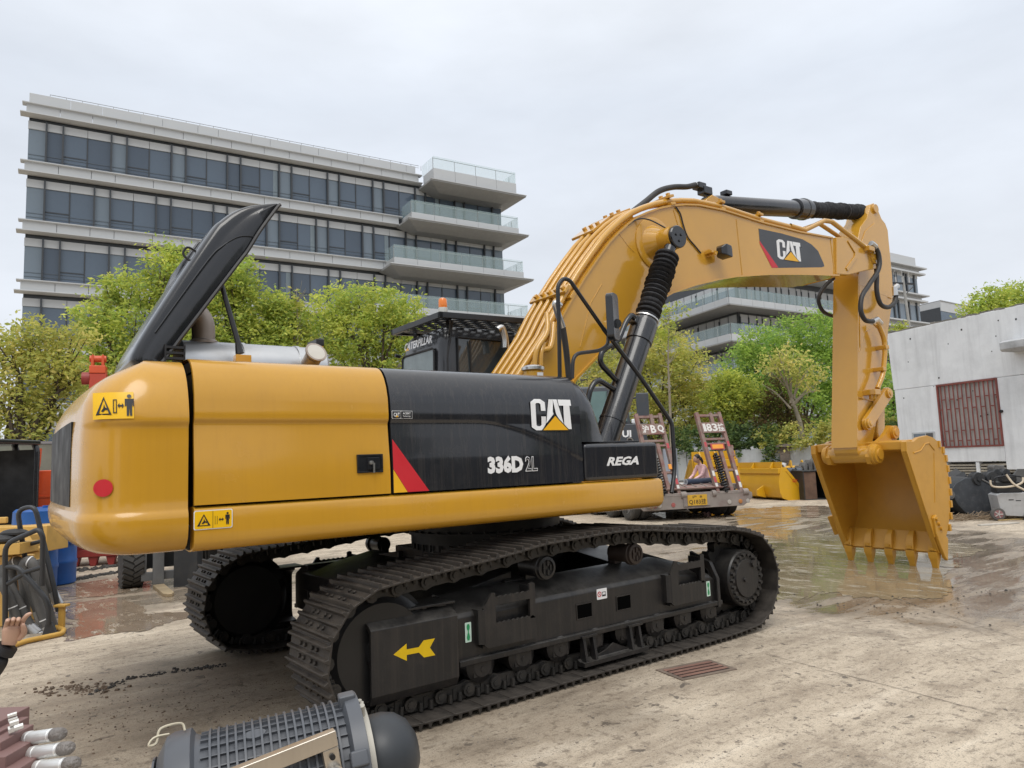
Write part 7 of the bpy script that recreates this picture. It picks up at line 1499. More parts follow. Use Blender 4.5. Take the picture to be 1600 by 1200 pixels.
# black forklift mast at the left edge
p = atd(-38,760,11.5); FL = empty("forklift", (p.x,p.y,0), radians(-40), "black forklift cab frame cut by the left edge of the picture", "forklift"); zt = atd(12,690,11.5).z
for x in (-.10,.26): obj("cab_post", MB().tube(round_path([(x,0,.3),(x,0,zt-.10),(x-.05,0,zt),(x-.6,.0,zt+.02)],.08), .05, 8), BLKG, FL, smooth=50)
for x in (-.10,.26): obj("cab_post", MB().tube(round_path([(x,1.0,.3),(x,1.0,zt-.10),(x-.05,1.0,zt)],.08), .05, 8), BLKG, FL, smooth=50)
obj("roof", MB().box(-1.1,.30,-.05,1.05,zt-.02,zt+.06), BLKG, FL, bevel=.02); obj("mast_channel", MB().box(.16,.30,-.06,.06,.2,zt-.06).box(.05,.12,-.02,.06,.2,zt-.15), BLKP, FL, bevel=.01); obj("side_panel", MB().box(-.02,.26,.02,.08,.3,zt-.05), mat("dark_cab_inside", (.008,.008,.009), .6), FL); obj("rear_panel", MB().box(-.6,.25,.95,1.0,.6,zt-.1), MATS["dark_cab_inside"], FL); obj("seat", MB().box(-.75,-.25,.2,.8,.6,.95).box(-.85,-.72,.2,.8,.9,1.5), RUB, FL, bevel=.05); obj("body", MB().box(-1.2,.2,-.05,1.05,.15,.75), BLKP, FL, bevel=.05); obj("red_knob", MB().box(-.14,-.08,-.1,-.04,1.05,1.15), RPR, FL, bevel=.01)
for y in (-.1,1.1): tw_ = MB(); tw_.lathe([(-.1,.2),(-.1,.28),(.1,.28),(.1,.2)], (-.3,y,.28), (0,1,0), 20); obj("wheel", tw_, TYR, FL)
# forklift carriage with forks, seen under the counterweight
p = at(205,921,0); FC_ = empty("forklift_carriage", (p.x-.08,p.y,0), radians(-4), "grey forklift carriage with two forks and treaded tyre below the counterweight", "forklift"); GM_ = mat("forklift_grey", (.14,.145,.15), .5, metal=.3, var=.2, dirt=.4, dcol=(.10,.085,.07))
ty = MB(); ty.lathe([(-.14,.2),(-.14,.36),(-.10,.38),(.10,.38),(.14,.36),(.14,.2)], (.10,.30,.38), (1,0,0), 32); TYo = obj("tyre", ty, TYR, FC_, smooth=30)
trd = MB()
for i in range(26):
    a = 2*pi*i/26
    for s in (-1,1):
        M = Matrix.Translation((.10,.30,.38)) @ Matrix.Rotation(a+.06*s,4,'X') @ Matrix.Translation((s*.07,0,.378)) @ Matrix.Rotation(.5*s,4,'Z'); trd.join(MB().box(-.075,.075,-.028,.028,-.01,.022), M)
obj("tyre_lug", trd, TYR, TYo, kind="stuff")
obj("carriage_bar", MB().box(.20,1.75,-.05,.03,.80,.90), GM_, FC_, bevel=.008); obj("carriage_bar", MB().box(.20,1.75,-.05,.03,.10,.22), GM_, FC_, bevel=.008); obj("carriage_post", MB().box(.20,.27,-.04,.02,.22,.80), GM_, FC_); obj("carriage_post", MB().box(1.68,1.75,-.04,.02,.22,.80), GM_, FC_)
for x in (.42,1.42): fk = MB(); fk.box(x-.075,x+.075,-.11,-.055,.05,1.05); obj("fork_shank", fk, GM_, FC_, bevel=.006); tnp = MB(); tnp.prism([(x-.075,-.11,.0),(x+.075,-.11,.0),(x+.07,-1.05,.0),(x+.03,-1.15,.0),(x-.03,-1.15,.0),(x-.07,-1.05,.0)], (0,0,.045)); obj("fork_blade", tnp, mat("worn_fork", (.40,.31,.19), .5, metal=.4, var=.2, dirt=.5, dcol=(.16,.13,.10)), FC_, fix=True, bevel=.006)
obj("side_shift_ram", MB().cyl((.80,-.02,.66),(1.25,-.02,.66),.035,n=12), JK, FC_); obj("ram_rod", MB().cyl((.68,-.02,.66),(.80,-.02,.66),.018,n=10).cyl((1.25,-.02,.66),(1.42,-.02,.66),.018,n=10), STEEL, FC_)
for P in ([(.70,.02,.38),(.90,-.02,.56),(1.05,-.02,.50),(1.08,.0,.25)], [(1.45,.02,.40),(1.30,-.02,.58),(1.14,-.02,.50),(1.12,.0,.25)]): obj("hose", MB().tube(smooth_path(P,6), .016, 6), HOSE, FC_, smooth=60)
obj("mast_plate", MB().box(.85,1.35,.10,.14,.05,1.6), KPR, FC_); obj("mast_channel", MB().box(.74,.84,.08,.22,.05,1.8).box(1.36,1.46,.08,.22,.05,1.8), JK, FC_); obj("front_axle", MB().box(.25,1.9,.2,.5,.25,.5), JK, FC_)
obj("tyre", MB().lathe([(-.14,.2),(-.14,.36),(-.10,.38),(.10,.38),(.14,.36),(.14,.2)], (1.95,.30,.38), (1,0,0), 28), TYR, FC_, smooth=30)
for (u,v,dep,w_,d_,h_,lab,col) in ((290,838,10.6,.32,.3,.30,"pale beige carton-like block above the far track, left of the machine deck",(.40,.36,.30)),):
    q = atd(u,v,dep); r = empty("crate", (q.x,q.y,0), radians(-30), lab, "block"); obj("crate_body", MB().box(-w_/2,w_/2,0,d_,q.z-.15,q.z+.15), mat("carton", col, .9, var=.2), r, bevel=.01); obj("crate_base", MB().box(-w_/2,w_/2,0,d_,0,q.z-.155), JK, r)
# low wall and painted board fence at the back left
lw0 = atd(-60,760,17.5); lw1 = atd(330,745,22.5); d_ = lw1-lw0; LWL = sqrt(d_.x**2+d_.y**2); lw_ = empty("low_wall", (lw0.x,lw0.y,0), atan2(d_.y,d_.x), "grey rough concrete wall with faded olive boards at the back left", "wall")
for i in range(6): obj("wall_panel", MB().box(LWL*i/6+.01,LWL*(i+1)/6-.01,0,.25,-.1,1.45), CONC, lw_, bevel=.015)
OLB = mat("olive_board", (.21,.23,.185), .8, var=.1, dirt=.3, dcol=(.13,.14,.11))
for i in range(6): obj("fence_board", MB().box(LWL*i/6+.01,LWL*(i+1)/6-.01,.08,.14,1.62,2.55), OLB, lw_, bevel=.01)
obj("fence_rail", MB().box(0,LWL,.06,.16,2.56,2.62), SOF, lw_); obj("rubble_ledge", MB().box(0,LWL,-.05,.3,1.46,1.60), mat("rough_ledge", (.14,.135,.125), .95, var=.4, bump=.5, bscale=12), lw_)
# yellow machine parts and the hose rack
YP = mat("faded_parts_yellow", (.60,.36,.09), .5, var=.12, dirt=.35, dcol=(.30,.19,.07))
def part_box(lab, u, v, dep, pieces, rz=-38, name="machine_part", m=YP, cat="machine part"):
    q = atd(u, v, dep); r = empty(name, (q.x,q.y,0), radians(rz), lab, cat)
    for nm, mb_, mm in pieces: obj(nm, mb_, mm or m, r, bevel=.012, fix=True)
    return r
part_box("broad yellow frame beam across the back of the parts pile at the left edge", -6, 820, 10.2, [("beam", MB().box(-1.2,.72,0,.5,.62,.98), None), ("beam_foot", MB().box(-1.0,-.7,0,.4,0,.62), None), ("beam_foot", MB().box(-.3,0,0,.4,0,.62), None)])
part_box("yellow casting block with round boss right behind the black frame", 12, 845, 8.9, [("block", MB().box(-.28,.20,0,.4,.0,.95), None), ("flange", MB().box(-.05,.24,-.06,.0,.62,.90), None), ("boss", MB().cyl((.06,-.12,.50),(.06,0,.50),.10,n=18), None), ("foot", MB().box(-.34,.26,-.04,.44,-.0,.06), None), ("edge_rib", MB().prism([(.20,0,.95),(.30,0,.80),(.30,0,.55),(.20,0,.5)], (0,.1,0)), None)])
part_box("stack of yellow casings at the left edge below the black boots", 8, 880, 8.2, [("casing", MB().box(-.75,.12,0,.5,.0,.50), None), ("casing_top", MB().box(-.7,.10,-.05,.45,.51,.78), None), ("shelf", MB().box(-.75,.14,-.08,.5,.79,.83), None), ("pillar", MB().cyl((.22,.05,0),(.22,.05,.78),.07,n=14), None), ("pillar_cap", MB().box(.13,.31,-.06,.16,.60,.72), None)])
part_box("small yellow bracket plate at the left edge below the black cab frame", -2, 790, 9.4, [("plate", MB().box(-.4,.10,0,.05,1.08,1.16), None), ("plate_post", MB().box(-.35,-.2,.0,.1,0,1.08), None)])
q = atd(8,842,7.9); r = empty("rubber_mounts", (q.x,q.y,0), radians(-30), "two black rubber buffers lying on the yellow casings", "rubber parts"); z = q.z-.06
obj("buffer", MB().sph((-.04,0,z+.05), .12, 12, 7, (1.3,.8,.45)), RUB, r); obj("buffer", MB().sph((.05,.08,z+.11), .12, 12, 7, (1.25,.8,.42)), RUB, r); obj("support", MB().box(-.25,.2,-.1,.3,.835,z+.01), YP, r)
RKM = mat("rack_black", (.03,.032,.036), .4, var=.15)
p = at(76,996,0); HR_ = empty("hose_rack", (p.x,p.y,0), radians(-38), "black tubular steel rack leaning with bundled hoses at the left", "rack")
def W2(u, v, dep): q = atd(u, v, dep)-Vector((p.x,p.y,0)); return Matrix.Rotation(radians(38),3,'Z') @ q
D0 = 7.55
obj("rack_bar", MB().tube(round_path([W2(8,1012,D0),W2(8,850,D0),W2(60,827,D0),W2(67,838,D0),W2(66,915,D0)],.10), .026, 8), RKM, HR_, smooth=50)
obj("rack_bar", MB().tube(round_path([W2(8,886,D0),W2(28,886,D0),W2(76,940,D0),W2(76,975,D0)],.10), .026, 8), RKM, HR_, smooth=50)
obj("rack_bar", MB().tube([W2(12,912,D0),W2(42,893,D0),W2(66,886,D0)], .024, 8), RKM, HR_, smooth=50)
obj("rack_bar", MB().tube(round_path([W2(42,890,D0+.5),W2(27,797,D0+.5),W2(54,790,D0+.5),W2(62,822,D0+.5),W2(86,925,D0+.4),W2(91,955,D0+.4)],.10), .026, 8), RKM, HR_, smooth=50)
obj("rack_bar", MB().tube([W2(41,852,D0+.5),W2(66,845,D0+.5)], .022, 8), RKM, HR_)
fb = MB(); a_, b_, c_, e_ = W2(64,998,D0), W2(90,996,D0), W2(80,972,D0), W2(72,972,D0); fb.prism([a_, b_, c_, e_], (.0,.03,0)); obj("rack_foot", fb, RKM, HR_, fix=True)
hm = mat("used_hose_grey", (.10,.098,.095), .6, var=.25, dirt=.4, dcol=(.20,.185,.165)); 
HL = [([(24,985),(20,930),(18,885),(30,878),(36,905),(40,960)],.05,.2),([(68,975),(50,925),(38,885),(46,877),(55,890),(70,940),(84,985)],.055,.1),([(92,945),(80,920),(66,885),(60,880),(55,886)],.045,.35),([(60,990),(45,975),(20,925),(-2,885)],.05,-.05),([(40,1000),(34,985),(26,960),(20,925)],.045,.05),([(82,1000),(76,985),(62,950),(50,910)],.045,-.1),([(30,1000),(28,975),(10,925),(-5,905)],.045,-.15)]
HB_ = empty("hose_bundle", (p.x,p.y,0), radians(-38), "bundle of used grey hydraulic hoses with metal end fittings leaning on the rack", "hoses")
for L, rr, dd in HL:
    P = smooth_path([W2(u, v, D0+.25+dd) for u, v in L], 6); obj("hose", MB().tube(P, rr, 10), hm, HB_, smooth=60)
    a, b = P[0], P[1]; d = (a-b).normalized(); ft_ = MB(); ft_.cyl(a-d*.16, a, rr*1.12, n=12); ft_.cyl(a, a+d*.08, rr*.85, n=10); ft_.cyl(a+d*.08, a+d*.10, rr*1.1, n=12); obj("hose_fitting", ft_, MUF, HB_, smooth=30)
    obj("cable_tie", MB().cyl(P[len(P)//2], P[len(P)//2]+(P[len(P)//2+1]-P[len(P)//2]).normalized()*.012, rr*1.08, n=12), WHT, HB_)
p2 = at(97,985,0); yb = empty("yellow_bar_frame", (p2.x,p2.y,0), radians(-38), "low yellow tubular frame with a flat-topped post on the wet concrete", "frame"); YBM = mat("bar_yellow", (.55,.32,.06), .5, var=.2, dirt=.3)
def W3(u, v, z=None, dep=7.7): q = (at(u, v, z) if z is not None else atd(u, v, dep))-Vector((p2.x,p2.y,0)); return Matrix.Rotation(radians(38),3,'Z') @ q
obj("bar", MB().tube(round_path([W3(-30,1026,.03),W3(40,1002,.03),W3(97,990,.03),W3(100,984,.03),W3(88,980,.03)],.05), .026, 8), YBM, yb, smooth=50); pt = W3(96,985,.0); obj("post", MB().box(pt.x-.03,pt.x+.03,pt.y-.02,pt.y+.02,.03,.25), YBM, yb, bevel=.006); obj("post_top", MB().box(pt.x-.07,pt.x+.06,pt.y-.05,pt.y+.05,.25,.275), YBM, yb, bevel=.006)
# ------------------------------------------------------------------ rubble strips and grit
def rubble(label, pix, n, smin, smax, m, spread, z=0.0, seed=1, name="rubble"):
    R = random.Random(seed); P = smooth_path([at(u, v, z) for u, v in pix], 10); b = MB()
    for i in range(n):
        k = R.random()*(len(P)-1); c = P[int(k)].lerp(P[int(k)+1], k-int(k)); s = R.uniform(smin, smax)*(.4+.6*R.random()); o = Vector((R.gauss(0,spread),R.gauss(0,spread),0)); M = Matrix.Translation(c+o+Vector((0,0,s*.25))) @ Matrix.Rotation(R.uniform(0,6.28),4,'Z') @ Matrix.Rotation(R.uniform(-.5,.5),4,'X')
        q = [(a*s*R.uniform(.7,1.2), e*s*R.uniform(.5,1.0), f*s*.5) for a, e, f in ((-1,-1,-1),(1,-1,-1),(1,1,-1),(-1,1,-1),(-.6,-.7,1),(.7,-.6,1),(.6,.6,1),(-.7,.6,.8))]; b.hexa([M @ Vector(v) for v in q])
    return link(name, b.mesh(name, m, smooth=0), None, (0,0,0), 0, label, "rubble", None, "stuff")
MUDD = mat("dark_mud_crumbs", (.055,.05,.045), .9, var=.4); MUDB = mat("brown_mud_crumbs", (.14,.10,.07), .95, var=.4); GRIT = mat("grey_grit", (.20,.18,.155), .95, var=.4)
rubble("dark crumbs of tar and mud in a strip left of the near track", [(150,1082),(200,1062),(260,1052),(310,1045),(345,1040)], 260, .003, .018, MUDD, .03, seed=2)
rubble("clods of brown mud left of the tracks", [(60,1080),(95,1078),(130,1075),(165,1080),(110,1072)], 170, .003, .024, MUDB, .08, seed=3)
rubble("line of dark gravel across the wet yard behind the drum", [(110,908),(150,900),(195,893),(225,889)], 300, .01, .05, MUDD, .07, seed=4); rubble("second line of dark gravel further back", [(110,893),(150,889),(185,884),(215,880)], 220, .01, .06, MUDD, .08, seed=5)
rubble("loose grit scattered over the foreground concrete", [(650,1150),(900,1120),(1150,1100),(1400,1040),(1590,1000),(1300,1160),(1000,1180),(750,1170)], 900, .0015, .007, GRIT, .7, seed=6, name="grit"); rubble("loose grit scattered over the concrete left of the machine", [(20,1060),(150,1110),(300,1080),(420,1090),(250,1130),(100,1130)], 700, .002, .009, MUDB, .35, seed=7, name="grit")
rubble("dark grit around the bucket puddle edge", [(1230,960),(1330,950),(1440,960),(1530,930),(1590,920)], 140, .003, .014, MUDD, .35, -.09, seed=8, name="grit")
rubble("litter of chips before the scrap heap", [(1470,812),(1500,806),(1540,805),(1590,803)], 320, .01, .05, MUDB, .15, -.1, seed=9)
# ------------------------------------------------------------------ foreground: air cleaner canister on a stand
GPL = mat("grey_plastic", (.085,.092,.105), .42, var=.06, dirt=.22, dcol=(.17,.16,.15), dscale=7); DPL = mat("charcoal_cap", (.028,.032,.037), .45, var=.06)
ca = atd(262,1272,2.04); cb2 = atd(566,1190,2.24); ax = (cb2-ca).normalized(); CLn = (cb2-ca).length
AC = empty("air_cleaner", ca, 0, "grey ribbed plastic air cleaner canister with domed cap in the foreground", "canister"); e1 = (Vector((0,0,1))-ax*ax.z).normalized(); e2 = e1.cross(ax); RC = .188
def cyl_pt(t, a, r): return ax*t + (e1*cos(a)+e2*sin(a))*r
b = MB(); b.lathe([(-.02,0),(-.02,.10),(-.015,RC-.03),(.01,RC+.012),(.03,RC+.02),(.075,RC+.02),(.085,RC+.002),(.10,RC-.006),(CLn-.05,RC-.012),(CLn-.04,RC+.014),(CLn,RC+.018),(CLn+.005,RC-.01),(CLn+.005,0)], (0,0,0), ax, 64); obj("canister_body", b, GPL, AC, smooth=30)
nr = 16
for i in range(nr):
    t = .125+(CLn-.20)*i/(nr-1); b = MB(); b.lathe([(t-.003,RC-.02),(t-.003,RC+.006),(t+.003,RC+.006),(t+.003,RC-.02)], (0,0,0), ax, 48); obj("hoop_rib", b, GPL, AC, smooth=40)
for k in range(34):
    a = 2*pi*k/34; b = MB(); p_ = [cyl_pt(.10,a-.012,RC-.015),cyl_pt(CLn-.05,a-.012,RC-.02),cyl_pt(CLn-.05,a+.012,RC-.02),cyl_pt(.10,a+.012,RC-.015)]; q_ = [cyl_pt(.10,a-.010,RC+.002),cyl_pt(CLn-.05,a-.010,RC-.003),cyl_pt(CLn-.05,a+.010,RC-.003),cyl_pt(.10,a+.010,RC+.002)]; b.hexa(p_+q_); obj("long_rib", b, GPL, AC, fix=True)
for r_ in (.06,.115,.15): b = MB(); b.lathe([(-.022,r_-.004),(-.028,r_-.003),(-.028,r_+.003),(-.022,r_+.004)], (0,0,0), ax, 40); obj("end_ring", b, GPL, AC)
for k in range(8): a = 2*pi*k/8; b = MB(); b.tube([cyl_pt(-.024,a,.05), cyl_pt(-.024,a,.155)], .004, 5); obj("end_spoke", b, GPL, AC)
cap = MB(); cap.lathe([(CLn+.02,0),(CLn+.02,.118),(CLn+.035,.126),(CLn+.075,.127),(CLn+.115,.117),(CLn+.148,.092),(CLn+.170,.052),(CLn+.178,.0)], (0,0,0), ax, 48); obj("domed_cap", cap, DPL, AC, smooth=60)
bd = MB(); bd.lathe([(CLn-.004,.14),(CLn-.004,.166),(CLn+.022,.166),(CLn+.022,.14)], (0,0,0), ax, 48); obj("clamp_band", bd, mat("cream_band", (.40,.38,.33), .5, metal=.2, var=.1), AC, smooth=40)
bx = MB(); bx.cyl(cyl_pt(CLn+.005,-.35,.165), cyl_pt(CLn+.005,-.35,.20), .010, n=8); bx.cyl(cyl_pt(CLn+.005,-.15,.165), cyl_pt(CLn+.005,-.15,.195), .008, n=8); bx.tube([cyl_pt(CLn+.005,-.38,.185), cyl_pt(CLn+.01,-.25,.195), cyl_pt(CLn+.005,-.10,.185)], .006, 6); obj("clamp_bolt", bx, MATS["cream_band"], AC)
for a_ in (-.05,-1.15,): b = MB(); b.join(MB().box(-.02,.03,-.022,.022,-.02,.028), Matrix((( ax.x,(e1*sin(a_)-e2*cos(a_)).x,(e1*cos(a_)+e2*sin(a_)).x,cyl_pt(CLn-.035,a_,RC).x),(ax.y,(e1*sin(a_)-e2*cos(a_)).y,(e1*cos(a_)+e2*sin(a_)).y,cyl_pt(CLn-.035,a_,RC).y),(ax.z,(e1*sin(a_)-e2*cos(a_)).z,(e1*cos(a_)+e2*sin(a_)).z,cyl_pt(CLn-.035,a_,RC).z),(0,0,0,1)))); obj("latch_block", b, GPL, AC, bevel=.006)
ovl = MB(); N_ = 16; cpt = (CLn*.45, -.32)
ovl.add([cyl_pt(cpt[0]+.030*cos(2*pi*i/N_), cpt[1]+.10*sin(2*pi*i/N_), RC+.001) for i in range(N_)]+[cyl_pt(cpt[0]+.034*cos(2*pi*i/N_), cpt[1]+.115*sin(2*pi*i/N_), RC-.015) for i in range(N_)], [tuple(range(N_-1,-1,-1))]+[(i,(i+1)%N_,N_+(i+1)%N_,N_+i) for i in range(N_)]); obj("oval_badge", ovl, GPL, AC, fix=True)
wr = MB(); wr.tube(smooth_path([cyl_pt(.02,-.05,RC+.03), cyl_pt(-.01,-.10,RC+.035), cyl_pt(-.025,-.13,RC+.03), cyl_pt(-.03,-.16,RC+.02), cyl_pt(-.012,-.12,RC+.02), cyl_pt(.0,-.05,RC+.05), cyl_pt(.05,.05,RC+.045), cyl_pt(.06,.02,RC+.025)],6), .0035, 6); obj("tie_wire", wr, mat("cream_wire", (.55,.50,.38), .5), AC, smooth=60)
# bracket: stainless channel across the near side
bm2 = MB(); P0 = cyl_pt(.12,-1.02,RC+.05); P1 = cyl_pt(CLn-.09,-.80,RC+.035); u_ = (P1-P0).normalized(); v_ = Vector((0,0,1)); v_ = (v_-u_*v_.dot(u_)).normalized(); w_ = u_.cross(v_)
bm2.hexa([P0-v_*.022, P1-v_*.022, P1-v_*.022+w_*.03, P0-v_*.022+w_*.03, P0+v_*.022, P1+v_*.022, P1+v_*.022+w_*.03, P0+v_*.022+w_*.03]); obj("bracket_arm", bm2, mat("brushed_steel", (.55,.50,.43), .32, metal=.9, var=.12, streak=.2), AC, fix=True, bevel=.003)
b = MB(); b.hexa([P1-u_*.045-v_*.15+w_*(-.004), P1-v_*.15+w_*(-.004), P1-v_*.15+w_*.026, P1-u_*.045-v_*.15+w_*.026, P1-u_*.045-v_*.0225+w_*(-.004), P1-v_*.0225+w_*(-.004), P1-v_*.0225+w_*.026, P1-u_*.045-v_*.0225+w_*.026]); obj("bracket_leg", b, MATS["brushed_steel"], AC, fix=True, bevel=.003)
side = w_ if (w_.dot(CL-ca) > 0) else -w_
c = P1-u_*.022-v_*.085; b = MB(); b.cyl(c, c+side*.045, .020, n=16); b.cyl(c+side*.045, c+side*.060, .013, n=6); obj("bracket_bolt", b, STEEL, AC, smooth=30); b = MB(); c2 = P1-u_*.022-v_*.045; b.cyl(c2+side*.02, c2+side*.034, .008, n=10); obj("bolt_slot", b, KPR, AC)
bot = ca.z; st_ = empty("steel_stand", (ca.x,ca.y,0), atan2(ax.y,ax.x), "grey steel stand carrying the air cleaner", "stand")
for x in (.12,.62):
    zb_ = bot+ax.z*x-RC*.98
    obj("cradle", MB().box(x-.03,x+.03,-.18,.18,zb_-.05,zb_), JK, st_, bevel=.005)
    for y in (-.15,.15): obj("leg", MB().box(x-.025,x+.025,y-.025,y+.025,0,zb_-.05), JK, st_)
# ------------------------------------------------------------------ foreground: valve bank with silver couplings (bottom left corner)
vb0 = atd(62,1165,1.55); VB = empty("valve_bank", (vb0.x,vb0.y,0), radians(52.4-90), "stepped brown valve blocks with silver couplings in the bottom left corner", "valves")
def L2(u, v, dep): q = atd(u, v, dep)-Vector((vb0.x,vb0.y,0)); return Matrix.Rotation(-radians(52.4-90),3,'Z') @ q
BRN = mat("brown_valve_block", (.20,.115,.105), .6, var=.12, dirt=.3, dcol=(.28,.17,.15)); SIL = mat("coupling_silver", (.80,.80,.78), .32, metal=.55, var=.1, dirt=.35, dcol=(.35,.33,.30), dscale=14); CRO = mat("corroded_end", (.22,.20,.185), .6, metal=.4, var=.3, bump=.6, bscale=90)
for i, (u, v, s) in enumerate(((10,1128,.020),(8,1145,.022),(15,1158,.024),(22,1180,.026),(30,1206,.028))):
    c = L2(u, v, 1.56-.03*i); obj("valve_block", MB().box(c.x-.06,c.x+.017,c.y-.05,c.y+.05,c.z-.05,c.z+.016), BRN, VB, bevel=.002)
for i, (u0,v0,u1,v1) in enumerate(((30,1156,99,1146),(38,1179,112,1168),(46,1201,121,1192))):
    a, b_ = L2(u0,v0,1.53-.03*i), L2(u1,v1,1.47-.03*i); d = (b_-a); L_ = d.length; r0 = .0135
    cpl = MB(); cpl.lathe([(-.006,.007),(-.004,r0*.8),(.0,r0*.95),(.002,r0),(L_*.22,r0),(L_*.225,r0*1.06),(L_*.27,r0*1.06),(L_*.275,r0*.97),(L_*.74,r0*.97),(L_*.75,r0*.9),(L_*.79,r0*.9),(L_*.79,0)], a, d, 28); o = obj("coupling", cpl, SIL, VB, smooth=30)
    ce = MB(); ce.lathe([(L_*.785,r0*.9),(L_*.80,r0*.98),(L_*.87,r0*.97),(L_*.94,r0*.92),(L_*.985,r0*.75),(L_,r0*.45),(L_,0)], a, d, 28); obj("coupling_end", ce, CRO, o, smooth=40)
for (u, v, s) in ((24,1116,.004),(25,1123,.004),(27,1128,.0065),(34,1135,.006),(25,1138,.008)):
    c = L2(u, v, 1.50); obj("bolt", MB().cyl((c.x-.008,c.y-.012,c.z),(c.x+.004,c.y-.002,c.z+.002),s,n=6), SIL, VB)
c = L2(4,1190,1.48); obj("yellow_block", MB().box(c.x-.08,c.x+.006,c.y-.03,c.y+.03,c.z-.06,c.z+.02), YP, VB, bevel=.003)
zb_ = L2(30,1206,1.44).z-.05; obj("valve_body", MB().box(-.36,-.10,-.05,.05,zb_-.18,zb_-.002), YP, VB, bevel=.01); obj("stand_leg", MB().box(-.34,-.29,-.02,.03,0,zb_-.18).box(-.16,-.11,-.02,.03,0,zb_-.18), JK, VB)
# ------------------------------------------------------------------ person at the left edge: only hand and sleeve reach into the picture
hp = atd(19,988,3.2); PL = empty("person", (0,0,0), 0, "person in a black jacket at the left edge, one bent hand raised into view", "person"); vd = ray(19,988).normalized(); rt = CM @ Vector((1,0,0)); upv = Vector((0,0,1)); lf = -rt
JKT = mat("black_jacket", (.012,.013,.016), .45, var=.2, bump=.1, bscale=30)
wri = atd(13,1008,3.2); elb = atd(-42,1085,3.15); sho = atd(-95,880,3.3); hip = sho+Vector((0,0,-.58))+lf*.10; 
body_v = [tuple(hip), tuple(hip+Vector((0,0,.28))), tuple(sho+lf*.14+Vector((0,0,-.04))), tuple(sho+lf*.15+Vector((0,0,.10))), tuple(sho+rt*.02), tuple(elb), tuple(wri+(elb-wri)*.12), tuple(sho+lf*.32), tuple(sho+lf*.36+Vector((0,0,-.30))), tuple(sho+lf*.30+Vector((0,0,-.5))-vd*.1)]
skin_body("jacket", body_v, [(0,1),(1,2),(2,3),(2,4),(4,5),(5,6),(2,7),(7,8),(8,9)], [.15,.15,.15,.07,.085,.062,.046,.085,.065,.05], JKT, PL)
obj("cuff", MB().cyl(wri+(elb-wri)*.16, wri+(elb-wri)*.02, .045, .043, n=16), JKT, PL, smooth=40)
hn = (hp-wri).normalized(); sd = hn.cross(-vd).normalized()
palm = [wri, wri+hn*.035, wri+hn*.075]; hb2 = MB()
hb2.loft([[wri+hn*t+sd*(w*cos(2*pi*i/12))+(-vd)*(h*sin(2*pi*i/12)) for i in range(12)] for t, w, h in ((0,.026,.021),(.03,.033,.022),(.06,.040,.022),(.085,.038,.018),(.092,.030,.010))])
for k in range(4):
    s0 = wri+hn*.080+sd*(.028-.019*k); l = (.85,1.0,.95,.75)[k]
    P = [s0, s0+hn*.030*l-vd*.012, s0+hn*.040*l-vd*.035, s0+hn*.030*l-vd*.052] if k else [s0, s0+hn*.036-vd*.004, s0+hn*.060+sd*.008-vd*.010, s0+hn*.072+sd*.022-vd*.014]
    hb2.tube(smooth_path(P,3), [.0098]*7+[.0085,.0075,.005], 8)
hb2.tube(smooth_path([wri+hn*.03+sd*.030, wri+hn*.058+sd*.044-vd*.012, wri+hn*.085+sd*.036-vd*.026, wri+hn*.10+sd*.028-vd*.032],3), [.0125]*6+[.011,.010,.009,.006], 8)
obj("hand", hb2, SKN, PL, smooth=60)
hdp = sho+lf*.15+Vector((0,0,.28)); hd2 = MB(); hd2.sph(hdp, .105, 14, 10, (.9,.9,1.15)); hd2.cyl(hdp-Vector((0,0,.2)), hdp, .055, n=12); hd2.sph(hdp+vd*.10, .018, 6, 5); obj("head", hd2, SKN, PL, smooth=60); hr2 = MB(); hr2.sph(hdp-vd*.015+Vector((0,0,.03)), .112, 14, 9, (.95,.95,1.05)); obj("hair", hr2, HAIR, PL, smooth=60)
tr2 = MB()
for s in (-.09,.09): tr2.tube([hip+rt*s+Vector((0,0,.05)), Vector((hip.x,hip.y,.45))+rt*s, Vector((hip.x,hip.y,.0))+rt*s], [.12,.09,.07], 12)
obj("trousers", tr2, TROU, PL, smooth=60)
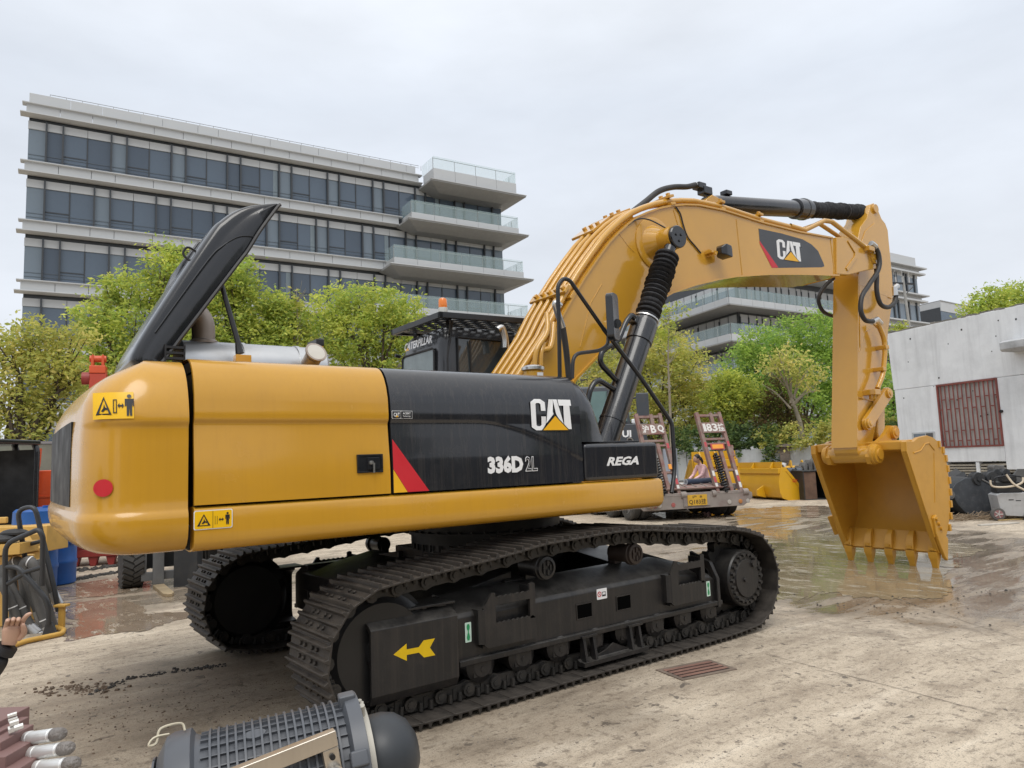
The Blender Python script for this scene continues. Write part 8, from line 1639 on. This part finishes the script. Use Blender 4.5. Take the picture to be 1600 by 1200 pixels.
# ------------------------------------------------------------------ the yard behind the viewer, mirrored in the paint
BK1 = mat("shed_cladding", (.10,.105,.11), .7, var=.1, streak=.3); bk0 = empty("warehouse", (-3,-27,0), 0, "long dark grey warehouse across the yard behind the viewer", "building")
for i in range(8): obj("wall_panel", MB().box(-22+i*6,-22+i*6+5.98,-6,0,-.2,5.0), BK1, bk0, bevel=.02)
obj("roof", MB().box(-22.3,26.3,-6.3,.4,5.02,5.4), mat("shed_roof", (.07,.07,.075), .7), bk0)
for i in range(4): obj("roller_door", MB().box(-18+i*11,-13.5+i*11,.0,.06,0,4.2), mat("door_blue", (.05,.07,.10), .6, var=.1), bk0)
for i, (x, y, h) in enumerate(((-16,-17,6),(-8,-20,6.5),(5,-21,7),(14,-18,6),(22,-19,6.5),(-24,-12,6.5))):
    r = empty("broadleaf_tree", (x,y,-.1), 0, "dense dark green tree standing in the yard behind the viewer", "tree", "trees behind the viewer")
    if i == 0: CRM = leaves_mesh("crown", [((0,0,4.6),(2.2,2.2,2.0)),((.9,.5,3.4),(1.8,1.8,1.4)),((-1.0,-.4,3.3),(1.8,1.7,1.4)),((0,0,2.2),(1.9,1.9,1.2))], 5000, .26, LF_["dark"], 77, clump=.5); TKM = MB().tube([(0,0,0),(.1,0,1.4),(0,.1,3.2)], [.2,.16,.08], 8).mesh("trunk", BARK)
    c = link("crown", CRM, r); c.scale = (h/6.2,)*3; link("trunk", TKM, r)

CTM = [mat("container_navy", (.02,.03,.055), .6, var=.15, dirt=.3), mat("container_brown", (.06,.03,.022), .6, var=.15, dirt=.3), mat("container_green", (.02,.04,.03), .6, var=.15, dirt=.3)]
for i, (x, nm) in enumerate(((-13,"navy"),(-6.3,"brown"),(.4,"green"),(7.1,"navy second"))):  # unseen row added to darken the paint's reflections and block low light
    r = empty("added_container", (x,-13.2,-.03), radians(1.5*(i-1.5)), "dark %s ribbed container added unseen behind the viewer to darken reflections" % nm, "container", "added containers behind the viewer")
    obj("container_box", MB().box(0,6.06,-2.4,0,.12,2.6), CTM[i % 3], r, bevel=.02)
    rr = MB()
    for k in range(24): rr.box(.2+k*.24,.32+k*.24,.0,.03,.25,2.45)
    obj("container_ribs", rr, CTM[i % 3], r, kind="stuff")
